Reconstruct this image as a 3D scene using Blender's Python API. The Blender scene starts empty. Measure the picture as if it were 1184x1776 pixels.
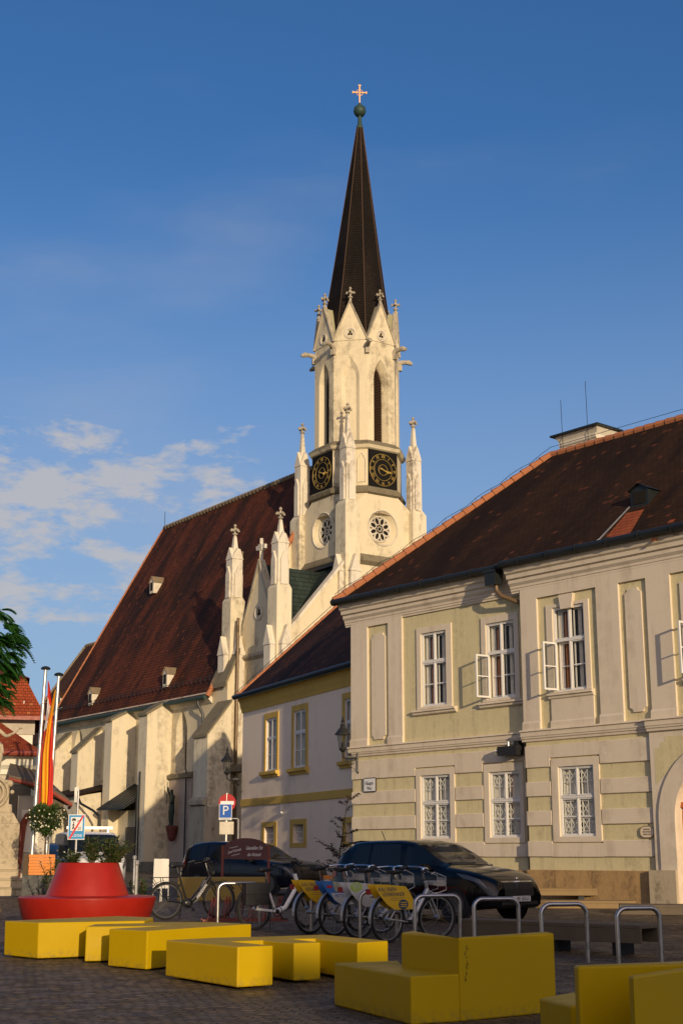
import bpy, bmesh, math, random
from math import sin, cos, pi, radians, atan, atan2, sqrt, tan, hypot
from mathutils import Vector, Matrix
random.seed(7)
S = bpy.context.scene
C = bpy.context.scene.collection
# ------------------------------------------------------------------ camera
FPX, CXP, CYP, HZN, EYE = 2400.0, 592.0, 888.0, 1485.0, 1.45
PITCH = atan((HZN-CYP)/FPX)
cd = bpy.data.cameras.new('camera'); cam = bpy.data.objects.new('camera', cd); C.objects.link(cam)
cam.location = (0, 0, EYE); cam.rotation_euler = (pi/2+PITCH, 0, 0)
cd.sensor_fit = 'HORIZONTAL'; cd.sensor_width = 36; cd.lens = FPX/1184*36
cd.clip_start = 0.1; cd.clip_end = 3000
S.camera = cam
S.render.resolution_x = 682; S.render.resolution_y = 1024
# ------------------------------------------------------------------ light
SUN_AZ, SUN_EL = radians(162), radians(10.5)       # clockwise from +Y
sd = bpy.data.lights.new('sun', 'SUN'); sun = bpy.data.objects.new('sun', sd); C.objects.link(sun)
sd.energy = 3.85; sd.angle = radians(0.5); sd.color = (1.0, 0.78, 0.51)
tos = Vector((sin(SUN_AZ)*cos(SUN_EL), cos(SUN_AZ)*cos(SUN_EL), sin(SUN_EL)))
sun.rotation_euler = tos.to_track_quat('Z', 'Y').to_euler()
W = bpy.data.worlds.new('World'); S.world = W; W.use_nodes = True
nt = W.node_tree; nt.nodes.clear()
def N(t, **k):
    n = nt.nodes.new(t)
    for a, b in k.items(): setattr(n, a, b)
    return n
sky = N('ShaderNodeTexSky', sky_type='NISHITA', sun_disc=False, sun_elevation=radians(10.5), sun_rotation=SUN_AZ, altitude=200, air_density=1.0, dust_density=0.8, ozone_density=3.0)
tc = N('ShaderNodeTexCoord'); mp = N('ShaderNodeMapping'); mp.inputs['Scale'].default_value = (1.0, 1.0, 2.6)
nz = N('ShaderNodeTexNoise'); nz.inputs['Scale'].default_value = 15.0; nz.inputs['Detail'].default_value = 9; nz.inputs['Roughness'].default_value = .63; nz.inputs['Distortion'].default_value = .15
sep = N('ShaderNodeSeparateXYZ')
nt.links.new(tc.outputs['Generated'], mp.inputs['Vector']); nt.links.new(mp.outputs[0], nz.inputs['Vector']); nt.links.new(tc.outputs['Generated'], sep.inputs[0])
def mth(op, a, b=None, clamp=False):
    m = N('ShaderNodeMath', operation=op, use_clamp=clamp)
    for i, q in enumerate((a, b)):
        if q is None: continue
        if isinstance(q, (int, float)): m.inputs[i].default_value = q
        else: nt.links.new(q, m.inputs[i])
    return m.outputs[0]
def mrange(v, a, b, c, d):
    m = N('ShaderNodeMapRange'); m.interpolation_type = 'SMOOTHSTEP'
    nt.links.new(v, m.inputs[0])
    for i, q in enumerate((a, b, c, d)): m.inputs[i+1].default_value = q
    return m.outputs[0]
# cloud bank low in the sky, towards the left; wisps elsewhere
az = mth('DIVIDE', sep.outputs[0], mth('MAXIMUM', sep.outputs[1], .05))
left = mrange(az, -0.16, 0.10, 1, 0)
band = mth('MULTIPLY', mrange(sep.outputs[2], .12, .19, 0, 1), mrange(sep.outputs[2], .26, .36, 1, 0))
mask = mth('MULTIPLY', left, band)
n2 = N('ShaderNodeTexNoise'); n2.inputs['Scale'].default_value = 3.6; n2.inputs['Detail'].default_value = 2; nt.links.new(mp.outputs[0], n2.inputs['Vector'])
thr = mth('SUBTRACT', mrange(mask, 0, 1, .98, .60), mth('MULTIPLY', n2.outputs['Fac'], .28))
cl = mth('MULTIPLY', mth('SUBTRACT', nz.outputs['Fac'], thr), 8.5, True)
wn = N('ShaderNodeTexNoise'); wn.inputs['Scale'].default_value = 2.2; wn.inputs['Detail'].default_value = 7; wn.inputs['Roughness'].default_value = .5
wm = N('ShaderNodeMapping'); wm.inputs['Scale'].default_value = (1, 1, 3.2); wm.inputs['Rotation'].default_value = (0, .5, 0)
nt.links.new(tc.outputs['Generated'], wm.inputs[0]); nt.links.new(wm.outputs[0], wn.inputs[0])
wisp = mth('MULTIPLY', mrange(wn.outputs['Fac'], .50, .78, 0, .30), mrange(sep.outputs[2], .62, .36, 0, 1))
cov = mth('MAXIMUM', mth('MULTIPLY', cl, .80), wisp, True)
tint = N('ShaderNodeMixRGB', blend_type='MULTIPLY'); tint.inputs[0].default_value = 1; tint.inputs[2].default_value = (.80, .98, 1.22, 1)
mx = N('ShaderNodeMixRGB'); mx.inputs[2].default_value = (5.2, 5.0, 5.0, 1)
hsv = N('ShaderNodeHueSaturation'); hsv.inputs['Saturation'].default_value = 1.06; hsv.inputs['Value'].default_value = 1.12
# warm glow of the low sun on its own side of the sky (behind the viewer)
dt = N('ShaderNodeVectorMath', operation='DOT_PRODUCT'); nt.links.new(tc.outputs['Generated'], dt.inputs[0]); dt.inputs[1].default_value = tuple(tos)
glow = N('ShaderNodeMixRGB', blend_type='ADD'); nt.links.new(mrange(dt.outputs['Value'], .30, 1.0, 0, 1), glow.inputs[0]); glow.inputs[2].default_value = (10, 6.1, 3.0, 1)
nt.links.new(sky.outputs[0], tint.inputs[1]); nt.links.new(tint.outputs[0], hsv.inputs['Color']); nt.links.new(hsv.outputs[0], glow.inputs[1]); nt.links.new(cov, mx.inputs[0]); pale = N('ShaderNodeMixRGB'); pale.inputs[2].default_value = (3.3, 4.2, 5.6, 1); nt.links.new(mrange(sep.outputs[2], .50, .10, 0, .66), pale.inputs[0]); nt.links.new(glow.outputs[0], pale.inputs[1]); nt.links.new(pale.outputs[0], mx.inputs[1])
bg = N('ShaderNodeBackground'); bg.inputs[1].default_value = .10
out = N('ShaderNodeOutputWorld'); nt.links.new(mx.outputs[0], bg.inputs[0]); nt.links.new(bg.outputs[0], out.inputs[0])
S.view_settings.view_transform = 'Standard'; S.view_settings.look = 'None'; S.view_settings.exposure = 0; S.view_settings.gamma = 1
# ------------------------------------------------------------------ helpers
def g(Y): return min(max((Y-14)/20, 0), 1)*.4 + min(max((Y-50)/25, 0), 1)*.25
def at(x, y, Y):
    a = (x-CXP)/FPX; b = (CYP-y)/FPX
    d = Vector((a, cos(PITCH)-b*sin(PITCH), sin(PITCH)+b*cos(PITCH)))
    return d*(Y/d.y)+Vector((0, 0, EYE))
class MB:
    def __init__(s): s.v=[]; s.f=[]; s.uv=[]; s.mi=[]; s.M=Matrix.Identity(4); s.cur=0
    def add(s, pts): 
        n=len(s.v); s.v += [s.M@Vector(p) for p in pts]; return n
    def face(s, pts, uv=None):
        n=s.add(pts); s.f.append(list(range(n, n+len(pts)))); s.uv.append(uv); s.mi.append(s.cur)
    def idx(s, f): s.f.append(f); s.uv.append(None); s.mi.append(s.cur)
    def box(s, x0, x1, y0, y1, z0, z1):
        n=s.add([(x,y,z) for z in (z0,z1) for x,y in ((x0,y0),(x1,y0),(x1,y1),(x0,y1))])
        for f in ((0,3,2,1),(4,5,6,7),(0,1,5,4),(1,2,6,5),(2,3,7,6),(3,0,4,7)): s.idx([n+i for i in f])
        return s
    def prism(s, poly, z0, z1, top=None):
        k=len(poly); top=top or poly
        fz=lambda z,p: z(p) if callable(z) else z
        n=s.add([(p[0],p[1],fz(z0,p)) for p in poly]+[(p[0],p[1],fz(z1,p)) for p in top])
        s.idx([n+i for i in range(k)][::-1]); s.idx([n+k+i for i in range(k)])
        for i in range(k): j=(i+1)%k; s.idx([n+i,n+j,n+k+j,n+k+i])
        return s
    def ext(s, prof, a, b, axis='x'):
        # profile of 2-D points pushed along an axis from a to b
        def P(p, t): return (t,p[0],p[1]) if axis=='x' else ((p[0],t,p[1]) if axis=='y' else (p[0],p[1],t))
        k=len(prof); n=s.add([P(p,a) for p in prof]+[P(p,b) for p in prof])
        s.idx([n+i for i in range(k)][::-1]); s.idx([n+k+i for i in range(k)])
        for i in range(k): j=(i+1)%k; s.idx([n+i,n+j,n+k+j,n+k+i])
        return s
    def tube(s, pts, r, n=8, cap=True, closed=False):
        pts=[Vector(p) for p in pts]; R=r if isinstance(r,(list,tuple)) else [r]*len(pts)
        m=len(pts); base=[]; pu=None
        for i,p in enumerate(pts):
            if closed: t=pts[(i+1)%m]-pts[i-1]
            else: t=(pts[min(i+1,m-1)]-pts[max(i-1,0)])
            if t.length<1e-9: t=Vector((0,0,1))
            t.normalize()
            if pu is None: 
                pu=t.cross(Vector((0,0,1)))
                if pu.length<.1: pu=t.cross(Vector((0,1,0)))
            pu=(pu-t*pu.dot(t)); pu.normalize(); w=t.cross(pu)
            base.append(s.add([p+pu*R[i]*cos(2*pi*j/n)+w*R[i]*sin(2*pi*j/n) for j in range(n)]))
        for i in range(m if closed else m-1):
            a=base[i]; b=base[(i+1)%m]
            for j in range(n): k=(j+1)%n; s.idx([a+j,a+k,b+k,b+j])
        if cap and not closed:
            s.idx([base[0]+j for j in range(n)][::-1]); s.idx([base[-1]+j for j in range(n)])
        return s
    def lathe(s, prof, cx=0, cy=0, n=16, cz=0):
        rows=[s.add([(cx+r*cos(2*pi*j/n), cy+r*sin(2*pi*j/n), cz+z) for j in range(n)]) for r,z in prof]
        for a,b in zip(rows, rows[1:]):
            for j in range(n): k=(j+1)%n; s.idx([a+j,a+k,b+k,b+j])
        s.idx([rows[0]+j for j in range(n)][::-1]); s.idx([rows[-1]+j for j in range(n)])
        return s
    def ball(s, c, r, n=10, sc=(1,1,1)):
        rows=[]
        for i in range(1,n):
            a=pi*i/n
            rows.append(s.add([(c[0]+sc[0]*r*sin(a)*cos(2*pi*j/n), c[1]+sc[1]*r*sin(a)*sin(2*pi*j/n), c[2]-sc[2]*r*cos(a)) for j in range(n)]))
        b=s.add([(c[0],c[1],c[2]-sc[2]*r)]); t=s.add([(c[0],c[1],c[2]+sc[2]*r)])
        for j in range(n):
            k=(j+1)%n; s.idx([b,rows[0]+k,rows[0]+j]); s.idx([t,rows[-1]+j,rows[-1]+k])
        for a,c2 in zip(rows,rows[1:]):
            for j in range(n): k=(j+1)%n; s.idx([a+j,a+k,c2+k,c2+j])
        return s
    def hull(s, pts):
        bm=bmesh.new(); vs=[bm.verts.new(s.M@Vector(p)) for p in pts]; r=bmesh.ops.convex_hull(bm, input=vs)
        bmesh.ops.delete(bm, geom=[q for q in r['geom_interior'] if isinstance(q,bmesh.types.BMVert)], context='VERTS')
        bm.verts.index_update(); n=len(s.v); s.v += [v.co.copy() for v in bm.verts]
        for f in bm.faces: s.idx([n+v.index for v in f.verts])
        bm.free(); return s
    def build(s, name, mat=None, parent=None, smooth=False, fix=True, bevel=0):
        me=bpy.data.meshes.new(name); me.from_pydata([tuple(v) for v in s.v], [], s.f); 
        if any(u is not None for u in s.uv):
            L=me.uv_layers.new(name='UVMap'); i=0
            for f,u in zip(s.f,s.uv):
                for k in range(len(f)):
                    if u is not None: L.data[i+k].uv=u[k]
                i+=len(f)
        for m in (mat if isinstance(mat,(list,tuple)) else [mat]): 
            if m: me.materials.append(m)
        for p,i in zip(me.polygons, s.mi): p.material_index=i; p.use_smooth=smooth
        if fix:
            bm=bmesh.new(); bm.from_mesh(me); bmesh.ops.recalc_face_normals(bm, faces=bm.faces); bm.to_mesh(me); bm.free()
        me.update()
        if smooth: 
            try: me.set_sharp_from_angle(angle=radians(40))
            except Exception: pass
        o=bpy.data.objects.new(name, me); C.objects.link(o)
        if parent: o.parent=parent
        if bevel:
            b=o.modifiers.new('bevel','BEVEL'); b.width=bevel; b.segments=2; b.limit_method='ANGLE'; b.angle_limit=radians(40)
        return o
def loose(mb, name, mat, parent=None):
    # one object for each connected piece of the mesh
    par=list(range(len(mb.v)))
    def fd(a):
        while par[a]!=a: par[a]=par[par[a]]; a=par[a]
        return a
    for f in mb.f:
        for i in f[1:]: par[fd(i)]=fd(f[0])
    groups={}
    for k,f in enumerate(mb.f): groups.setdefault(fd(f[0]),[]).append(f)
    out_=[]
    for fs in groups.values():
        ids=sorted({i for f in fs for i in f}); mp_={a:b for b,a in enumerate(ids)}
        q=MB(); q.v=[mb.v[i] for i in ids]; q.f=[[mp_[i] for i in f] for f in fs]; q.uv=[None]*len(fs); q.mi=[0]*len(fs); out_.append(q.build(name,mat,parent))
    return out_
def tag(o, label=None, cat=None, group=None, kind=None):
    if label: o['label']=label
    if cat: o['category']=cat
    if group: o['group']=group
    if kind: o['kind']=kind
    return o
def empty(name, loc=(0,0,0), rz=0, label=None, cat=None, group=None):
    o=bpy.data.objects.new(name, None); C.objects.link(o); o.location=loc; o.rotation_euler=(0,0,rz); o.empty_display_size=.3
    return tag(o,label,cat,group)
def copy_tree(o, parent=None):
    c=o.copy(); C.objects.link(c); c.parent=parent
    for ch in list(o.children): copy_tree(ch, c)
    return c
def text(s, size, name, mat, parent=None, M=None, depth=.002, align='CENTER', shear=0, sx=1, sp=1.0):
    cu=bpy.data.curves.new('t','FONT'); cu.body=s; cu.size=size; cu.extrude=depth; cu.align_x=align; cu.align_y='CENTER'; cu.shear=shear; cu.space_character=sp
    cu.resolution_u=3
    t=bpy.data.objects.new('t',cu); C.objects.link(t)
    me=bpy.data.meshes.new_from_object(t.evaluated_get(bpy.context.evaluated_depsgraph_get()))
    bpy.data.objects.remove(t); bpy.data.curves.remove(cu)
    me.name=name; me.materials.clear(); me.materials.append(mat)
    me.transform((M or Matrix.Identity(4))@Matrix.Diagonal((sx,1,1,1)))
    o=bpy.data.objects.new(name,me); C.objects.link(o); 
    if parent: o.parent=parent
    return o
def facing(x, y, z, ax=(1,0,0), up=(0,0,1)):
    # matrix whose local x runs along ax and local y along up (for lettering on a wall)
    X=Vector(ax).normalized(); Y=Vector(up).normalized(); Z=X.cross(Y)
    M=Matrix((X,Y,Z)).transposed().to_4x4(); M.translation=Vector((x,y,z)); return M
# ------------------------------------------------------------------ materials
def newmat(name):
    m=bpy.data.materials.new(name); m.use_nodes=True; n=m.node_tree; n.nodes.clear()
    o=n.nodes.new('ShaderNodeOutputMaterial'); b=n.nodes.new('ShaderNodeBsdfPrincipled'); n.links.new(b.outputs[0],o.inputs[0])
    return m,n,b
class G:
    def __init__(s,n): s.n=n
    def node(s,t,**k):
        q=s.n.nodes.new(t)
        for a,b in k.items(): setattr(q,a,b)
        return q
    def setv(s,sock,v):
        if isinstance(v,(int,float,tuple)): sock.default_value=v
        else: s.n.links.new(v,sock)
    def noise(s,vec,scale,detail=4,rough=.55,dist=0):
        q=s.node('ShaderNodeTexNoise'); q.inputs['Scale'].default_value=scale; q.inputs['Detail'].default_value=detail; q.inputs['Roughness'].default_value=rough; q.inputs['Distortion'].default_value=dist
        if vec is not None: s.n.links.new(vec,q.inputs['Vector'])
        return q.outputs['Fac']
    def map(s,vec,sc=(1,1,1),rot=(0,0,0),loc=(0,0,0)):
        q=s.node('ShaderNodeMapping'); q.inputs['Scale'].default_value=sc; q.inputs['Rotation'].default_value=rot; q.inputs['Location'].default_value=loc; s.n.links.new(vec,q.inputs[0]); return q.outputs[0]
    def m(s,op,a,b=0,clamp=False):
        q=s.node('ShaderNodeMath',operation=op,use_clamp=clamp); s.setv(q.inputs[0],a); s.setv(q.inputs[1],b); return q.outputs[0]
    def ss(s,v,a,b,c=0,d=1):
        q=s.node('ShaderNodeMapRange'); q.interpolation_type='SMOOTHSTEP'; s.n.links.new(v,q.inputs[0])
        for i,t in enumerate((a,b,c,d)): q.inputs[i+1].default_value=t
        return q.outputs[0]
    def mix(s,f,a,b,mode='MIX'):
        q=s.node('ShaderNodeMixRGB',blend_type=mode); s.setv(q.inputs[0],f)
        for i,t in ((1,a),(2,b)):
            if isinstance(t,tuple): q.inputs[i].default_value=(*t[:3],1)
            else: s.n.links.new(t,q.inputs[i])
        return q.outputs[0]
    def bump(s,h,st=.3,dist=.02):
        q=s.node('ShaderNodeBump'); q.inputs['Strength'].default_value=st; q.inputs['Distance'].default_value=dist; s.n.links.new(h,q.inputs['Height']); return q.outputs[0]
def sc(c,k): return tuple(min(1,x*k) for x in c)
def plaster(name, col, stain=(.22,.18,.12), amount=.5, bump=.25, fine=60, var=.12, big=.6, rough=.9, streak=(1.2,1.2,.25)):
    m,n,b=newmat(name); q=G(n); t=q.node('ShaderNodeTexCoord').outputs['Object']
    v=q.noise(t,fine*.2,5,.6); base=q.mix(v, sc(col,1-var), sc(col,1+var))
    s1=q.noise(q.map(t,streak),big,8,.68,.3); s2=q.noise(t,big*4,8,.7)
    k=q.m('MULTIPLY', q.ss(s1,.44,.66), q.ss(s2,.36,.64)); k=q.m('MULTIPLY',k,amount,True)
    c=q.mix(k,base,stain); n.links.new(c,b.inputs['Base Color']); b.inputs['Roughness'].default_value=rough
    b.inputs['Specular IOR Level'].default_value=.2
    n.links.new(q.bump(q.noise(t,fine,6,.7),bump,.012),b.inputs['Normal']); return m
def simple(name, col, rough=.5, metal=0, var=.08, scale=8, bump=0, spec=.5, coat=0, obj=True):
    m,n,b=newmat(name); q=G(n); t=q.node('ShaderNodeTexCoord').outputs['Object']
    v=q.noise(t,scale,5,.6); n.links.new(q.mix(v,sc(col,1-var),sc(col,1+var)),b.inputs['Base Color'])
    n.links.new(q.ss(v,.2,.8,max(.02,rough-.06),min(1,rough+.08)),b.inputs['Roughness']); b.inputs['Metallic'].default_value=metal; b.inputs['Specular IOR Level'].default_value=spec
    b.inputs['Coat Weight'].default_value=coat; b.inputs['Coat Roughness'].default_value=.05
    if bump: n.links.new(q.bump(q.noise(t,scale*5,4,.6),bump,.01),b.inputs['Normal'])
    return m
def tiles(name, col, dark, new=None, row=.17, wd=.19, streaks=.5, newamt=.0, lichen=0, seed=0, patch=(.5,.72)):
    # plain clay tiles laid in rows; UV in metres
    m,n,b=newmat(name); q=G(n); uv=q.node('ShaderNodeUVMap').outputs[0]
    br=q.node('ShaderNodeTexBrick'); br.offset=.5; br.inputs['Scale'].default_value=1; br.inputs['Brick Width'].default_value=wd; br.inputs['Row Height'].default_value=row
    br.inputs['Mortar Size'].default_value=.010; br.inputs['Mortar Smooth'].default_value=.2; br.inputs['Color1'].default_value=(0,0,0,1); br.inputs['Color2'].default_value=(1,1,1,1); br.inputs['Mortar'].default_value=(.5,.5,.5,1)
    n.links.new(uv,br.inputs['Vector'])
    spx=q.node('ShaderNodeSeparateXYZ'); n.links.new(uv,spx.inputs[0])
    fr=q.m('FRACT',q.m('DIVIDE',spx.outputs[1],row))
    big=q.noise(q.map(uv,(.55,.16,1),loc=(seed,seed,0)),1.0,7,.6,.4); med=q.noise(q.map(uv,(2.2,.35,1)),1.3,6,.65)
    k=q.m('MULTIPLY',q.ss(big,patch[0]-.12,patch[1]-.08),1.0)
    k=q.m('ADD',k,q.m('MULTIPLY',q.m('SUBTRACT',med,.5),streaks*1.6),True)
    base=q.mix(k,dark,col)
    br_=q.node('ShaderNodeSeparateColor'); n.links.new(br.outputs['Color'],br_.inputs[0]); rnd=br_.outputs[0]
    base=q.mix(q.m('MULTIPLY',rnd,.42),base,sc(dark,.65))
    if new: 
        base=q.mix(q.m('MULTIPLY',q.m('GREATER_THAN',rnd,1-newamt),.8),base,new)
    if lichen: base=q.mix(q.m('MULTIPLY',q.ss(q.noise(q.map(uv,(1,1,1)),4.5,5,.7),.66,.74),lichen),base,(.34,.31,.24))
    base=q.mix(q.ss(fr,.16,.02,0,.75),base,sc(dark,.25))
    base=q.mix(q.m('MULTIPLY',br.outputs['Fac'],.55),base,sc(dark,.3))
    n.links.new(base,b.inputs['Base Color']); b.inputs['Roughness'].default_value=.8; b.inputs['Specular IOR Level'].default_value=.10
    h=q.m('ADD',q.m('MULTIPLY',q.m('SUBTRACT',1,fr),1.0),q.m('MULTIPLY',rnd,.45)); h=q.m('SUBTRACT',h,q.m('MULTIPLY',br.outputs['Fac'],.4))
    n.links.new(q.bump(h,.8,.035),b.inputs['Normal']); return m
def glassy(name, tint=(.6,.65,.65), rough=.02):
    m,n,b=newmat(name); n.nodes.remove(b); q=G(n); o=[x for x in n.nodes if x.type=='OUTPUT_MATERIAL'][0]
    tr=q.node('ShaderNodeBsdfTransparent'); tr.inputs[0].default_value=(*tint,1); gl=q.node('ShaderNodeBsdfGlossy'); gl.inputs['Roughness'].default_value=rough; gl.inputs[0].default_value=(.42,.42,.42,1)
    f=q.node('ShaderNodeFresnel'); geo=q.node('ShaderNodeNewGeometry'); n.links.new(q.m('SUBTRACT',1.5,q.m('MULTIPLY',geo.outputs['Backfacing'],.8333)),f.inputs[0])
    t=q.node('ShaderNodeTexCoord').outputs['Object']; n.links.new(q.bump(q.noise(t,1.5,2,.5),.06,.05),gl.inputs['Normal'])
    mx=q.node('ShaderNodeMixShader'); n.links.new(q.m('ADD',f.outputs[0],.0,True),mx.inputs[0]); n.links.new(tr.outputs[0],mx.inputs[1]); n.links.new(gl.outputs[0],mx.inputs[2]); n.links.new(mx.outputs[0],o.inputs[0]); return m
def leafmat(name, col, var=.35):
    m,n,b=newmat(name); q=G(n); t=q.node('ShaderNodeTexCoord').outputs['Object']
    v=q.noise(t,9,3,.6); n.links.new(q.mix(v,sc(col,1-var),sc(col,1+var)),b.inputs['Base Color']); b.inputs['Roughness'].default_value=.5; b.inputs['Specular IOR Level'].default_value=.3
    b.inputs['Transmission Weight'].default_value=0
    tl=q.node('ShaderNodeBsdfTranslucent'); n.links.new(q.mix(v,sc(col,1.1),sc((col[0]*1.5,col[1]*1.4,col[2]*.7),1.2)),tl.inputs[0]); mx=q.node('ShaderNodeMixShader'); mx.inputs[0].default_value=.3
    o=[x for x in n.nodes if x.type=='OUTPUT_MATERIAL'][0]; n.links.new(b.outputs[0],mx.inputs[1]); n.links.new(tl.outputs[0],mx.inputs[2]); n.links.new(mx.outputs[0],o.inputs[0]); return m
M={}
M['church']=plaster('church_plaster',(.66,.57,.39),stain=(.27,.23,.16),amount=.85,big=.45,bump=.2)
M['church_tower']=plaster('tower_plaster',(.66,.57,.39),stain=(.25,.21,.14),amount=.95,big=.5,bump=.2)
M['churchwhite']=plaster('church_stone',(.66,.60,.48),stain=(.27,.23,.18),amount=.95,big=.9,bump=.3)
M['buttress']=plaster('buttress_plaster',(.68,.60,.43),stain=(.30,.26,.19),amount=.95,big=.75,bump=.35)
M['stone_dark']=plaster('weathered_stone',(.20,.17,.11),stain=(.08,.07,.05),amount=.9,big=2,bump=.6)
M['stone_grey']=plaster('finial_stone',(.40,.35,.26),stain=(.12,.10,.07),amount=1,big=3,bump=.5)
M['cream']=plaster('cream_band_plaster',(.68,.59,.46),stain=(.44,.36,.27),amount=.6,streak=(3.2,3.2,.22),bump=.25,fine=45,var=.05)
M['green']=plaster('olive_plaster',(.63,.55,.325),stain=(.38,.33,.20),amount=.65,streak=(3.2,3.2,.25),bump=.8,fine=26,var=.10,big=1.5)
M['grey_house']=plaster('grey_white_plaster',(.90,.75,.58),stain=(.4,.36,.33),amount=.35,bump=.15,var=.03)
M['ochre']=plaster('ochre_trim',(.62,.42,.10),stain=(.3,.2,.07),amount=.4,bump=.15,var=.06)
M['white_wall']=plaster('white_wall',(.78,.74,.62),stain=(.4,.36,.28),amount=.3,bump=.1,var=.04)
M['beige_wall']=plaster('beige_wall',(.50,.45,.37),stain=(.27,.23,.17),amount=.5,bump=.1,var=.05)
M['roof_nave']=tiles('nave_tiles',(.155,.042,.016),(.036,.017,.010),new=(.17,.05,.02),newamt=.02,streaks=.55,row=.21,wd=.2,patch=(.47,.76))
M['roof_choir']=tiles('choir_tiles',(.10,.045,.025),(.055,.028,.018),streaks=.5)
M['roof_house']=tiles('house_tiles',(.048,.024,.013),(.022,.013,.009),new=(.10,.036,.018),newamt=.03,streaks=.4,lichen=.25,row=.165,wd=.18)
M['roof_white']=tiles('side_house_tiles',(.08,.032,.018),(.025,.014,.009),new=(.12,.045,.022),newamt=.05,streaks=.7,row=.165,wd=.18)
M['roof_red']=tiles('red_tiles',(.36,.075,.028),(.20,.04,.018),new=(.36,.13,.05),newamt=.08,streaks=.4,row=.13,wd=.14)
M['roof_new']=tiles('new_orange_tiles',(.50,.14,.05),(.32,.08,.03),streaks=.4,row=.165,wd=.18)
M['roof_green']=tiles('green_slate',(.042,.060,.050),(.020,.028,.025),streaks=.6,row=.28,wd=.3)
M['spire']=tiles('spire_slate',(.024,.017,.012),(.012,.009,.007),streaks=.7,row=.16,wd=.14,lichen=.35)
M['ridge']=simple('ridge_clay',(.36,.13,.05),.75,var=.35,scale=3,bump=.2)
M['ridge_old']=simple('ridge_old_clay',(.20,.15,.09),.8,var=.4,scale=3,bump=.2)
M['gutter']=simple('dark_gutter',(.022,.026,.026),.45,.4,var=.3,scale=3)
M['copper']=simple('verdigris_copper',(.028,.060,.045),.6,.2,var=.3,scale=4)
M['brown_pipe']=simple('brown_pipe',(.14,.09,.045),.5,.3,var=.3)
M['red_pipe']=simple('red_pipe',(.22,.04,.02),.5,.1)
M['gold']=simple('gilding',(.46,.31,.07),.45,.3,var=.1)
M['goldpaint']=simple('gilt_cross',(.80,.40,.13),.5,.2,var=.15)
M['black']=simple('black_matte',(.012,.012,.013),.6,var=.2)
M['clock']=simple('clock_black',(.010,.009,.008),.8,spec=.1,var=.2)
M['dark']=simple('dark_interior',(.02,.017,.014),.9,var=.3,spec=.1)
M['louvre']=simple('louvre_wood',(.085,.045,.022),.8,var=.3)
M['window_white']=simple('white_window_paint',(.72,.70,.66),.5,var=.05,scale=20)
M['glass']=glassy('window_glass',(.92,.93,.91))
M['curtain']=simple('curtain_cloth',(.85,.80,.72),.9,var=.1,scale=10)
M['curtain_red']=simple('dark_curtain',(.38,.18,.09),.9,var=.3,scale=6)
M['blind']=simple('white_blind',(.62,.58,.50),.8,var=.08)
M['room']=simple('room_wall',(.20,.13,.08),.9,var=.3)
M['lead']=plaster('lead_roof',(.35,.33,.20),stain=(.15,.15,.1),amount=.5)
M['plinth']=plaster('plinth_stone',(.42,.27,.12),stain=(.17,.11,.06),amount=.9,bump=.7,fine=70,var=.25,big=2.5)
M['door']=simple('orange_wood_door',(.45,.13,.025),.4,var=.2,scale=5)
def bench_coat():
    m,n,b=newmat('yellow_bench_coat'); q=G(n); t=q.node('ShaderNodeTexCoord').outputs['Object']
    v=q.noise(t,3,5,.6); c=q.mix(v,(.43,.285,.0006),(.48,.32,.0008)); z=q.node('ShaderNodeSeparateXYZ'); n.links.new(t,z.inputs[0])
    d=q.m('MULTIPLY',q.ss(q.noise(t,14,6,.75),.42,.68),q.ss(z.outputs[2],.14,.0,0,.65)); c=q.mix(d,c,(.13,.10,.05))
    c=q.mix(q.ss(q.noise(q.map(t,(1,1,2.5)),5,8,.8),.66,.74,0,.35),c,(.25,.18,.04)); c=q.mix(q.ss(q.noise(t,30,3,.7),.70,.74,0,.6),c,(.12,.09,.03))
    n.links.new(c,b.inputs['Base Color']); n.links.new(q.ss(v,.3,.7,.38,.6),b.inputs['Roughness']); b.inputs['Specular IOR Level'].default_value=.15
    n.links.new(q.bump(q.noise(t,90,3,.6),.12,.006),b.inputs['Normal']); return m
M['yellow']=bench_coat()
M['red']=simple('red_bench_plastic',(.32,.015,.007),.36,var=.16,scale=5,spec=.35,bump=.06)
M['steel']=simple('brushed_steel',(.42,.41,.40),.30,.9,var=.15,scale=10)
M['steel_dark']=simple('iron_black',(.03,.03,.03),.5,.5)
M['alu']=simple('aluminium_pole',(.62,.60,.56),.35,.8,var=.08)
M['rust_red']=simple('red_oxide_steel',(.16,.025,.015),.5,.1)
M['maroon']=simple('maroon_board',(.065,.005,.007),.4)
M['blue_car']=simple('dark_blue_car_paint',(.004,.007,.016),.15,.0,var=.0,coat=.15,spec=.35)
M['black_car']=simple('black_car_paint',(.002,.003,.005),.12,.0,var=.0,coat=.15,spec=.35)
M['van_white']=simple('white_car_paint',(.70,.70,.70),.3,coat=.6,var=.03)
M['car_glass']=simple('dark_car_glass',(.010,.014,.017),.06,.0,spec=.45,var=.0)
M['tyre']=simple('tyre_rubber',(.008,.008,.008),.85)
M['rim']=simple('alloy_rim',(.10,.10,.10),.4,.6)
M['chrome']=simple('chrome',(.7,.7,.7),.12,1)
M['lamp_glass']=simple('headlight_glass',(.09,.10,.11),.12,.2,spec=.6)
M['taillight']=simple('tail_light_red',(.25,.008,.006),.2)
M['bike_silver']=simple('silver_bike_paint',(.42,.43,.44),.3,.5)
M['bike_black']=simple('black_bike_paint',(.008,.008,.009),.3,.2)
M['bike_white']=simple('white_bike_paint',(.82,.82,.80),.3)
M['ad_yellow']=simple('yellow_sticker',(.62,.38,.010),.45)
M['ad_white']=simple('white_sticker',(.48,.48,.47),.45)
M['ad_blue']=simple('blue_sticker',(.03,.13,.38),.45)
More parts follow.
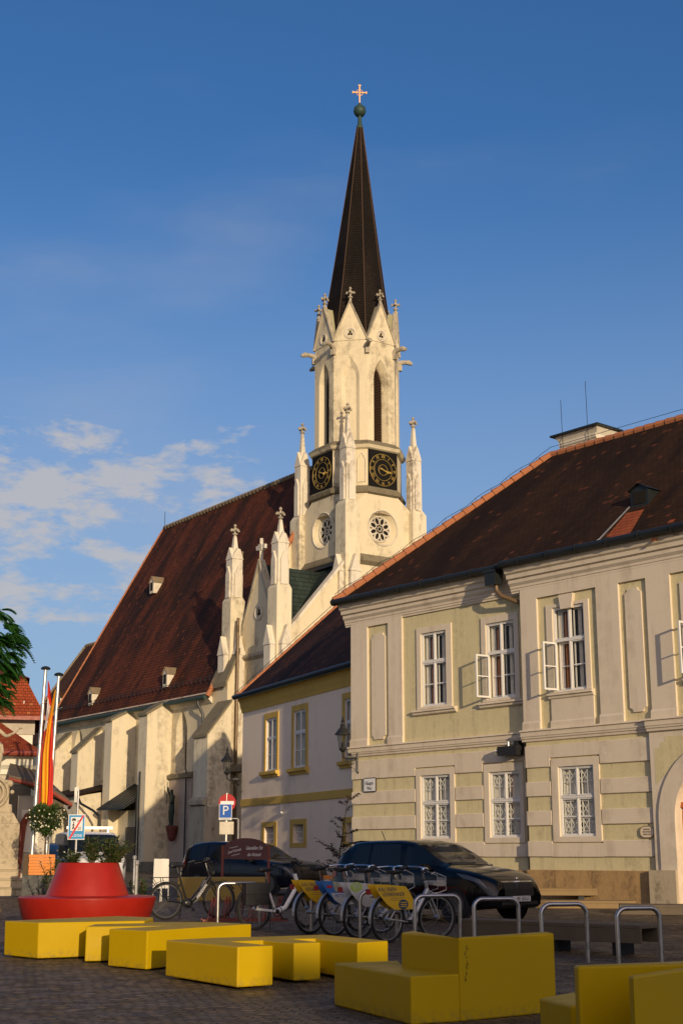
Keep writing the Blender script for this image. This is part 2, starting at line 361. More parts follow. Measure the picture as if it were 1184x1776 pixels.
M['ad_photo']=simple('printed_photo',(.30,.30,.20),.5,var=.9,scale=25)
M['ad_green']=simple('green_sticker',(.35,.48,.08),.45)
M['navy']=simple('navy_sticker',(.01,.04,.09),.5)
M['sign_blue']=simple('sign_blue',(.012,.10,.42),.4)
M['sign_white']=simple('sign_white',(.72,.72,.72),.45,var=.04)
M['sign_red']=simple('sign_red',(.40,.015,.015),.4)
M['zone_blue']=simple('zone_sign_blue',(.02,.26,.55),.4)
M['zone_red']=simple('zone_sign_red',(.65,.03,.03),.4)
M['ink']=simple('sign_ink',(.02,.02,.02),.5)
M['plank']=simple('bench_plank_wood',(.23,.15,.06),.7,var=.35,scale=4,bump=.2)
M['brown_yellow']=simple('brown_yellow_coat',(.27,.18,.03),.6,var=.2,scale=5)  # darker, browner yellow than the bench coat
M['plank_dark']=simple('weathered_timber',(.11,.085,.055),.8,var=.35,scale=4,bump=.2)
M['orange_wood']=simple('orange_planter_wood',(.62,.20,.02),.6,var=.2,scale=4,bump=.2)
M['bark']=simple('bark',(.09,.06,.035),.9,var=.4,scale=6,bump=.5)
M['leaf_acacia']=leafmat('acacia_leaf',(.045,.15,.028))
M['leaf_olive']=leafmat('oleander_leaf',(.085,.12,.035))
M['leaf_mid']=leafmat('shrub_leaf',(.055,.10,.025))
M['leaf_dark']=leafmat('copper_leaf',(.022,.016,.010))
M['blossom']=simple('white_blossom',(.75,.72,.55),.6)
M['statue']=plaster('statue_stone',(.46,.385,.265),stain=(.2,.17,.11),amount=.9,big=2.5,bump=.5)
M['bronze']=simple('verdigris_bronze',(.02,.035,.024),.5,.5,var=.4)
M['terracotta']=simple('red_pedestal',(.12,.025,.015),.7)
M['flag_red']=simple('flag_red_cloth',(.70,.04,.02),.8,var=.06)
M['flag_white']=simple('flag_white_cloth',(.75,.70,.66),.8,var=.05)
M['flag_yellow']=simple('flag_yellow_cloth',(.85,.42,.015),.8,var=.06)
M['paper']=simple('white_board_plastic',(.72,.70,.62),.5,var=.04)
M['grey_box']=simple('grey_box',(.3,.29,.27),.6)
M['panel_pink']=plaster('pinkish_panel',(.40,.33,.27),stain=(.2,.16,.12),amount=.4)
# cobbled square: small worn setts in uneven rows
def cobbles():
    m,n,b=newmat('cobblestone_setts'); q=G(n); t=q.node('ShaderNodeTexCoord').outputs['Object']
    w=q.node('ShaderNodeTexNoise'); w.inputs['Scale'].default_value=1.1; w.inputs['Detail'].default_value=2.2; w.inputs['Roughness'].default_value=.5; n.links.new(t,w.inputs['Vector'])
    wv=q.node('ShaderNodeVectorMath',operation='SCALE'); n.links.new(w.outputs['Color'],wv.inputs[0]); wv.inputs['Scale'].default_value=.34
    tv=q.node('ShaderNodeVectorMath',operation='ADD'); n.links.new(q.map(t,(1,1,0),(0,0,.35)),tv.inputs[0]); n.links.new(wv.outputs[0],tv.inputs[1])
    br=q.node('ShaderNodeTexBrick'); br.offset=.5; br.inputs['Scale'].default_value=1; br.inputs['Brick Width'].default_value=.15; br.inputs['Row Height'].default_value=.115; br.inputs['Mortar Size'].default_value=.014; br.inputs['Mortar Smooth'].default_value=.6
    br.inputs['Color1'].default_value=(0,0,0,1); br.inputs['Color2'].default_value=(1,1,1,1); br.inputs['Mortar'].default_value=(.5,.5,.5,1); n.links.new(tv.outputs[0],br.inputs['Vector'])
    sp=q.node('ShaderNodeSeparateColor'); n.links.new(br.outputs['Color'],sp.inputs[0]); rnd=sp.outputs[0]
    v=q.node('ShaderNodeTexVoronoi',feature='F1'); v.inputs['Scale'].default_value=7; n.links.new(tv.outputs[0],v.inputs['Vector']); sv=q.node('ShaderNodeSeparateColor'); n.links.new(v.outputs['Color'],sv.inputs[0])
    col=q.mix(rnd,(.045,.031,.016),(.215,.152,.082)); col=q.mix(q.m('MULTIPLY',sv.outputs[0],.5),col,(.105,.078,.050))
    col=q.mix(q.ss(q.noise(t,.45,6,.65),.42,.66,0,.55),col,(.11,.085,.055))
    f=br.outputs['Fac']; col=q.mix(q.m('MULTIPLY',f,.9),col,(.018,.014,.009)); n.links.new(col,b.inputs['Base Color'])
    n.links.new(q.ss(q.noise(t,3,4,.6),.3,.7,.45,.8),b.inputs['Roughness']); b.inputs['Specular IOR Level'].default_value=.35
    h=q.m('SUBTRACT',q.m('MULTIPLY',rnd,.6),q.m('MULTIPLY',f,1.0)); h=q.m('ADD',h,q.m('MULTIPLY',q.noise(t,28,5,.65),.55)); h=q.m('ADD',h,q.m('MULTIPLY',sv.outputs[1],.25))
    n.links.new(q.bump(h,.9,.034),b.inputs['Normal']); return m
M['cobble']=cobbles()
M['asphalt']=simple('asphalt',(.055,.052,.05),.85,var=.2,scale=30,bump=.4)
M['kerb']=simple('kerb_granite',(.16,.14,.12),.8,var=.3,scale=12,bump=.3)
# ------------------------------------------------------------------ ground
mb=MB(); ys=[-120,-60,-20,0,6,10,14,18,22,26,30,34,42,50,55,60,65,70,75,90,150,400,1500]
for a,b in zip(ys,ys[1:]): mb.face([(-500,a,g(a)),(500,a,g(a)),(500,b,g(b)),(-500,b,g(b))])
tag(mb.build('ground',M['cobble']),kind='structure')
mb=MB(); mb.face([(-40,38.6,.404),(-7.2,36.2,.404),(-2.6,38.0,.404),(-.6,42.3,.404),(-3.4,49.9,.404),(-40,49.9,.404)])
tag(mb.build('road',M['asphalt']),kind='structure')
# ------------------------------------------------------------------ wall helpers
def arch_pts(w, zb, zs, zt, k=8):
    h=zt-zs; R=(w*w+h*h)/(2*w); cx=w-R; a1=math.asin(min(1,h/R)); 
    if h>R: a1=pi/2
    return [(0,zb),(w,zb)]+[(max(0,cx+R*cos(a1*i/k)),zs+R*sin(a1*i/k)) for i in range(k+1)][:-1]+[(0,zt)]
def circ_pts(r, cz, k=14): return [(r*sin(pi*i/k), cz-r*cos(pi*i/k)) for i in range(k+1)]
def rect_pts(w,z0,z1): return [(0,z0),(w,z0),(w,z1),(0,z1)]
def wall_hole(mb, x0,x1,z0,z1, cx, R, y=0, top=None):
    # flat wall with one symmetrical opening; R = right half outline, bottom centre to top centre
    for s in (1,-1):
        xe = x1 if s>0 else x0
        outer=[(cx,y,z0),(xe,y,z0),(xe,y,z1)]
        outer.append((cx,y,z1))
        mb.face(outer+[(cx+s*a,y,z) for a,z in reversed(R)])
def splay(mb, cx, R0, y0, R1, y1):
    for s in (1,-1):
        for (a,b),(c,d) in zip(zip(R0,R0[1:]),zip(R1,R1[1:])):
            if abs(a[0])+abs(b[0])<1e-6: continue
            mb.face([(cx+s*a[0],y0,a[1]),(cx+s*b[0],y0,b[1]),(cx+s*d[0],y1,d[1]),(cx+s*c[0],y1,c[1])])
def fillshape(mb, cx, R, y):
    mb.face([(cx+a,y,z) for a,z in R]+[(cx-a,y,z) for a,z in reversed(R[1:-1])])
def grid_wall(mb, x0,x1,z0,z1, holes, y=0, depth=.15):
    # flat wall with rectangular openings (x0,x1,z0,z1) and their reveals
    xs=sorted({x0,x1,*[h[0] for h in holes],*[h[1] for h in holes]}); zs=sorted({z0,z1,*[h[2] for h in holes],*[h[3] for h in holes]})
    for a,b in zip(xs,xs[1:]):
        for c,d in zip(zs,zs[1:]):
            mx_,mz=(a+b)/2,(c+d)/2
            if a<x0-1e-6 or b>x1+1e-6 or c<z0-1e-6 or d>z1+1e-6: continue
            if any(h[0]<mx_<h[1] and h[2]<mz<h[3] for h in holes): continue
            mb.face([(a,y,c),(b,y,c),(b,y,d),(a,y,d)])
    for h in holes:
        a,b,c,d=h[:4]; e=y+depth
        mb.face([(a,y,c),(a,y,d),(a,e,d),(a,e,c)]); mb.face([(b,y,c),(b,e,c),(b,e,d),(b,y,d)])
        mb.face([(a,y,c),(a,e,c),(b,e,c),(b,y,c)]); mb.face([(a,y,d),(b,y,d),(b,e,d),(a,e,d)])
def roofquad(mb, p, uvd=None):
    # p: eave left, eave right, top right, top left ; uv measured in metres along and up the slope
    P=[Vector(q) for q in p]; e=(P[1]-P[0]).normalized(); nrm=(P[1]-P[0]).cross(P[-1]-P[0]).normalized(); u=nrm.cross(e)
    uv=[((q-P[0]).dot(e)+50,(q-P[0]).dot(u)+50) for q in P]
    mb.face([tuple(q) for q in P],uv)
def ridge_tiles(name, a, b, mat, parent, r=.13, step=.4):
    a=Vector(a); b=Vector(b); L=(b-a).length; n=max(1,int(L/step)); d=(b-a)/n; mb=MB()
    for i in range(n):
        p=a+d*i; mb.tube([p-d*.06,p+d*1.0],[r*1.18,r*.92],8)
    return mb.build(name,mat,parent)
# ------------------------------------------------------------------ church
TX,TY=.90,75.0; CROT=radians(34.7)
ch=empty('church',(TX,TY,0),CROT,'cream Gothic church with a slate spire, clocks and steep red tiled nave','church')
w=2.35
tw=MB()
def face_M(k, ap=None):  # face k: 0 front (-y), 1 front-left corner, 2 left (-x) ...
    return Matrix.Rotation(-k*pi/4,4,'Z')
# square shaft with round windows on the two visible faces
for k in range(4):
    tw.M=Matrix.Rotation(-k*pi/2,4,'Z')
    if k in (0,1):
        cz=18.72; R0=circ_pts(.98,cz); R1=circ_pts(.72,cz)
        wall_hole(tw,-w,w,0,19.55,0,R0,-w); splay(tw,0,R0,-w,R1,-w+.38)
    else: tw.face([(-w,-w,0),(w,-w,0),(w,-w,19.55),(-w,-w,19.55)])
    # broaches from square to octagon
    a=w*tan(pi/8)
    tw.face([(-w,-w,19.55),(w,-w,19.55),(a,-w,20.6),(-a,-w,20.6)])
    tw.face([(w,-w,19.55),(w,-a,20.6),(a,-w,20.6)])
tw.M=Matrix.Identity(4)
def octring(ap,z): 
    r=ap/cos(pi/8); return [(r*cos(pi/8+i*pi/4),r*sin(pi/8+i*pi/4),z) for i in range(8)]
def octa(mb, rings):
    bs=[mb.add(octring(ap,z)) for ap,z in rings]
    for a,b in zip(bs,bs[1:]):
        for j in range(8): k=(j+1)%8; mb.idx([a+j,a+k,b+k,b+j])
octa(tw,[(2.35,20.6),(2.35,23.3)])
tw.build('tower_shaft',M['church_tower'],ch)
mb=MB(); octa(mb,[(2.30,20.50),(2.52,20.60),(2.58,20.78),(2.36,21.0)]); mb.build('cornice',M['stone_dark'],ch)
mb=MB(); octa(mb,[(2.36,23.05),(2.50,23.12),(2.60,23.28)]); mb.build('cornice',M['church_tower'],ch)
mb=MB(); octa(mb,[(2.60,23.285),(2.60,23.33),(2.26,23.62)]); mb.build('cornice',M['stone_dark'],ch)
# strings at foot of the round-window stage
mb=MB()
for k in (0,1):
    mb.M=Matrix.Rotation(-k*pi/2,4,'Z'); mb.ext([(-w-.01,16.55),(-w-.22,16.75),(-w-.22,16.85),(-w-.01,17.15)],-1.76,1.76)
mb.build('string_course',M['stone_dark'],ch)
# round windows with tracery
for k in (0,1):
    R=Matrix.Rotation(-k*pi/2,4,'Z'); mb=MB(); mb.M=R
    fillshape(mb,0,circ_pts(.74,18.72),-w+.40); rw=mb.build('rose_window',M['dark'],ch)
    mb=MB(); mb.M=R
    def ring(r0,cx,cz,tr,n=20,y=-w+.30,sx=1,rot=0):
        pts=[]
        for i in range(n):
            a=2*pi*i/n; px,pz=r0*cos(a),r0*sx*sin(a)
            pts.append((cx+px*cos(rot)-pz*sin(rot),y,cz+px*sin(rot)+pz*cos(rot)))
        mb.tube(pts,tr,6,closed=True)
    ring(.70,0,18.72,.055,28)
    for i in range(8):
        a=2*pi*i/8+pi/8; ring(.21,.45*cos(a),18.72+.45*sin(a),.034,14,sx=.66,rot=a)
        a+=pi/8; ring(.08,.60*cos(a),18.72+.60*sin(a),.022,8)
    ring(.13,0,18.72,.03,10); 
    mb.build('tracery',M['churchwhite'],rw)
    mb=MB(); mb.M=R; pts=[(.99*cos(2*pi*i/28),-w-.01,18.72+.99*sin(2*pi*i/28)) for i in range(28)]; mb.tube(pts,.035,6,closed=True); mb.build('moulding',M['churchwhite'],rw)
# clocks
rom=['XII','I','II','III','IIII','V','VI','VII','VIII','IX','X','XI']
for k in (0,1):
    R=Matrix.Rotation(-k*pi/2,4,'Z'); cz=21.98; s=.97; y=-w-.03
    mb=MB(); mb.M=R; mb.box(-s,s,y-.03,y+.03,cz-1.08,cz+1.08); ck=mb.build('clock_face',M['clock'],ch)
    mb=MB(); mb.M=R
    for r,t in ((.90,.014),(.60,.012),(.30,.012)):
        mb.tube([(r*cos(2*pi*i/36),y-.04,cz+r*sin(2*pi*i/36)) for i in range(36)],t,5,closed=True)
    mb.build('clock_ring',M['gold'],ck)
    for i,t in enumerate(rom):
        a=pi/2-2*pi*i/12; P=facing(.755*cos(a),y-.045,cz+.755*sin(a))@Matrix.Rotation(a-pi/2,4,'Z')
        text(t,.25,'numeral',M['gold'],ck,R@P,.006,sx=.8)
    for ang,L,wd in ((radians(-12),.62,.05),(radians(-22),.42,.07),):   # both hands near a quarter past three
        mb=MB(); mb.M=R; d=Vector((cos(ang),0,sin(ang))); 
        mb.tube([Vector((0,y-.06,cz))-d*.22,Vector((0,y-.06,cz))+d*L*.6,Vector((0,y-.06,cz))+d*L*.75,Vector((0,y-.06,cz))+d*L],[wd*.7,wd*.5,wd*1.5,.01],6); mb.build('clock_hand',M['gold'],ck)
# small blind niche between the clocks
mb=MB(); mb.M=face_M(1)
for s in (-1,1): mb.tube([(s*.62-.22,-2.37,21.2),(s*.62-.22,-2.37,22.5),(s*.62,-2.37,22.85),(s*.62+.22,-2.37,22.5),(s*.62+.22,-2.37,21.2),(s*.62-.22,-2.37,21.2)],.03,5)
mb.build('blind_niche',M['churchwhite'],ch)
# belfry octagon
AP=2.28; sd_=AP*tan(pi/8); bel=MB()
lou=[]
for k in range(8):
    bel.M=face_M(k); z0,z1=23.5,29.45
    R0=arch_pts(.50,z0+.02,27.2,28.45); R1=arch_pts(.30,z0+.12,27.2,28.02); dp=.42 if k%2==0 else .14
    wall_hole(bel,-sd_,sd_,z0,z1,0,R0,-AP); splay(bel,0,R0,-AP,R1,-AP+dp)
    if k%2: fillshape(bel,0,R1,-AP+dp)
    # gable triangle with a round trefoil opening
    wallz=31.75
    bel.face([(-sd_-.02,-AP-.03,z1),(sd_+.02,-AP-.03,z1),(0,-AP-.03,wallz)])
bel.build('belfry_wall',M['church_tower'],ch)
for k in (0,2,4,6):
    lo=MB(); lo.M=face_M(k)
    lo.box(-.32,.32,-AP+.46,-AP+.5,23.5,28.2)
    for i in range(46): z=23.66+i*.092; ww=.29 if z<27.2 else max(.03,.29*(1-(z-27.2)/.82)); lo.ext([(-AP+.30,z),(-AP+.42,z+.07),(-AP+.43,z+.085),(-AP+.31,z+.015)],-ww,ww)
    lo.build('louvre_window',M['louvre'],ch)
for k in range(8):
    tr=MB(); tre=MB()
    tr.M=face_M(k); tre.M=tr.M
    for r,t in ((.29,.04),(.21,.025)): tr.tube([(r*cos(2*pi*i/20),-AP-.05,29.85+r*sin(2*pi*i/20)) for i in range(20)],t,6,closed=True)
    for i in range(3):
        a=pi/2+2*pi*i/3; tre.lathe([(.001,0),(.068,.0),(.068,.02),(.001,.021)],0,0,12) if False else None
        n=tre.add([(.085*cos(a)+.07*cos(2*pi*j/12),-AP-.045,29.85+.085*sin(a)+.07*sin(2*pi*j/12)) for j in range(12)]); tre.idx([n+j for j in range(12)])
    tf=tr.build('trefoil_ring',M['churchwhite'],ch); tre.build('trefoil_opening',M['dark'],tf)
def finial(mb, x, y, z, h=.9, k=1.0):
    mb.tube([(x,y,z),(x,y,z+h*.5)],[.10*k,.065*k],8)
    mb.lathe([(.09*k,0),(.17*k,.03),(.17*k,.08),(.09*k,.12)],x,y,8,z+h*.22)
    zz=z+h*.55
    for a in range(4):
        c,s_=cos(a*pi/2),sin(a*pi/2)
        mb.tube([(x,y,zz),(x+.2*k*c,y+.2*k*s_,zz+.02),(x+.31*k*c,y+.31*k*s_,zz-.03)],[.07*k,.075*k,.05*k],6)
        mb.ball((x+.28*k*c,y+.28*k*s_,zz+.0),.075*k,6); mb.ball((x+.24*k*c,y+.24*k*s_,zz+.08),.05*k,5)
    mb.lathe([(.08*k,0),(.16*k,.05),(.15*k,.12),(.07*k,.19),(.055*k,.25),(.12*k,.31),(.05*k,.40),(.001,.43)],x,y,8,zz-.04)
# each octagon gable: coping, lead roof behind it, finial; gargoyles on the corners
SPR=1.80; SZ0,SZ1=29.5,44.0
for k in range(8):
    Mx=face_M(k); mb=MB(); mb.M=Mx
    hw=sd_+.03; zb,za=29.42,31.75
    for s in (-1,1):   # coping strips proud of the wall
        n=[(s*hw,zb),(s*(hw+.06),zb+.02),(0,za+.16),(0,za)]
        mb.face([(p[0],-AP-.10,p[1]) for p in n]); mb.face([(p[0],-AP+.16,p[1]) for p in n])
        mb.face([(n[1][0],-AP-.10,n[1][1]),(0,-AP-.10,n[2][1]),(0,-AP+.16,n[2][1]),(n[1][0],-AP+.16,n[1][1])])
        mb.face([(n[0][0],-AP-.10,n[0][1]),(0,-AP-.10,n[3][1]),(0,-AP+.16,n[3][1]),(n[0][0],-AP+.16,n[0][1])])
    gb=mb.build('gable_coping',M['stone_grey'],ch)
    mb=MB(); mb.M=Mx; 
    for s in (-1,1): mb.face([(s*hw,-AP+.12,zb),(0,-AP+.12,za),(0,-.9,za),(s*.5,-1.3,zb)])
    mb.build('gable_roof',M['lead'],gb)
    mb=MB(); mb.M=Mx; finial(mb,0,-AP+.03,za+.02,.95,.80); mb.build('finial',M['stone_grey'],gb)
for k in range(8):
    mb=MB(); r=AP/cos(pi/8); mb.M=Matrix.Rotation(-k*pi/4-pi/8,4,'Z')
    mb.tube([(0,-r+.1,28.95),(0,-r-.10,29.12),(0,-r-.35,29.18),(0,-r-.62,29.16),(0,-r-.80,29.10)],[.16,.16,.12,.15,.08],7); mb.box(-.12,.12,-r-.16,-r+.05,28.62,28.95)
    mb.tube([(0,-r-.60,29.2),(.08,-r-.55,29.33)],[.05,.02],5); mb.tube([(0,-r-.60,29.2),(-.08,-r-.55,29.33)],[.05,.02],5)
    mb.build('gargoyle',M['stone_grey'],ch)
# spire
mb=MB(); lean=.24; rings=[]
for i in range(15):
    t=i/14; z=SZ0+(SZ1-SZ0)*t; rr=(1.98*(1-t)+.17*t)+.10*(1-t)**6
    rings.append((rr/cos(pi/8)*1.0,z,lean*t))
for (r0,z0,l0),(r1,z1,l1) in zip(rings,rings[1:]):
    for j in range(8):
        a0=pi/8+j*pi/4; a1=a0+pi/4
        p=[(l0+r0*cos(a0),r0*sin(a0),z0),(l0+r0*cos(a1),r0*sin(a1),z0),(l1+r1*cos(a1),r1*sin(a1),z1),(l1+r1*cos(a0),r1*sin(a0),z1)]
        w0=r0*2*sin(pi/8)/2; w1=r1*2*sin(pi/8)/2
        mb.face(p,[(50-w0+j*7,z0),(50+w0+j*7,z0),(50+w1+j*7,z1),(50-w1+j*7,z1)])
sp=mb.build('spire',M['spire'],ch)
mb=MB(); 
for j in range(8):
    a=pi/8+j*pi/4; mb.tube([(l+r*cos(a),r*sin(a),z) for r,z,l in rings],.022,5)
mb.build('spire_hip',M['louvre'],sp)
mb=MB(); mb.lathe([(.20,43.9),(.21,44.0),(.14,44.15),(.11,44.6),(.10,44.72),(.26,44.78),(.35,44.93),(.38,45.04),(.38,45.08),(.34,45.28),(.20,45.42),(.09,45.48),(.06,45.62)],lean,0,16); mb.build('spire_ball',M['copper'],sp,smooth=True)
mb=MB(); z=46.25; l=lean; mb.M=Matrix.Rotation(radians(-30),4,'Z')
import itertools
px_=l*cos(radians(30)); py_=l*sin(radians(30))
mb.box(px_-.035,px_+.035,py_-.03,py_+.03,45.6,46.80)
mb.box(px_-.42,px_+.42,py_-.03,py_+.03,z+.035,z+.105)
mb.tube([(px_+.20*cos(2*pi*i/20),py_,z+.07+.20*sin(2*pi*i/20)) for i in range(20)],.02,5,closed=True)
for s in (-1,1): mb.box(px_+s*.41-.03,px_+s*.41+.03,py_-.04,py_+.04,z-.01,z+.15)
mb.box(px_-.08,px_+.08,py_-.04,py_+.04,46.76,46.83)
mb.build('cross',M['goldpaint'],sp)
# pinnacles
def gable4(mb, x,y,r,z0,z1,ov=.03):
    # four small gables round a shaft, with the cross roof between them
    R=r+ov
    for k in range(4):
        c,s_=cos(k*pi/2),sin(k*pi/2); rt=lambda a,b:(x+a*c-b*s_,y+a*s_+b*c)
        A=rt(-R,-R);B=rt(R,-R);T=rt(0,-R)
        mb.face([(*A,z0),(*B,z0),(*T,z1)]); 
        for Q in (A,B): mb.face([(*Q,z0),(*T,z1),(x,y,z1)])
def pinnacle(name, x, y, z0, zg, za, zf, r=.30, label=None):
    # shaft z0..zg (gables zg..za), spirelet to zf, finial
    mb=MB(); mb.box(x-r,x+r,y-r,y+r,z0,zg); gable4(mb,x,y,r,zg,za)
    hl=z0+(zg-z0)*.60
    for k in range(4):
        c,s_=cos(k*pi/2),sin(k*pi/2); q=r*.62; R0=r+.10
        rt=lambda a,b:(x+a*c-b*s_,y+a*s_+b*c)
        pl=[rt(-q,-R0),rt(q,-R0),rt(q,-r+.02),rt(-q,-r+.02)]; mb.prism(pl,z0,hl)
        A,B,Cc,D=pl; T=((A[0]+B[0])/2,(A[1]+B[1])/2); T2=((Cc[0]+D[0])/2,(Cc[1]+D[1])/2); zt=hl+q*2.3
        mb.face([(*A,hl),(*B,hl),(*T,zt)]); mb.face([(*A,hl),(*T,zt),(*T2,zt),(*D,hl)]); mb.face([(*B,hl),(*Cc,hl),(*T2,zt),(*T,zt)])
    p=mb.build(name,M['churchwhite'],ch)
    mb=MB(); zs=zg+(za-zg)*.2
    n=mb.add([(x-r*.55,y-r*.55,zs),(x+r*.55,y-r*.55,zs),(x+r*.55,y+r*.55,zs),(x-r*.55,y+r*.55,zs),(x-.07,y-.07,zf),(x+.07,y-.07,zf),(x+.07,y+.07,zf),(x-.07,y+.07,zf)])
    for f in ((0,1,5,4),(1,2,6,5),(2,3,7,6),(3,0,4,7),(4,5,6,7)): mb.idx([n+i for i in f])
    mb.build('spirelet',M['churchwhite'],p)
    mb=MB(); finial(mb,x,y,zf-.1,.75,.85); mb.build('finial',M['stone_grey'],p)
    return p
# corner piers of the tower
for sx,sy in ((-1,-1),(-1,1),(1,-1),(1,1)):
    x,y=sx*2.25,sy*2.25; mb=MB(); R=.47; top=19.7
    mb.box(x-R,x+R,y-R,y+R,0,top); mb.prism([(x-R,y-R),(x+R,y-R),(x+R,y+R),(x-R,y+R)],top,top+.3,[(x-.32,y-.32),(x+.32,y-.32),(x+.32,y+.32),(x-.32,y+.32)])
    pr_=mb.build('corner_pier',M['buttress'],ch)
    # attached gabled buttress low on each outer face
    for fx,fy in ((0,sy),(sx,0)):
        mb=MB(); q=.30; d=.26; zt=16.0
        if fx==0: bx=(x-q,x+q); by=sorted((y+fy*R,y+fy*(R+d)))
        else: by=(y-q,y+q); bx=sorted((x+fx*R,x+fx*(R+d)))
        mb.box(bx[0],bx[1],by[0],by[1],0,zt)
        ox=.04
        if fx==0:
            yy=y+fy*(R+d+.04); mb.face([(x-q-ox,yy,zt),(x+q+ox,yy,zt),(x,yy,zt+.95)])
            for s in (-1,1): mb.face([(x+s*(q+ox),yy,zt),(x,yy,zt+.95),(x,y+fy*R,zt+.95),(x+s*(q+ox),y+fy*R,zt)])
        else:
            xx=x+fx*(R+d+.04); mb.face([(xx,y-q-ox,zt),(xx,y+q+ox,zt),(xx,y,zt+.95)])
            for s in (-1,1): mb.face([(xx,y+s*(q+ox),zt),(xx,y,zt+.95),(x+fx*R,y,zt+.95),(x+fx*R,y+s*(q+ox),zt)])
        mb.build('gabled_buttress',M['churchwhite'],pr_)
    pinnacle('pinnacle',x,y,19.95,22.85,23.72,24.8,.30)
# ---- side annex with its gable and two pinnacles
AX=-6.4
an=MB()
an.face([(AX,-2.35,0),(AX,2.1,0),(AX,2.1,11.6),(AX,-2.35,11.6)])          # side wall
an.face([(AX,-2.35,11.6),(AX,2.1,11.6),(AX,-.12,16.3)])                    # its gable
an.face([(AX,-2.35,0),(-2.36,-2.35,0),(-2.36,-2.35,16.75),(-2.6,-2.35,16.5),(AX,-2.35,12.2)])
an.face([(2.36,-2.35,0),(-AX,-2.35,0),(-AX,-2.35,12.2),(2.6,-2.35,16.5),(2.36,-2.35,16.75)])
an.face([(-AX,-2.35,0),(-AX,2.1,0),(-AX,2.1,11.6),(-AX,-2.35,11.6)])
an.build('annex_wall',M['church'],ch)
mb=MB()
for s in (-1,1):
    xs=sorted((s*6.3,s*2.75))
    a=(s*6.3,12.25); b=(s*2.75,16.35)
    mb.ext([a,(a[0],a[1]+.22),(b[0],b[1]+.22),b],-2.62,-2.18,'y') if s<0 else mb.ext([b,(b[0],b[1]+.22),(a[0],a[1]+.22),a],-2.62,-2.18,'y')
loose(mb,'slope_coping',M['churchwhite'],ch)
mb=MB()
for s in (-1,1):
    yb=-.12+s*2.22; mb.face([(AX-.1,yb,11.6),(AX-.1,-.12,16.3),(AX-.1,-.12,16.62),(AX-.1,yb+s*.12,11.6)])
    mb.face([(AX-.1,yb+s*.12,11.6),(AX-.1,-.12,16.62),(AX+.32,-.12,16.62),(AX+.32,yb+s*.12,11.6)]); mb.face([(AX-.1,yb,11.6),(AX-.1,-.12,16.3),(AX,-.12,16.3),(AX,yb,11.6)])
mb.ext([(AX,11.35),(AX-.16,11.5),(AX-.16,11.58),(AX,11.72)],-2.2,2.2,'y')
gcp=mb.build('gable_coping',M['stone_grey'],ch)
mb=MB(); mb.tube([(AX+.1,-.12,16.5),(AX+.1,-.12,17.75)],[.12,.1],4); mb.box(AX+.02,AX+.18,-.55,.31,17.15,17.38); mb.box(AX-.02,AX+.22,-.28,.04,17.1,17.43); mb.build('stone_cross',M['churchwhite'],gcp)
mb=MB(); 
for r,t in ((.34,.05),(.25,.03)): mb.tube([(AX-.04,-.15+r*cos(2*pi*i/20),13.75+r*sin(2*pi*i/20)) for i in range(20)],t,6,closed=True)
gr=mb.build('round_window',M['churchwhite'],ch)
mb=MB()
for i in range(3):
    a=pi/2+2*pi*i/3; n=mb.add([(AX-.02,-.15+.1*cos(a)+.085*cos(2*pi*j/12),13.75+.1*sin(a)+.085*sin(2*pi*j/12)) for j in range(12)]); mb.idx([n+j for j in range(12)])
mb.build('pane',M['dark'],gr)
mb=MB()
roofquad(mb,[(AX+.15,2.1,12.1),(AX+.15,-2.15,12.1),(-2.36,-2.15,16.55),(-2.36,2.1,16.55)])
roofquad(mb,[(AX+.25,-2.3,11.7),(-2.6,-2.3,11.7),(-2.6,-.12,16.35),(AX+.25,-.12,16.35)])
roofquad(mb,[(-2.6,2.1,11.7),(AX+.25,2.1,11.7),(AX+.25,-.12,16.35),(-2.6,-.12,16.35)])
roofquad(mb,[(-AX-.15,-2.15,12.1),(-AX-.15,2.1,12.1),(2.36,2.1,16.55),(2.36,-2.15,16.55)])
mb.build('annex_roof',M['roof_green'],ch)
mb=MB(); mb.M=Matrix.Rotation(-pi/2,4,'Z'); mb.ext([(-w,16.45),(-w-.28,16.5),(-w-.24,16.62),(-w,17.0)],-1.7,1.7); mb.build('lead_flashing',M['gutter'],ch)
for y in (-2.6,2.0):
    x=AX-.30; mb=MB(); R=.44; mb.box(x-R,x+R,y-R,y+R,0,14.6); mb.prism([(x-R,y-R),(x+R,y-R),(x+R,y+R),(x-R,y+R)],14.6,14.9,[(x-.32,y-.32),(x+.32,y-.32),(x+.32,y+.32),(x-.32,y+.32)])
    pr_=mb.build('corner_pier',M['buttress'],ch)
    mb=MB(); q=.3; zt=11.7
    mb.box(x-R-.28,x-R,y-q,y+q,0,zt); mb.box(x-q,x+q,y-R-.28,y-R,0,zt)
    mb.face([(x-R-.32,y-q-.04,zt),(x-R-.32,y+q+.04,zt),(x-R-.32,y,zt+1.0)]); mb.face([(x-q-.04,y-R-.32,zt),(x+q+.04,y-R-.32,zt),(x,y-R-.32,zt+1.0)])
    for s in (-1,1):
        mb.face([(x-R-.32,y+s*(q+.04),zt),(x-R-.32,y,zt+1.0),(x-R,y,zt+1.0),(x-R,y+s*(q+.04),zt)]); mb.face([(x+s*(q+.04),y-R-.32,zt),(x,y-R-.32,zt+1.0),(x,y-R,zt+1.0),(x+s*(q+.04),y-R,zt)])
    mb.build('gabled_buttress',M['churchwhite'],pr_)
    pinnacle('pinnacle',x,y,14.8,16.95 if y<0 else 16.9,17.55,18.2,.32)
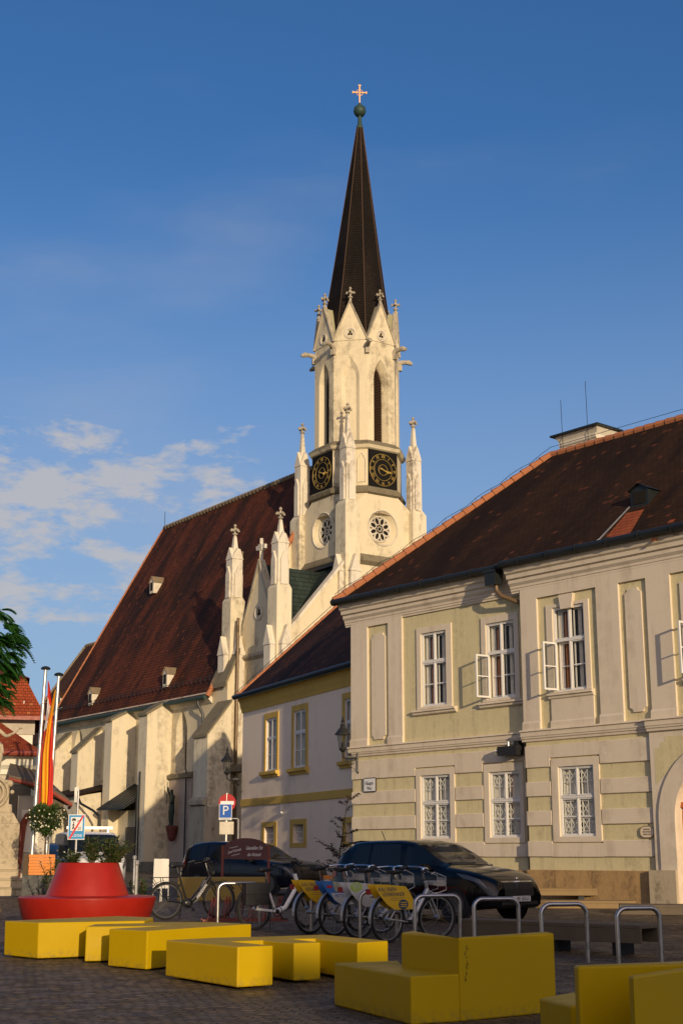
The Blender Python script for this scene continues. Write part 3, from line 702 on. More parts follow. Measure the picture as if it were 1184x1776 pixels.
# front wall strip left of the annex with sloping coping
mb=MB(); mb.prism([(-7.5,1.1),(-6.9,1.1),(-6.9,2.6),(-7.5,2.6)],0,lambda p:10.2 if p[0]<-7.2 else 11.7); mb.build('front_wall_strip',M['church'],ch)
mb=MB(); mb.prism([(-7.7,.95),(-6.86,.95),(-6.86,2.6),(-7.7,2.6)],lambda p:9.95 if p[0]<-7.2 else 11.75,lambda p:10.2 if p[0]<-7.2 else 12.0); mb.build('coping',M['stone_dark'],ch)
mb=MB(); mb.ext([(-7.1,5.55),(-7.1,6.0),(-7.35,5.85),(-7.35,5.6)],-3.0,1.1,'y'); mb.ext([(.9,5.55),(.9,5.95),(.65,5.8),(.65,5.6)],-7.6,-6.8,'x'); loose(mb,'string_course',M['stone_dark'],ch)
mb=MB(); mb.tube([(-6.9,1.15,13.6),(-6.95,1.1,13.2),(-7.02,.95,12.8),(-7.05,.9,12.2),(-7.05,.9,.6)],.085,8); mb.build('downpipe',M['brown_pipe'],ch)
# ---- nave
NX=7.5; NY0,NY1=2.6,23.3; EZ=10.0; RZ=23.7
wp=(5.95,6.0,8.0,9.05)   # pointed window centre y, sill, springing, apex
nv=MB(); nv.M=Matrix.Rotation(-pi/2,4,'Z')   # local x -> -y... wall facing -x
# in the rotated frame: world(x,y)=(Y,-X): use front-like coordinates (-y, -NX)
def nx(y): return -y
for (a,b,c) in ((NY0,9.5,5.95),(9.5,18.4,15.0),(18.4,NY1,19.3)):
    R0=arch_pts(.62,5.8,7.9,9.15); R1=arch_pts(.34,5.98,7.9,8.98)
    wall_hole(nv,nx(b),nx(a),0,EZ,nx(c),R0,-NX); splay(nv,nx(c),R0,-NX,R1,-NX+.45)
nv.M=Matrix.Identity(4)
nv.face([(-NX,NY0,0),(NX,NY0,0),(NX,NY0,EZ),(0,NY0,RZ-.1),(-NX,NY0,EZ)]); nv.face([(-NX,NY1,0),(NX,NY1,0),(NX,NY1,EZ),(0,NY1,RZ-.1),(-NX,NY1,EZ)]); nv.face([(NX,NY0,0),(NX,NY1,0),(NX,NY1,EZ),(NX,NY0,EZ)])
nv.build('nave_wall',M['church'],ch)
for c in (5.95,15.0,19.3):
    mb=MB(); mb.M=Matrix.Rotation(-pi/2,4,'Z'); fillshape(mb,nx(c),arch_pts(.36,5.9,7.9,9.05),-NX+.47); gw=mb.build('gothic_window',M['dark'],ch)
    mb=MB(); mb.M=Matrix.Rotation(-pi/2,4,'Z'); Y=-NX+.42
    mb.tube([(nx(c),Y,5.9),(nx(c),Y,8.2)],.035,5)
    for s in (-1,1): mb.tube([(nx(c)+s*.33,Y,5.9),(nx(c)+s*.33,Y,7.9),(nx(c)+s*.2,Y,8.5),(nx(c),Y,8.98)],.035,5); mb.tube([(nx(c)+s*.01,Y,7.7),(nx(c)+s*.17,Y,8.0),(nx(c)+s*.32,Y,7.7)],.025,5)
    mb.tube([(nx(c)+.13*cos(i*.6),Y,8.28+.13*sin(i*.6)) for i in range(11)],.025,5)
    for i in range(6): mb.tube([(nx(c)-.33,Y,6.2+i*.32),(nx(c)+.33,Y,6.2+i*.32)],.010,4)
    mb.box(nx(c)-.7,nx(c)+.7,-NX-.10,-NX+.3,5.70,5.80)
    mb.build('tracery',M['stone_grey'],gw)
mb=MB(); ov=.42; ez=EZ-.42
roofquad(mb,[(-NX-ov,NY1+.12,ez),(-NX-ov,NY0-.12,ez),(0,NY0-.12,RZ),(0,NY1+.12,RZ)])
roofquad(mb,[(NX+ov,NY0-.12,ez),(NX+ov,NY1+.12,ez),(0,NY1+.12,RZ),(0,NY0-.12,RZ)])
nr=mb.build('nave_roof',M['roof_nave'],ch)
ridge_tiles('ridge_tiles',(0,NY0,RZ),(0,NY1,RZ),M['ridge_old'],nr,.16,.42)
ridge_tiles('verge_tiles',(-NX-ov,NY0-.16,ez),(0,NY0-.16,RZ),M['ridge'],nr,.13,.42)
ridge_tiles('verge_tiles',(-NX-ov,NY1+.12,ez),(0,NY1+.12,RZ),M['ridge'],nr,.07,.42)
mb=MB(); mb.tube([(0,NY1,RZ),(0,NY1,RZ+1.2)],.02,4); mb.build('lightning_rod',M['gutter'],nr)
mb=MB(); mb.tube([(-NX-ov-.1,NY0-.1,ez-.06),(-NX-ov-.1,NY1+.1,ez-.06)],.12,8); mb.build('gutter',M['copper'],nr)
mb=MB(); mb.ext([(-NX-.02,9.55),(-NX-.14,9.62),(-NX-.34,9.80),(-NX-.30,9.48),(-NX-.12,9.30),(-NX-.02,9.22)],NY0,NY1,'y') ; mb.build('eaves_moulding',M['churchwhite'],ch)
mb=MB()
for i in range(42):   # snow guards along the foot of the roof
    y=NY0+.3+i*.49; mb.tube([(-NX+.25-.3,y,ez+.85),(-NX+.25-.3,y,ez+1.15)],.02,4)
for dz in (0,.16): mb.tube([(-NX-.05,NY0,ez+.92+dz),(-NX-.05,NY1,ez+.92+dz)],.014,4)
mb.build('snow_guard',M['gutter'],nr)
mb=MB(); mb.tube([(-NX-.5,3.3,ez-.1),(-NX-.5,3.3,ez-.35),(-NX-.25,3.2,ez-.9),(-NX-.25,3.1,ez-1.9)],.075,8); mb.build('downpipe',M['gutter'],ch)
def dormer(x,y,z,parent,s=1.0,roofm='ridge_old'):
    mb=MB(); hw=.34*s; L=1.0*s; h1=.9*s; h2=1.35*s
    mb.prism([(x-.42*s,y-hw),(x+.9*s,y-hw),(x+.9*s,y+hw),(x-.42*s,y+hw)],z-.15*s,z+h1)
    mb.face([(x-.42*s,y-hw,z+h1),(x-.42*s,y+hw,z+h1),(x-.42*s,y,z+h2)])
    d=mb.build('dormer',M['churchwhite'],parent)
    mb=MB(); 
    for q in (-1,1): mb.face([(x-.5*s,y+q*(hw+.08),z+h1-.06),(x-.5*s,y,z+h2+.05),(x+1.2*s,y,z+h2+.05),(x+1.2*s,y+q*(hw+.08),z+h1-.06)],[(0,0),(0,.6),(1.7,.6),(1.7,0)])
    mb.build('dormer_roof',M['roof_choir'] if roofm!='ridge_old' else M['ridge_old'],d)
    mb=MB(); mb.box(x-.44*s,x-.42*s,y-hw*.6,y+hw*.6,z+.08*s,z+h1*.92); mb.build('pane',M['dark'],d)
    mb=MB(); mb.box(x-.43*s,x+.1*s,y-hw-.006,y-hw+.0,z,z+.02) ; return d
for x,y,z in ((-3.2,18.04,18.0),(-7.2,17.93,10.55),(-7.1,8.28,10.75),(-3.25,7.86,17.9)): dormer(x,y,z,nr,.72)
# choir beyond the nave
mb=MB(); cw=5.2; ce=9.3; cy0,cy1=23.3,35.6
mb.box(-cw,cw,cy0,cy1,0,ce); mb.prism([(-cw,cy1),(cw,cy1),(cw*.45,cy1+4),(-cw*.45,cy1+4)],0,ce-.01); mb.build('choir_wall',M['church'],ch)
mb=MB(); e=.4; zr=16.9
roofquad(mb,[(-cw-e,cy1,ce-.3),(-cw-e,cy0,ce-.3),(0,cy0,zr),(0,cy1,zr)]); roofquad(mb,[(cw+e,cy0,ce-.3),(cw+e,cy1,ce-.3),(0,cy1,zr),(0,cy0,zr)])
for a,b in (((-cw*.45,cy1+4.4),(-cw-e,cy1)),((cw*.45,cy1+4.4),(-cw*.45,cy1+4.4)),((cw+e,cy1),(cw*.45,cy1+4.4))): roofquad(mb,[(*a,ce-.3),(*b,ce-.3),(0,cy1,zr)])
cr=mb.build('choir_roof',M['roof_choir'],ch)
dormer(-3.9,30.37,11.6,cr,.75,'x')
ridge_tiles('ridge_tiles',(0,cy0,zr),(0,cy1,zr),M['ridge_old'],cr,.13,.42)
ridge_tiles('hip_tiles',(-cw-e,cy1,ce-.3),(0,cy1,zr),M['ridge_old'],cr,.10,.42)
# buttresses
def buttress(y0,y1,x1,zo,zi,off=.0,ins=0):
    mb=MB(); xo=-NX-x1; mb.prism([(xo,y0),(-NX,y0),(-NX,y1),(xo,y1)],0,lambda p:zo if p[0]<-NX-.1 else zi)
    b=mb.build('buttress',M['buttress'],ch)
    mb=MB(); k=(zi-zo)/x1; mb.prism([(xo-.10,y0-.06),(-NX,y0-.06),(-NX,y1+.06),(xo-.10,y1+.06)],lambda p:zo-.14*k+.01 if p[0]<-NX-.1 else zi+.01,lambda p:zo-.14*k+.16 if p[0]<-NX-.1 else zi+.16); mb.build('coping',M['stone_dark'],b)
    return b
B1=buttress(.65,2.05,1.35,7.45,9.1)
buttress(7.1,8.1,1.5,8.95,9.8); buttress(11.5,12.4,1.5,8.95,9.7); buttress(16.0,16.9,1.5,7.5,8.85); buttress(20.4,21.3,1.5,7.4,8.85)
mb=MB(); 
for (a,b,z) in ((.6,2.1,4.0),): mb.ext([(-NX-1.3,z-.15),(-NX-1.6,z-.05),(-NX-1.6,z+.15),(-NX-1.3,z+.35)],a,b,'y')
mb.box(-NX-1.5,-NX,.56,2.12,0,3.85); 
loose(mb,'buttress_ledge',M['stone_grey'],B1)
# recessed chapel niche and the lean-to roofs between the buttresses
mb=MB(); mb.M=Matrix.Rotation(-pi/2,4,'Z'); ny=-NX-2.7
R0=arch_pts(1.15,.9,3.0,4.2); R0=[(0,.9)]+R0[1:]
wall_hole(mb,nx(18.4),nx(12.9),0,4.75,nx(15.2),R0,ny); splay(mb,nx(15.2),R0,ny,R0,ny+1.2)
mb.M=Matrix.Identity(4); mb.face([(-NX-2.7,12.9,0),(-NX,12.9,0),(-NX,12.9,5.2),(-NX-2.7,12.9,4.75)]); mb.face([(-NX-2.7,18.4,0),(-NX,18.4,0),(-NX,18.4,5.2),(-NX-2.7,18.4,4.75)])
cn=mb.build('chapel_niche',M['buttress'],ch)
mb=MB(); mb.M=Matrix.Rotation(-pi/2,4,'Z'); fillshape(mb,nx(15.2),R0,ny+1.15); mb.box(nx(15.2)-1.0,nx(15.2)+1.0,ny+.5,ny+1.1,.9,2.0); mb.build('relief',M['stone_dark'],cn)
mb=MB(); mb.prism([(-NX-3.0,12.6),(-NX,12.6),(-NX,18.7),(-NX-3.0,18.7)],lambda p:4.72 if p[0]<-9 else 5.45,lambda p:4.82 if p[0]<-9 else 5.55); mb.build('chapel_roof',M['roof_choir'],cn)
mb=MB(); mb.tube([(-NX-2.95,12.55,4.7),(-NX-2.9,12.2,4.3),(-NX-2.6,11.2,3.9),(-NX-2.5,10.6,3.6),(-NX-2.5,10.6,3.0)],.07,8); mb.build('downpipe',M['gutter'],cn)
mb=MB(); mb.prism([(-NX-2.2,8.2),(-NX,8.2),(-NX,11.6),(-NX-2.2,11.6)],lambda p:3.9 if p[0]<-9 else 5.3,lambda p:4.0 if p[0]<-9 else 5.4)
for i in range(7): mb.prism([(-NX-2.2,8.3+i*.5),(-NX,8.3+i*.5),(-NX,8.36+i*.5),(-NX-2.2,8.36+i*.5)],lambda p:4.0 if p[0]<-9 else 5.4,lambda p:4.05 if p[0]<-9 else 5.45)
mb.build('porch_roof',M['gutter'],ch)
mb=MB(); mb.box(-NX-.9,-NX,8.2,11.5,0,3.9); mb.build('porch_wall',M['church'],ch)
mb=MB(); mb.box(-NX-.95,-NX-.9,9.0,10.4,.6,3.0); mb.build('porch_door',M['plank_dark'],ch)
# memorial panel with a bronze figure
mb=MB(); mb.box(-NX-.10,-NX,4.5,7.0,.7,5.55); pn=mb.build('memorial_panel',M['panel_pink'],ch)
mb=MB(); mb.ext([(-NX,5.45),(-NX-.24,5.5),(-NX-.24,5.68),(-NX,5.8)],4.4,7.08,'y'); mb.box(-NX-.16,-NX,4.5,7.0,.62,.9); loose(mb,'ledge',M['stone_dark'],pn)
# ropes and pipes down the wall
mb=MB(); 
for y,zt,zb in ((4.95,5.9,.6),(8.2,5.2,.6),(7.9,5.9,.6)): mb.tube([(-NX-.2 if y<7 else -NX-1.56,y if y<7 else y-.25,zt),(-NX-.2 if y<7 else -NX-1.56,y if y<7 else y-.25,zb)],.04,6)
loose(mb,'wall_pipe',M['gutter'],ch)
mb=MB(); mb.box(-NX-1.62,-NX-1.5,-.0,8.3,.4,1.15); 
mb.build('plinth',M['stone_dark'],ch)
# bronze figure (a thing of its own, standing on a bracket)
def skin_body(name, nodes, edges, mat, parent=None, sub=2, root=0):
    me=bpy.data.meshes.new(name); me.from_pydata([n[:3] for n in nodes],edges,[]); o=bpy.data.objects.new(name,me); C.objects.link(o)
    m=o.modifiers.new('skin','SKIN'); m.use_smooth_shade=True
    for v,n in zip(me.skin_vertices[0].data,nodes): v.radius=(n[3],n[3] if len(n)<5 else n[4])
    me.skin_vertices[0].data[root].use_root=True
    s=o.modifiers.new('sub','SUBSURF'); s.levels=sub; s.render_levels=sub
    me.materials.append(mat)
    if parent: o.parent=parent
    return o
fg=empty('bronze_figure',tuple(Matrix.Translation((TX,TY,0))@Matrix.Rotation(CROT,4,'Z')@Vector((-NX-.42,6.05,2.95))),CROT-pi/2,'dark green bronze figure on a red bracket in the niche of the church wall','statue')
nd=[(0,0,1.05,.15,.12),(0,0,1.3,.14,.11),(0,0,1.55,.17,.12),(0,0,1.72,.06),(0,-.03,1.86,.09),(0,-.02,1.95,.085),
 (.2,0,1.6,.07),(.26,-.08,1.3,.055),(.12,-.2,1.25,.045),(-.2,0,1.62,.07),(-.28,-.06,1.85,.055),(-.30,-.12,2.1,.045),
 (.09,0,.85,.13),(.1,-.03,.5,.11),(.1,0,.12,.08),(-.09,0,.85,.13),(-.1,0,.5,.11),(-.12,.02,.12,.08),(.12,-.12,.05,.05),(-.12,-.1,.05,.05)]
ed=[(0,1),(1,2),(2,3),(3,4),(4,5),(2,6),(6,7),(7,8),(2,9),(9,10),(10,11),(0,12),(12,13),(13,14),(0,15),(15,16),(16,17),(14,18),(17,19)]
skin_body('robed_body',nd,ed,M['bronze'],fg)
mb=MB(); mb.tube([(-.32,-.14,1.2),(-.3,-.14,2.35)],.02,6); mb.build('staff',M['bronze'],fg)
mb=MB(); mb.lathe([(.10,-.75),(.2,-.6),(.26,-.3),(.33,-.05),(.33,.06),(.1,.07)],0,.05,12); mb.build('bracket',M['terracotta'],fg)
# ------------------------------------------------------------------ windows
def sash(mb, x0,x1,z0,z1,y,t=.05,d=.05,bars=(),vb=(),M_=None):
    o=mb.M; mb.M=o@M_ if M_ is not None else o
    mb.box(x0,x0+t,y,y+d,z0,z1); mb.box(x1-t,x1,y,y+d,z0,z1); mb.box(x0+t,x1-t,y+.001,y+d-.001,z0,z0+t); mb.box(x0+t,x1-t,y+.001,y+d-.001,z1-t,z1)
    for b in bars: mb.box(x0+t,x1-t,y+.01,y+d-.01,b-.014,b+.014)
    mb.M=o
def window(parent,x0,x1,z0,z1,y=.03,tr=.60,opened=None,grille=False,sill=None,curt='curtain',depth=.6,label=None,blind=False):
    cx=(x0+x1)/2; zt=z0+(z1-z0)*tr; mb=MB(); f=.042
    mb.box(x0,x0+f,y-.02,y+.045,z0,z1); mb.box(x1-f,x1,y-.02,y+.045,z0,z1); mb.box(x0+f,x1-f,y-.02,y+.045,z0,z0+f); mb.box(x0+f,x1-f,y-.02,y+.045,z1-f,z1)
    mb.box(x0+f,x1-f,y-.025,y+.04,zt-.028,zt+.028); mb.box(cx-.022,cx+.022,y-.024,y+.04,z0+f,zt-.035); mb.box(cx-.022,cx+.022,y-.024,y+.04,zt+.035,z1-f)
    zm=(z0+zt)/2
    for s,(a,b) in enumerate(((x0+f,cx-.022),(cx+.022,x1-f))):
        sash(mb,a,b,zt+.035,z1-f,y-.01,.026,.035)
        if not (opened=='left' and s==0): sash(mb,a,b,z0+f,zt-.035,y-.01,.026,.035,(zm,))
    # inner sashes of the box window
    for a,b in ((x0+f,cx-.02),(cx+.02,x1-f)):
        sash(mb,a+.03,b-.0,zt+.05,z1-f-.03,y+.08,.035,.02); sash(mb,a+.03,b,z0+f+.02,zt-.04,y+.08,.035,.022,(zm,))
    w_=mb.build('window',M['window_white'],parent)
    if label: w_['label']=label
    if opened=='left':   # outer casement swung out square to the wall
        mb=MB(); Lw=(cx-.022)-(x0+f); ang=radians(97)
        Mx=Matrix.Translation((x0+f,y-.02,0))@Matrix.Rotation(-ang,4,'Z'); sash(mb,0,Lw,z0+f,zt-.035,0,.045,.045,(zm,),M_=Mx)
        cs=mb.build('casement',M['window_white'],w_); cs['label']='casement swung out square to the wall'
        mb=MB(); mb.M=Mx; mb.face([(.04,.02,z0+f),(Lw-.04,.02,z0+f),(Lw-.04,.02,zt-.05),(.04,.02,zt-.05)]); mb.build('pane',M['glass'],cs,fix=False)
    mb=MB(); mb.face([(x0+.03,y+.012,z0+.03),(x1-.03,y+.012,z0+.03),(x1-.03,y+.012,z1-.03),(x0+.03,y+.012,z1-.03)]) if not opened else None
    if opened:
        for a,b,c,d in ((x0+.04,x1-.04,zt,z1-.04),(cx,x1-.04,z0+.04,zt)): mb.face([(a,y+.03,c),(b,y+.03,c),(b,y+.03,d),(a,y+.03,d)])
    mb.build('pane',M['glass'],w_,fix=False)
    # room behind
    mb=MB(); D=y+depth
    mb.face([(x0-.2,D,z0-.1),(x1+.2,D,z0-.1),(x1+.2,D,z1+.1),(x0-.2,D,z1+.1)])
    for X in (x0-.05,x1+.05): mb.face([(X,y+.09,z0-.1),(X,D,z0-.1),(X,D,z1+.1),(X,y+.09,z1+.1)])
    for Z in (z0-.02,z1+.02): mb.face([(x0-.05,y+.09,Z),(x1+.05,y+.09,Z),(x1+.05,D,Z),(x0-.05,D,Z)])
    mb.build('room',M['room'],w_,fix=False)
    def cloth(a,b,za,zb,yy,fold=7,amp=.012):
        q=MB(); n=24; vs=[]
        for i in range(n+1):
            t=i/n; x=a+(b-a)*t; vs.append((x,yy+amp*sin(t*fold*2*pi)+amp*.5*sin(t*17)))
        for p,r in zip(vs,vs[1:]): q.face([(p[0],p[1],za),(r[0],r[1],za),(r[0],r[1],zb),(p[0],p[1],zb)])
        return q
    W_=x1-x0
    if curt=='curtain':
        cloth(x0,x0+W_*.20,z0,z1,y+.13).build('curtain',M['curtain'],w_,smooth=True); cloth(x1-W_*.34,x1-W_*.22,z0,z1,y+.13).build('curtain',M['curtain'],w_,smooth=True)
        cloth(x1-W_*.18,x1,z0,z1,y+.19).build('curtain',M['curtain_red'],w_,smooth=True); cloth(x0+W_*.18,x0+W_*.36,z0,z1,y+.17).build('curtain',M['curtain_red'],w_,smooth=True)
    elif curt=='blind':
        q=MB(); q.face([(x0+.05,y+.16,z0),(x1-.05,y+.16,z0),(x1-.05,y+.16,zt-.05),(x0+.05,y+.16,zt-.05)]); q.build('blind',M['blind'],w_)
    elif curt=='part':
        q=MB(); q.face([(x0+.05,y+.16,z0),(cx,y+.16,z0),(cx-.1,y+.16,zt-.25),(x0+.05,y+.16,zt-.1)]); q.face([(cx,y+.16,z0+.4),(x1-.05,y+.16,z0+.55),(x1-.05,y+.16,zt),(cx,y+.16,zt-.2)]); q.build('blind',M['blind'],w_)
    elif curt=='net':
        cloth(x0,x1,z0,z1,y+.48,11,.03).build('curtain',M['curtain'],w_,smooth=True) if False else None
        cloth(x0,x0+W_*.38,z0,z1,y+.13).build('curtain',M['curtain'],w_,smooth=True); cloth(x1-W_*.42,x1-W_*.12,z0,z1,y+.13).build('curtain',M['curtain'],w_,smooth=True)
    if grille:
        q=MB(); gy=y+.045; nb=6
        for i in range(nb): 
            X=x0+.09+(x1-x0-.18)*i/(nb-1); q.tube([(X,gy,z0),(X,gy,z1)],.013,5)
        for Z in (z0+.12,z0+.42,zt-.45,zt-.1,zt+.35): q.tube([(x0,gy,Z),(x1,gy,Z)],.013,5)
        for i in range(nb-1):
            X=x0+.09+(x1-x0-.18)*(i+.5)/(nb-1); hw=(x1-x0-.18)/(nb-1)/2
            for zc in (z0+.27,zt-.28,z1-.22):
                for s in (-1,1): q.tube([(X-s*hw,gy,zc-.13),(X,gy,zc),(X-s*hw,gy,zc+.13)],.010,4)
            q.tube([(X+hw*cos(a),gy,zt-.45-hw*1.6*abs(sin(a))) for a in (0,.6,1.2,1.57,2.0,2.6,3.14)],.009,4)
        q.build('grille',M['window_white'],w_)
    if sill:
        q=MB(); a,b,z,pr=sill; q.ext([(pr+.0,z),(pr-.13,z-.02),(pr-.14,z-.07),(pr-.09,z-.09),(pr-.08,z-.14),(pr-.03,z-.17),(pr,z-.17)],a,b,'x'); q.build('sill',M['cream'],w_)
    return w_
# ------------------------------------------------------------------ cream corner house
hs=empty('town_house',(.3275,40.5,0),atan2(-.76380,.64546),'two storey cream and olive corner house with banded stucco and a dark tiled roof','house')
PX=6.95; OFF=-.25; XE=24; GZ=.3
U1=(2.93,3.93,5.42,7.46); U2=(5.43,6.45,5.42,7.42); G1=(2.85,3.99,1.90,3.57); G2=(5.42,6.50,1.90,3.55)
U3=(7.98,9.00,5.37,7.48); G3=(7.98,9.09,1.90,3.56); U4=(12.05,13.1,5.37,7.48); U5=(16,17.05,5.37,7.48)
mb=MB(); grid_wall(mb,0,PX,GZ,8.3,[U1,U2,G1,G2],0,.5); 
grid_wall(mb,PX,10.9,GZ,8.4,[U3,G3],OFF,.5); grid_wall(mb,10.9,XE,4.3,8.4,[U4,U5],OFF,.5)
mb.face([(PX,OFF,GZ),(PX,0,GZ),(PX,0,8.3),(PX,OFF,8.3)])
mb.face([(0,0,GZ),(0,11,GZ),(0,11,8.3),(0,0,8.3)]); mb.face([(0,11,GZ),(XE,11,GZ),(XE,11,8.3),(0,11,8.3)]); mb.face([(XE,OFF,GZ),(XE,11,GZ),(XE,11,8.3),(XE,OFF,8.3)])
mb.build('wall',M['green'],hs)
# cream stucco: bands, pilasters and panels, each standing proud of the wall
def rustic(y,x0,x1,gaps,bands,name='band',pr=.045):
    for za,zb in bands:
        xs=[x0]; 
        for a,b,c,d in gaps:
            if za<d and zb>c: xs += [a,b]
        xs.append(x1)
        for i in range(0,len(xs),2):
            q=MB(); a,b=xs[i],xs[i+1]
            q.ext([(y,za),(y-pr+.012,za),(y-pr,za+.012),(y-pr,zb-.012),(y-pr+.012,zb),(y,zb)],a,b,'x'); q.build(name,M['cream'],hs)
BANDS=((1.43,1.80),(2.17,2.52),(2.87,3.22),(3.57,4.10))
rustic(0,0,PX-.0,[(2.64,4.20,1.74,3.79),(5.20,6.66,1.74,3.79)],BANDS)
rustic(OFF,PX-.005,10.84,[(7.73,9.30,1.74,3.79)],BANDS)
def surround(y,x0,x1,z0,z1,h,pr=.04,name='window_surround'):
    q=MB(); a,b,c,d=h
    for X0,X1,Z0,Z1 in ((x0,a,z0,z1),(b,x1,z0,z1),(a,b,z0,c),(a,b,d,z1)):
        q.box(X0,X1,y-pr,y+.001,Z0,Z1)
    return q.build(name,M['cream'],hs)
for y_,a_,b_ in ((0,2.64,4.20),(0,5.20,6.66),(OFF,7.73,9.30)):
    for za,zb in ((3.79,4.10),(1.43,1.74)):
        q=MB(); q.box(a_,b_,y_-.043,y_+.001,za,zb); q.build('band',M['cream'],hs)
surround(0,2.68,4.16,1.77,3.75,G1); surround(0,5.24,6.62,1.77,3.75,G2); surround(OFF,7.77,9.26,1.77,3.75,G3)
surround(0,2.77,4.14,5.36,7.62,U1); surround(0,5.27,6.60,5.36,7.60,U2)
# upper storey skins with sunk fields
def skin(y,x0,x1,z0,z1,holes,pr=.07,name='pilaster'):
    q=MB(); grid_wall(q,x0,x1,z0,z1,holes,y-pr,pr-.002)
    q.face([(x0,y-pr,z0),(x0,y,z0),(x0,y,z1),(x0,y-pr,z1)]); q.face([(x1,y-pr,z0),(x1,y,z0),(x1,y,z1),(x1,y-pr,z1)])
    return q.build(name,M['cream'],hs)
skin(0,0,2.20,4.50,8.2,[(.72,1.62,4.505,7.93)])
skin(OFF,PX,XE,4.50,8.25,[(7.50,9.42,4.505,7.80),(10.10,10.92,4.505,7.80),(11.60,13.55,4.505,7.80),(14.2,15.0,4.505,7.8),(15.6,17.5,4.505,7.8)])
def notched(x0,x1,z0,z1,r=.07,y=0,pr=.045,name='panel'):
    q=MB(); pts=[]
    for (cx,cz,a0) in ((x1,z1,180),(x0,z1,270),(x0,z0,0),(x1,z0,90)):
        A=[(cx+r*cos(radians(a0+90*(1-t/5))),cz+r*sin(radians(a0+90*(1-t/5)))) for t in range(6)]
        # small square lug beside each hollow corner
        pts+=A
    q.M=Matrix.Identity(4); n=len(pts); i0=q.add([(p[0],y-pr,p[1]) for p in pts]+[(p[0],y+.001,p[1]) for p in pts])
    q.idx([i0+i for i in range(n)]); 
    for i in range(n): j=(i+1)%n; q.idx([i0+i,i0+j,i0+n+j,i0+n+i])
    return q.build(name,M['cream'],hs)
notched(.88,1.47,4.66,7.68,.10,0); notched(10.27,10.75,4.70,7.62,.10,OFF); notched(14.35,14.85,4.70,7.62,.1,OFF)
for wx,U in ((0,U3),(4.07,U4),(8.02,U5)):
    surround(OFF,7.78+wx,9.15+wx,5.36,7.56,U)
    q=MB(); q.prism([(8.32+wx,7.40),(8.66+wx,7.40),(8.72+wx,7.76),(8.26+wx,7.76)],0,1); 
    for i,vv in enumerate(q.v): q.v[i]=Vector((vv.x,OFF-.06-(.045 if vv.z>.5 else -.06),vv.y))
    q.build('keystone',M['cream'],hs)
    q=MB(); q.box(7.86+wx,9.20+wx,OFF-.045,OFF+.001,4.55,5.22); q.build('apron',M['cream'],hs)
q=MB()  # pilaster feet
for a,b in ((0,.72),(1.62,2.20)): q.ext([(-.07,4.5),(-.10,4.5),(-.10,4.66),(-.07,4.72)],a-.02,b+.02,'x')
loose(q,'pilaster_foot',M['cream'],hs)
q=MB()
for a,b in ((PX,7.50),(9.42,10.10),(10.92,11.60)): q.ext([(OFF-.07,4.5),(OFF-.10,4.5),(OFF-.10,4.66),(OFF-.07,4.72)],a-.02,b+.02,'x')
for a in (7.84,): q.ext([(OFF-.045,4.5),(OFF-.07,4.5),(OFF-.07,4.64),(OFF-.045,4.68)],a,a+1.38,'x')
loose(q,'pilaster_foot',M['cream'],hs)
BELT=[(0,4.50),(-.13,4.50),(-.14,4.46),(-.10,4.44),(-.10,4.34),(-.08,4.33),(-.075,4.29),(-.05,4.27),(-.045,4.22),(0,4.20)]
def prof(P,y): return [(a+y,b) for a,b in P]
q=MB(); q.ext(prof(BELT,0),-.1,PX-.01,'x'); q.build('belt_course',M['cream'],hs)
q=MB(); q.ext(prof(BELT,OFF),PX-.1,10.84,'x'); q.build('belt_course',M['cream'],hs)
q=MB(); q.ext(prof(BELT,OFF-.12),10.80,XE,'x'); q.build('belt_course',M['cream'],hs)
CORN=[(0,8.02),(-.05,8.02),(-.05,8.06),(-.075,8.08),(-.075,8.13),(-.095,8.14),(-.10,8.20),(-.16,8.27),(-.165,8.36),(-.23,8.38),(-.24,8.48),(-.30,8.52),(-.33,8.60),(-.35,8.62),(-.35,8.66),(0,8.66)]
q=MB(); q.ext(prof(CORN,0),-.26,PX-.01,'x'); q.build('cornice',M['cream'],hs)
q=MB(); q.ext(prof(CORN,OFF),PX-.30,XE,'x'); q.build('cornice',M['cream'],hs)
q=MB(); q.box(-.31,PX-.33,-.44,0,8.662,8.70); q.box(PX-.32,XE,-.66,0,8.663,8.71); q.build('cornice_flashing',M['copper'],hs)
# stone plinth in blocks
def blocks(y,x0,x1,zt,n,pr):
    q=MB(); x=x0; k=0
    while x<x1-.05:
        L=min(random.uniform(.85,1.25),x1-x); 
        if x1-(x+L)<.4: L=x1-x
        q.box(x+.006,x+L-.006,y-pr-random.uniform(0,.012),y+.001,GZ-.1,zt); x+=L
    return q.build('plinth',M['plinth'],hs)
blocks(0,0,PX-.03,1.10,6,.07); blocks(OFF,PX-.04,10.82,1.12,4,.07)
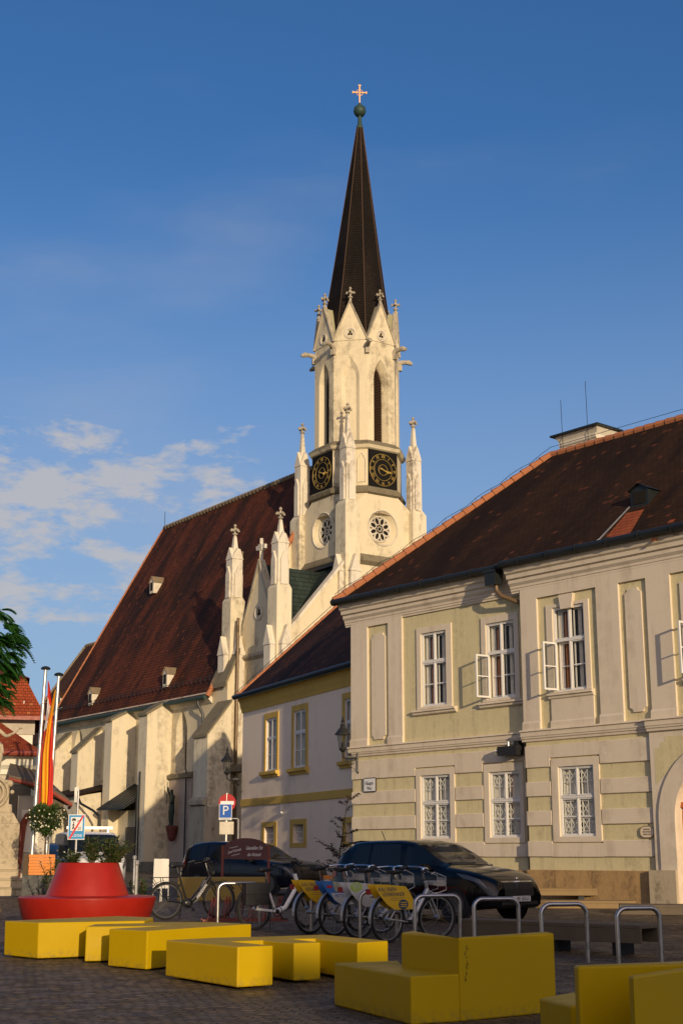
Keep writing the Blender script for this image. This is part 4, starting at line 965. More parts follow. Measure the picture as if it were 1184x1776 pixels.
# portal bay
mb=MB(); cx,zs,ri,ro=12.62,2.25,1.18,1.62; y=OFF-.10
def semi(r,rz,k=14): return [(0,.3),(r,.3)]+[(r*cos(pi/2*i/k),zs+rz*sin(pi/2*i/k)) for i in range(k)]+[(0,zs+rz)]
RI=semi(ri,ri*1.05); RO=semi(ro,ro*1.02)
wall_hole(mb,10.82,14.4,GZ,4.22,cx,RI,y); mb.face([(10.82,y,GZ),(10.82,0,GZ),(10.82,0,4.22),(10.82,y,4.22)]); mb.face([(14.4,y,GZ),(14.4,0,GZ),(14.4,0,4.22),(14.4,y,4.22)])
splay(mb,cx,RI,y,RI,y+.26); pb=mb.build('portal_wall',M['cream'],hs)
mb=MB()
for s in (-1,1):
    for a,b in zip(RO[1:],RO[2:]): pass
mb.M=Matrix.Identity(4); 
for s in (-1,1):
    for (a,b),(c,d) in zip(zip(RI[1:],RI[2:]),zip(RO[1:],RO[2:])):
        mb.face([(cx+s*a[0],y-.05,a[1]),(cx+s*b[0],y-.05,b[1]),(cx+s*d[0],y-.05,d[1]),(cx+s*c[0],y-.05,c[1])]); mb.face([(cx+s*c[0],y-.05,c[1]),(cx+s*d[0],y-.05,d[1]),(cx+s*d[0],y,d[1]),(cx+s*c[0],y,c[1])]); mb.face([(cx+s*a[0],y-.05,a[1]),(cx+s*b[0],y-.05,b[1]),(cx+s*b[0],y,b[1]),(cx+s*a[0],y,a[1])])
mb.build('arch_surround',M['cream'],hs)
mb=MB()   # olive spandrel fields
for s in (-1,1):
    k=[(cx+s*(r[0]+.03),r[1]+.03) for r in RO if r[1]>=3.15 and r[0]>.15]
    k=[(cx+s*1.68,3.0)]+k+[(cx+s*.10,4.08),(cx+s*1.36,4.08),(cx+s*1.37,3.98),(cx+s*1.50,3.94),(cx+s*1.51,3.84),(cx+s*1.68,3.82)]
    mb.face([(a,y-.004,b) for a,b in k])
mb.build('spandrel',M['green'],hs)
mb=MB(); fillshape(mb,cx,RI,y+.22); dr=mb.build('door',M['door'],hs)
mb=MB(); mb.box(cx-.03,cx+.03,y+.16,y+.22,.4,3.4); mb.box(cx-ri,cx+ri,y+.14,y+.22,2.5,2.62)
for s in (-1,1):
    for a,b in ((.6,1.3),(1.45,2.35)): 
        x0,x1=sorted((cx+s*.15,cx+s*.95)); mb.box(x0,x1,y+.18,y+.22,a,b)
mb.build('door_panel',M['door'],dr)
mb=MB(); 
for s in (-1,1): 
    x0,x1=sorted((cx+s*1.19,cx+s*1.92)); mb.box(x0,x1,y-.12,y+.0,.2,1.14)
mb.box(10.80,11.0,y-.10,y,.2,1.13)
loose(mb,'portal_pier_base',M['statue'],hs)
# windows
window(hs,*U1,sill=(2.62,4.30,5.36,0)); window(hs,*U2,opened='left',sill=(5.18,6.78,5.36,0),label='window with its left casement open')
window(hs,*U3,y=OFF+.03,opened='left',sill=(7.80,9.22,5.36,OFF),label='window with its left casement open'); window(hs,*U4,y=OFF+.03,opened='left',sill=(11.85,13.3,5.36,OFF)); window(hs,*U5,y=OFF+.03,sill=(15.8,17.3,5.36,OFF))
for q_,yy in ((G1,.03),(G2,.03),(G3,OFF+.03)): window(hs,*q_,y=yy,tr=.56,grille=True,curt='net')
# roof
RX,RY,RZ_=3.6,5.0,13.45; ez=8.76; e0=-.42
mb=MB(); a=(-.30,e0,ez); b=(XE+.5,e0,ez); r0=(RX,RY,RZ_); r1=(XE-3.6,RY,RZ_); c=(XE+.5,11.5,ez-.6); d=(-.30,11.5,ez-.6)
roofquad(mb,[a,b,r1,r0]); roofquad(mb,[c,d,r0,r1]); roofquad(mb,[d,a,r0]); roofquad(mb,[b,c,r1])
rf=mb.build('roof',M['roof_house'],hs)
ridge_tiles('hip_tiles',(a[0],a[1],a[2]+.02),r0,M['ridge'],rf,.13,.36); ridge_tiles('ridge_tiles',r0,r1,M['ridge'],rf,.11,.36)
mb=MB(); A=Vector(a);R=Vector(r0); 
mb.tube([A+(R-A)*t+Vector((0,0,.24+.04*sin(t*40))) for t in [i/20 for i in range(21)]],.008,4); mb.tube([Vector((r0[0]+i,RY,RZ_+.26)) for i in range(0,14)],.008,4)
for i in range(14): p=A+(R-A)*(i/14); mb.tube([p,p+Vector((0,0,.26))],.008,4)
mb.build('lightning_wire',M['gutter'],rf)
mb=MB(); pts=[(-.36,e0-.06,ez-.02),(6.45,e0-.06,ez-.02),(6.65,e0-.28,ez-.02),(XE,e0-.28,ez-.02)]; mb.tube(pts,.095,10)
x=-.3
while x<XE: oy=.06 if x<6.5 else .28; mb.tube([(x,e0-oy-.1,ez-.04),(x,e0-oy,ez+.09),(x,e0+.1,ez+.12)],.016,5); mb.tube([(x-.02,e0-oy,ez-.02),(x+.02,e0-oy,ez-.02)],.115,10); x+=.95
roofquad(mb,[(6.3,e0-.32,ez-.03),(XE+.5,e0-.32,ez-.03),(XE+.5,e0+.02,ez+.03),(6.3,e0+.02,ez+.03)]) if False else None; mb.build('gutter',M['gutter'],rf)
mb=MB(); kk=(RZ_-ez)/(RY-e0); roofquad(mb,[(6.62,e0-.24,ez-.24*kk+.19),(XE+.5,e0-.24,ez-.24*kk+.19),(XE+.5,e0+.10,ez+.1*kk+.015),(6.62,e0+.10,ez+.1*kk+.015)]); mb.build('sprocket_tiles',M['roof_house'],rf)
mb=MB(); mb.box(6.05,6.42,-.66,-.37,8.28,8.61); mb.box(6.02,6.45,-.69,-.34,8.611,8.68); rh=mb.build('rain_hopper',M['gutter'],hs)
mb=MB(); mb.tube([(6.3,-.5,8.3),(6.32,-.5,8.14),(6.42,-.45,8.0),(6.7,-.25,7.85),(6.82,-.15,7.78),(6.86,-.12,7.6),(6.86,-.12,.9)],.062,10); mb.build('downpipe',M['brown_pipe'],rh)
# patch of new tiles, dormer, chimney
k=(RZ_-ez)/(RY-e0); zr=lambda y:ez+(y-e0)*k
def onroof(x,y,dz=.012): return (x,y,zr(y)+dz)
mb=MB(); roofquad(mb,[onroof(9.66,e0+.05),onroof(10.50,e0+.05),onroof(10.20,.75),onroof(9.66,.75)]); mb.build('new_tiles',M['roof_new'],rf)
mb=MB(); mb.tube([onroof(9.35,e0,.03),onroof(9.5,e0+.25,.03),onroof(9.60,.95,.04)],.02,5); mb.build('cable',M['alu'],rf)
mb=MB()
for x,y in ((11.47,-.1),(11.75,-.38),(12.0,-.62),(11.4,-.69),(11.75,.16)): roofquad(mb,[onroof(x,y),onroof(x+.17,y),onroof(x+.17,y+.13),onroof(x,y+.13)])
mb.build('new_tiles',M['roof_new'],rf)
mb=MB(); dx,dy=9.92,.95; z=zr(dy); mb.prism([(dx-.27,dy),(dx+.27,dy),(dx+.27,dy+.8),(dx-.27,dy+.8)],z-.1,z+.42); mb.face([(dx-.27,dy,z+.42),(dx+.27,dy,z+.42),(dx,dy,z+.56)])
dm=mb.build('dormer',M['gutter'],rf)
mb=MB()
for s in (-1,1): mb.face([(dx+s*.33,dy-.07,z+.41),(dx,dy-.07,z+.59),(dx,dy+.9,z+.59),(dx+s*.33,dy+.9,z+.41)])
mb.build('dormer_roof',M['gutter'],dm)
mb=MB(); mb.box(dx-.19,dx+.19,dy-.02,dy-.01,z+.06,z+.38); mb.build('pane',M['dark'],dm)
cx0,cx1,cy0,cy1=3.70,5.15,5.3,6.1
mb=MB(); mb.box(cx0,cx1,cy0,cy1,RZ_-1,RZ_+.6); mb.ext([(cy0,RZ_+.25),(cy0-.05,RZ_+.3),(cy0-.05,RZ_+.4),(cy0,RZ_+.45)],cx0,cx1,'x'); 
mb.prism([(cx0,cy0),(cx1,cy0),(cx1,cy1),(cx0,cy1)],RZ_+.4,RZ_+.60,[(cx0-.12,cy0-.12),(cx1+.12,cy0-.12),(cx1+.12,cy1+.12),(cx0-.12,cy1+.12)]); cm=mb.build('chimney',M['churchwhite'],rf)
mb=MB(); mb.box(cx0-.22,cx1+.22,cy0-.22,cy1+.22,RZ_+.605,RZ_+.66); mb.build('chimney_cap',M['gutter'],cm)
mb=MB(); 
for X,Z in ((3.9,1.75),(4.9,2.1)): mb.tube([(X,cy0-.1,RZ_+.1),(X,cy0-.12,RZ_+Z)],.009,5)
mb.build('antenna',M['gutter'],cm)
# small fittings on this house
def hsW(x,y,z): return hs_mat@Vector((x,y,z))
hs_mat=Matrix.Translation((.3275,40.5,0))@Matrix.Rotation(atan2(-.76380,.64546),4,'Z'); HR=atan2(-.76380,.64546)
def lantern(name,loc,rz,label,arm=.75):
    t=empty(name,loc,rz,label,'lantern'); t['group']='wall lanterns on the house corners'
    # local: wall at x=0, arm towards -x
    mb=MB(); mb.box(-.04,.0,-.03,.03,-.38,.32); mb.tube([(0,0,-.38),(0,0,-.46)],[.03,.005],6); mb.tube([(0,0,.1),(-.12,0,.10),(-arm+.06,0,.10),(-arm-.03,0,.16),(-arm-.05,0,.26),(-arm-.05,0,.36)],.032,8); 
    mb.tube([(-.02,0,-.3)]+[(-.02-.30*sin(a),0,-.02-.28*cos(a)) for a in [i*.25 for i in range(1,7)]],.012,5)
    for c,r in (((-.42,.0),.07),((-.2,-.1),.06)): mb.tube([(c[0]+r*(1-i/16)*cos(i*.7),0,c[1]+r*(1-i/16)*sin(i*.7)) for i in range(14)],.009,4)
    mb.build('bracket',M['steel_dark'],t)
    mb=MB(); mb.box(-.42,-.16,-.09,.09,.13,.20); mb.lathe([(.06,0),(.07,.04),(.03,.1)],-.3,0,8,.2); mb.build('ballast_box',M['steel_dark'],t)
    X=-arm-.05; mb=MB()
    mb.lathe([(.05,.34),(.13,.42),(.15,.46),(.13,.5)],X,0,12); 
    for i in range(6):
        a=i*pi/3; mb.tube([(X+.13*cos(a),.13*sin(a),.48),(X+.20*cos(a),.20*sin(a),.98)],.010,4)
    mb.lathe([(.31,.98),(.30,1.01),(.20,1.14),(.11,1.25),(.09,1.30),(.11,1.33),(.07,1.37),(.05,1.45),(.075,1.49),(.03,1.53),(.045,1.57),(.008,1.68)],X,0,12); mb.build('lantern_frame',M['steel_dark'],t)
    mb=MB(); mb.lathe([(.12,.49),(.195,.975)],X,0,12); mb.build('lantern_glass',M['glass'],t)
    mb=MB(); mb.lathe([(.05,.5),(.06,.6),(.04,.7),(.02,.72)],X,0,8); mb.build('lamp_holder',M['steel_dark'],t)
    t.scale=(.77,.77,.77)
    return t
pp=hsW(.30,-.06,4.08); lantern('wall_lantern',tuple(pp),radians(4),'black wall lantern on the left corner of the cream house beside its belt course',.52)
sg=empty('street_sign',tuple(hsW(.82,-.07,3.40)),HR,'small white enamel street name sign with blackletter writing between stucco bands','sign')
mb=MB(); mb.prism([(-.23,-.20),(.23,-.20),(.26,-.17),(.26,.17),(.23,.20),(-.23,.20),(-.26,.17),(-.26,-.17)],-.012,.012); 
for i,vv in enumerate(mb.v): mb.v[i]=Vector((vv.x,vv.z,vv.y))
mb.build('sign_border',M['ink'],sg)
mb=MB(); mb.box(-.235,.235,-.02,.0,-.175,.175); mb.build('sign_plate',M['sign_white'],sg)
text('Haupt-',.155,'lettering',M['ink'],sg,facing(0,-.023,.045),.002,sx=.85,shear=.05); text('Platz',.12,'lettering',M['ink'],sg,facing(0,-.023,-.095),.002,sx=.85)
ov_=empty('oval_plaque',tuple(hsW(10.58,OFF-.03,1.98)),HR,'small oval white plaque with faint lettering beside the portal','plaque')
mb=MB(); n=24; pts=[(.19*cos(2*pi*i/n)*(1.0+.12*abs(sin(4*pi*i/n))),.13*sin(2*pi*i/n)*(1+.12*abs(sin(4*pi*i/n)))) for i in range(n)]
for r,y_ in ((1,-.01),): 
    i0=mb.add([(a,.01,b) for a,b in pts]+[(a,-.015,b) for a,b in pts]); mb.idx([i0+n+i for i in range(n)]); [mb.idx([i0+i,i0+(i+1)%n,i0+n+(i+1)%n,i0+n+i]) for i in range(n)]
mb.build('plaque_plate',M['cream'],ov_)
mb=MB(); mb.tube([(a*.97,-.02,b*.97) for a,b in pts],.008,4,closed=True); mb.build('rim',M['plank'],ov_)
for i,s_ in enumerate(('DENKMAL','DES DORFES','ANNO 1740')): text(s_,.05,'lettering',M['ridge_old'],ov_,facing(0,-.021,.055-.055*i),.001,sx=.8)
fl=empty('floodlight',tuple(hsW(6.15,-.06,4.02)),HR,'black box floodlight fixed under the belt course in the inner corner','floodlight')
mb=MB(); mb.box(-.1,.55,-.30,-.02,-.10,.13); mb.box(.38,.52,-.2,0,.13,.26); mb.build('housing',M['black'],fl)
mb=MB(); mb.tube([(-.12,-.18,.0),(-.22,-.24,.03)],[.05,.07],8); mb.tube([(.2,-.2,.13),(.2,-.2,.24)],.02,6); mb.build('spotlight',M['alu'],fl)
# ------------------------------------------------------------------ white house with ochre trim
ws=empty('side_house',(-3.60878,51.0,0),atan2(-.90924,.41628),'grey white house with ochre window surrounds and dark tiled roof next to the church','house')
WR=atan2(-.90924,.41628); WXE=10.9; wws=[(2.36,3.36,4.30,6.10),(4.86,5.90,4.27,6.14),(8.92,9.95,4.27,6.14)]; wg=[(2.30,3.20,1.86,2.42),(4.85,5.75,1.86,2.45),(9.0,9.9,1.86,2.42)]
mb=MB(); grid_wall(mb,0,WXE,.3,7.0,[*wws,*wg],0,.32)
mb.face([(0,0,.3),(0,8,.3),(0,8,7),(0,4,10.3),(0,0,7)]); mb.face([(WXE,0,.3),(WXE,8,.3),(WXE,8,7),(WXE,4,10.3),(WXE,0,7)]); mb.face([(0,8,.3),(WXE,8,.3),(WXE,8,7),(0,8,7)])
mb.build('wall',M['grey_house'],ws)
mb=MB(); mb.box(-.01,WXE,-.04,.0,3.17,3.42); mb.build('stripe',M['ochre'],ws)
mb=MB(); mb.ext([(0,6.52),(-.03,6.52),(-.05,6.62),(-.09,6.72),(-.12,6.86),(-.19,7.0),(-.21,7.06),(0,7.06)],-.04,WXE,'x'); mb.build('cornice',M['ochre'],ws)
for h_,ex in ((wws[0],0),(wws[1],0),(wws[2],0)):
    q=MB(); a,b,c,d=h_; s=.16
    for X0,X1,Z0,Z1 in ((a-s,a,c-.02,d+s*1.2),(b,b+s,c-.02,d+s*1.2),(a,b,d,d+s*1.2)): q.box(X0,X1,-.03,.001,Z0,Z1)
    q.ext([(0,c-.22),(-.06,c-.22),(-.07,c-.16),(-.15,c-.12),(-.16,c-.02),(0,c-.02)],a-s-.12,b+s+.1,'x'); q.build('window_surround',M['ochre'],ws)
for h_ in wg:
    q=MB(); a,b,c,d=h_; s=.24
    for X0,X1,Z0,Z1 in ((a-s,a,c-s*.6,d+s*.7),(b,b+s,c-s*.6,d+s*.7),(a,b,d,d+s*.7),(a,b,c-s*.6,c)): q.box(X0,X1,-.02,.001,Z0,Z1)
    q.build('window_surround',M['ochre'],ws)
    q=MB(); q.box(a-.02,b+.02,.22,.27,c,d); gw=q.build('window',M['room'],ws)
    q=MB()
    for i in range(6): X=a+.12+(b-a-.2)*i/5; q.tube([(X,.12,c),(X,.12,d)],.016,5)
    for Z in (c+.14,(c+d)/2+.05): q.tube([(a,.12,Z),(b,.12,Z)],.016,5)
    for X in (a,(a+b)/2,b): q.box(X-.02,X+.02,.19,.22,c,d)
    q.build('window_bars',M['window_white'],gw)
window(ws,*wws[0],y=.04,tr=.62,curt='blind'); window(ws,*wws[1],y=.04,tr=.62,curt='part'); window(ws,*wws[2],y=.04,tr=.62,curt='net')
mb=MB(); zt=10.95; ry=4.0
roofquad(mb,[(-.14,-.22,7.14),(WXE,-.22,7.14),(WXE,ry,zt),(-.14,ry,zt)]); roofquad(mb,[(WXE,8.45,7.12),(-.14,8.45,7.14),(-.14,ry,zt),(WXE,ry,zt)])
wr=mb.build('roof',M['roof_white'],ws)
ridge_tiles('verge_tiles',(-.12,-.22,7.14),(-.12,ry,zt),M['ridge'],wr,.07,.34); ridge_tiles('ridge_tiles',(-.3,ry,zt),(WXE,ry,zt),M['ridge'],wr,.12,.36)
mb=MB(); mb.tube([(-.22,-.30,7.12),(WXE,-.30,7.12)],.08,8); mb.box(-.2,WXE,-.26,-.0,7.065,7.09)
mb.tube([(-.2,-.30,7.22),(-.15,ry,zt+.22)],.01,4)
mb.build('gutter',M['gutter'],wr)
mb=MB(); roofquad(mb,[(-.18,-.38,6.99),(WXE,-.38,6.99),(WXE,-.2,7.13),(-.18,-.2,7.13)]); mb.build('eaves_sheet',M['copper'],wr)
mb=MB(); mb.tube([(3.9,-.03,2.95),(3.9,-.03,3.12)],.03,6); mb.box(3.86,3.94,-.08,0,2.82,2.9); mb.build('socket',M['window_white'],ws)
wm_=Matrix.Translation((-3.60878,51.0,0))@Matrix.Rotation(WR,4,'Z')
lantern('wall_lantern',tuple(wm_@Vector((.16,-.05,4.02))),radians(4),'black wall lantern on the left corner of the grey white house',.66)
# ------------------------------------------------------------------ things standing on the square
def onz(x,y,h):
    z=0.0
    for _ in range(60):
        a=(x-CXP)/FPX; b=(CYP-y)/FPX; d=Vector((a, cos(PITCH)-b*sin(PITCH), sin(PITCH)+b*cos(PITCH))); t=(z-EYE)/d.z; p=d*t; z=g(p.y)+h
    return (p.x,p.y)
H=.43
def seat(name,label,parts):
    cx=sum(p[0] for p in parts[0][1])/len(parts[0][1]); cy=sum(p[1] for p in parts[0][1])/len(parts[0][1])
    t=empty(name,(cx,cy,g(cy)),0,label,'bench'); t['group']='angular yellow benches on the square'
    for nm,poly,z0,z1,tp in parts:
        q=MB(); P=[(a-cx,b-cy) for a,b in poly]; mx_=sum(p[0] for p in P)/len(P); my_=sum(p[1] for p in P)/len(P)
        base=lambda p: g(p[1]+cy)-g(cy)+z0; q.prism([(a*tp+mx_*(1-tp),b*tp+my_*(1-tp)) for a,b in P],base,lambda p: g(cy)*0+z1,P)
        q.build(nm,M['yellow'],t,bevel=.016)
    return t
pA=[onz(*p,H+.03) for p in [(8,1599),(67,1603.5),(251,1598.5),(266,1590),(203,1586.5)]]
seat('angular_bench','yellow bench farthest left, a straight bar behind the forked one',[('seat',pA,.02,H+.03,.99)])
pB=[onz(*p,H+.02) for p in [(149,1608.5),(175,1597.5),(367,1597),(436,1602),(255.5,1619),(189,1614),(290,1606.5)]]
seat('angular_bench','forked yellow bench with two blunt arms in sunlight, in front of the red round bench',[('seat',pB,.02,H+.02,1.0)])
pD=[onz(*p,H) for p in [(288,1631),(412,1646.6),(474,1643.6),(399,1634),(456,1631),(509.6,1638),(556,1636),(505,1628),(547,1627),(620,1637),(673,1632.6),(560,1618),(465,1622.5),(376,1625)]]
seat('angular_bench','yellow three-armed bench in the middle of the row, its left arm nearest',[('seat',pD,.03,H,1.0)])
cF=onz(797,1690,.41); lF=onz(696,1677,.41)
sF=[onz(579,1669,.41),onz(712,1694,.41),cF,(lF[0]+.03,lF[1]+.05),onz(690,1664,.41)]
wF=[lF,cF,(2.05,13.95),(2.02,14.25),(1.05,13.25),(lF[0]+.12,lF[1]+.35)]
fb=seat('angular_bench','shaded yellow bench with a tall back wall and a low seat block on its left',[('seat',sF,.0,.41,1.0),('backrest',wF,.0,.725,1.0)])
dF=Vector((2.05-cF[0],13.95-cF[1],0)).normalized(); nF=Vector((dF.y,-dF.x,0)); o_=Vector((cF[0],cF[1],0))-Vector(fb.location)+nF*.002; random.seed(3)
q=MB()
for k in range(7):
    b0=o_+dF*(.05+random.uniform(-.01,.03)); z=.36+k*.045; q.tube([b0+dF*random.uniform(0,.035)+Vector((0,0,z+random.uniform(-.02,.03))) for _ in range(5)],.0022,4)
q.build('graffiti',M['ink'],fb)
plat_left=None
sG=[onz(935,1732,.41),onz(990,1745,.41),onz(1060,1741,.41),onz(1060,1722,.41),onz(990,1722,.41)]
w1=[onz(994,1674.6,.74),onz(1002,1676.5,.74),onz(1190,1672,.74),onz(1300,1668,.74),onz(1290,1664,.74),onz(1100,1670.5,.74)]
w2=[onz(1089,1692.6,.74),onz(1098,1694.6,.74),onz(1190,1681,.74),onz(1300,1664,.74),onz(1290,1662,.74)]
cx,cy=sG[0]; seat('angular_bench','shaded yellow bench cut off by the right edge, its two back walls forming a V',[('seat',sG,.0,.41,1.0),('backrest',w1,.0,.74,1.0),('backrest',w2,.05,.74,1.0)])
# graffiti scrawl on the tall back wall
Pa=Vector((*onz(790,1640,.60),0)); 
# yellow box with the maroon board behind it
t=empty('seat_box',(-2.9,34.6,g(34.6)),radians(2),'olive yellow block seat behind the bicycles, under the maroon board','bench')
q=MB(); q.prism([(-1.05,0),(1.05,0),(1.05,.6),(-1.05,.6)],0,.55); q.build('seat',M['brown_yellow'],t,bevel=.015)
bd=empty('notice_board',(-2.37,35.3,g(35.3)),radians(3),'maroon arched board with white handwriting on two red posts','sign')
q=MB(); 
for s in (-1,1): q.box(s*.57-.03,s*.57+.03,-.03,.03,0,1.30)
q.build('post',M['rust_red'],bd)
q=MB(); pts=[(-.54,.98),(.54,.95)]+[(.54*cos(a),1.24+.24*sin(a)) for a in [i*pi/14 for i in range(15)]]; i0=q.add([(a,-.02,b) for a,b in pts]+[(a,.02,b) for a,b in pts]); n=len(pts)
q.idx([i0+i for i in range(n)]); q.idx([i0+n+i for i in range(n)]); [q.idx([i0+i,i0+(i+1)%n,i0+n+(i+1)%n,i0+n+i]) for i in range(n)]
bp=q.build('board',M['maroon'],bd)
def scr(s_,x,z,size,rot=0,shear=.35,sx=.8): text(s_,size,'lettering',M['sign_white'],bp,facing(x,-.024,z,(cos(rot),0,sin(rot)),(-sin(rot),0,cos(rot))),.001,shear=shear,sx=sx)
scr('Genießen Sie',.20,1.24,.125,.02,.5,.62); scr('die Altstadt',.20,1.08,.115,.0,.5,.62); scr('Josef Schmale',-.28,1.17,.085,.25,.5,.72); scr('Weingasthaus',-.30,1.26,.045,.25,0,.8); scr('im Hauptplatz',-.25,1.08,.045,.25,0,.8)
# stainless bicycle stands
stands=[((3.41,17.85),(3.98,18.05),'nearest to the right edge'),((2.60,18.75),(3.22,18.95),'second from the right'),((1.85,20.1),(2.50,20.35),'in front of the bonnet of the black hatchback'),((1.07,21.0),(1.75,21.3),'in front of the last rental bicycle'),((.29,22.4),(.86,22.6),'between the rental bicycles'),((-.5,23.9),(.03,24.1),'behind the blue and yellow rental bicycles'),((-2.20,25.6),(-1.47,25.8),'between the two electric bicycles')]
s0=None
for i,(a,b,lb) in enumerate(stands):
    L=hypot(b[0]-a[0],b[1]-a[1]); z0=g(a[1])
    q=MB(); r=.030; R=.13; h=.74; arc=lambda cx,s:[(cx+s*(-R*cos(t)),0,h-R+R*sin(t)) for t in [j*pi/12 for j in range(7)]]
    pts=[(0,0,-.1)]+arc(R,1)+[(L-p[0],0,p[2]) for p in reversed(arc(R,1))]+[(L,0,-.1)]
    q.tube(pts,r,12); o=q.build('bicycle_stand',M['steel'],None,smooth=True); o.location=(a[0],a[1],z0); o.rotation_euler=(0,0,atan2(b[1]-a[1],b[0]-a[0]))
    tag(o,'stainless steel bicycle hoop '+lb,'bicycle stand','stainless bicycle hoops in a row')
# ------------------------------------------------------------------ bicycles
def wheel(mbt,mbr,mbs,x,R,steer=None):
    T=steer or Matrix.Identity(4)
    mbt.M=T; mbr.M=T; mbs.M=T; n=36
    mbt.tube([(x+(R-.02)*cos(2*pi*i/n),0,R+(R-.02)*sin(2*pi*i/n)) for i in range(n)],.026,8,closed=True)
    mbr.tube([(x+(R-.048)*cos(2*pi*i/n),0,R+(R-.048)*sin(2*pi*i/n)) for i in range(n)],.013,6,closed=True)
    for i in range(16):
        a=2*pi*i/16; s=.02 if i%2 else -.02; mbs.tube([(x+.03*cos(a+.6),s,R+.03*sin(a+.6)),(x+(R-.05)*cos(a),0,R+(R-.05)*sin(a))],.0022,3,cap=False)
    mbs.tube([(x,-.05,R),(x,.05,R)],.026,8)
def bike(kind, loc, heading, label, grp, ad=None, steer=0.0, lean=.0):
    t=empty('bicycle',loc,0,label,'bicycle',grp); t.rotation_euler=(lean,0,heading)
    R=.35; wb=1.10; fr={'share':M['bike_silver'],'black':M['bike_black'],'white':M['bike_white']}[kind]
    hx,hz=wb-.22,.88   # head tube top
    ST=Matrix.Translation((hx+.04,0,hz))@Matrix.Rotation(steer,4,Vector((-.32,0,.95)))@Matrix.Translation((-hx-.04,0,-hz))
    for X,T in ((0,None),(wb,ST)):
        a,b,c=MB(),MB(),MB(); wheel(a,b,c,X,R,T); w_=a.build('wheel',M['tyre'],t,smooth=True); b.build('rim',M['steel'] if kind=='share' else M['rim'],w_,smooth=True); c.build('spokes',M['steel'] if kind!='black' else M['rim'],w_)
    q=MB(); bb=(.44,0,.30)
    if kind=='share':
        q.tube([(hx-.03,0,hz+.02),(hx+.03,0,hz-.17)],.030,10); q.tube([(hx+.01,0,hz-.10),(.62,0,.44),bb],[.036,.042,.042],10); q.tube([(.43,0,.30),(.26,0,.82)],.022,8); q.tube([(hx-.10,0,hz-.25),(.35,0,.52)],.018,8)
    elif kind=='black':
        q.tube([(hx-.03,0,hz+.02),(hx+.03,0,hz-.17)],.032,10); q.tube([(hx+.01,0,hz-.08),(.78,0,.62),(.55,0,.36),bb],[.034,.05,.05,.045],10); q.tube([bb,(.24,0,.86)],.02,8); q.ball((.45,0,.30),.10,8,(1,.7,1))
    else:
        q.tube([(hx-.05,0,hz+.05),(hx+.03,0,hz-.17)],.036,10); q.tube([(hx-.0,0,hz-.06),(.80,0,.62),(.62,0,.36),(.48,0,.30)],[.045,.055,.055,.045],10); q.tube([bb,(.30,0,.62)],.022,8); q.tube([(.30,0,.60),(.12,0,.50)],.018,8)
    for s in (-1,1):
        q.tube([(0,s*.06,R),(.40,s*.04,.30)],.013 if kind!='white' else .024,6); q.tube([(0,s*.06,R),(.16,s*.04,.52),(.30,s*.025,.66)],.010,6)
    q.build('frame',fr,t,smooth=True)
    q=MB(); q.M=ST
    for s in (-1,1): q.tube([(hx+.04,s*.0,hz-.17),(hx+.05,s*.06,hz-.20),(wb-.02,s*.06,R+.05),(wb,s*.06,R)],.015,8)
    q.build('fork',fr if kind!='white' else M['bike_black'],t,smooth=True)
    q=MB(); q.M=ST; top=hz+.22
    q.tube([(hx-.03,0,hz),(hx-.09,0,top-.03),(hx-.06,0,top)],.018,8)
    bar=[(hx-.26,s*.30,top-.02) for s in (1,)]+[(hx-.16,.28,top),(hx-.07,.12,top+.01),(hx-.05,0,top),(hx-.07,-.12,top+.01),(hx-.16,-.28,top),(hx-.26,-.30,top-.02)]
    q.tube(bar,.014,8); hb=q.build('handlebar',M['chrome'] if kind=='share' else M['bike_black'],t,smooth=True)
    q=MB(); q.M=ST
    for s in (-1,1): q.tube([(hx-.30,s*.31,top-.03),(hx-.17,s*.285,top)],.020,8); q.tube([(hx-.05,s*.22,top-.03),(hx-.17,s*.30,top-.05)],.007,5)
    if kind!='share':
        q.box(hx-.10,hx-.02,-.05,.05,top+.01,top+.05); q.tube([(hx-.02,.1,top),(hx+.05,.03,top-.15),(hx+.02,0,hz)],.006,5); q.tube([(hx-.02,-.1,top),(hx+.07,-.04,top-.18),(hx+.03,0,hz-.1)],.006,5); q.ball((hx+.08,0,hz-.02),.045,6)
    q.build('grips',M['black'],hb)
    q=MB(); sx,sz=(.20,1.03) if kind=='share' else (.21,.98)
    q.hull([(sx-.14,-.08,sz),(sx-.14,.08,sz),(sx+.15,0,sz),(sx-.14,-.08,sz+.04),(sx-.14,.08,sz+.04),(sx-.10,-.09,sz+.02),(sx-.1,.09,sz+.02),(sx+.02,-.035,sz+.05),(sx+.02,.035,sz+.05),(sx+.16,-.012,sz+.04),(sx+.16,.012,sz+.04),(sx-.05,0,sz-.03)])
    sd=q.build('saddle',M['black'],t,smooth=True)
    q=MB(); q.tube([(.26,0,.80),(sx,0,sz)],.014,8); q.build('seat_post',M['chrome'],sd)
    q=MB(); q.tube([(bb[0],-.07,bb[2]),(bb[0],.07,bb[2])],.035,10); q.lathe([(.001,0)],0,0,3) if False else None
    q.tube([(bb[0]+.09*cos(2*pi*i/18),-.06,bb[2]+.09*sin(2*pi*i/18)) for i in range(18)],.006,5,closed=True)
    for s,a in ((-1,-.9),(1,pi-.9)): q.tube([(bb[0],s*.08,bb[2]),(bb[0]+.16*cos(a),s*.09,bb[2]+.16*sin(a))],.010,6); X=bb[0]+.16*cos(a); Z=bb[2]+.16*sin(a); q.box(X-.045,X+.045,*sorted((s*.09,s*.18)),Z-.012,Z+.012)
    q.build('crank',M['black'],t)
    q=MB(); n=14   # mudguards
    f=lambda cx,r,a0,a1,T:[(cx+r*cos(a0+(a1-a0)*i/n),0,R+r*sin(a0+(a1-a0)*i/n)) for i in range(n+1)]
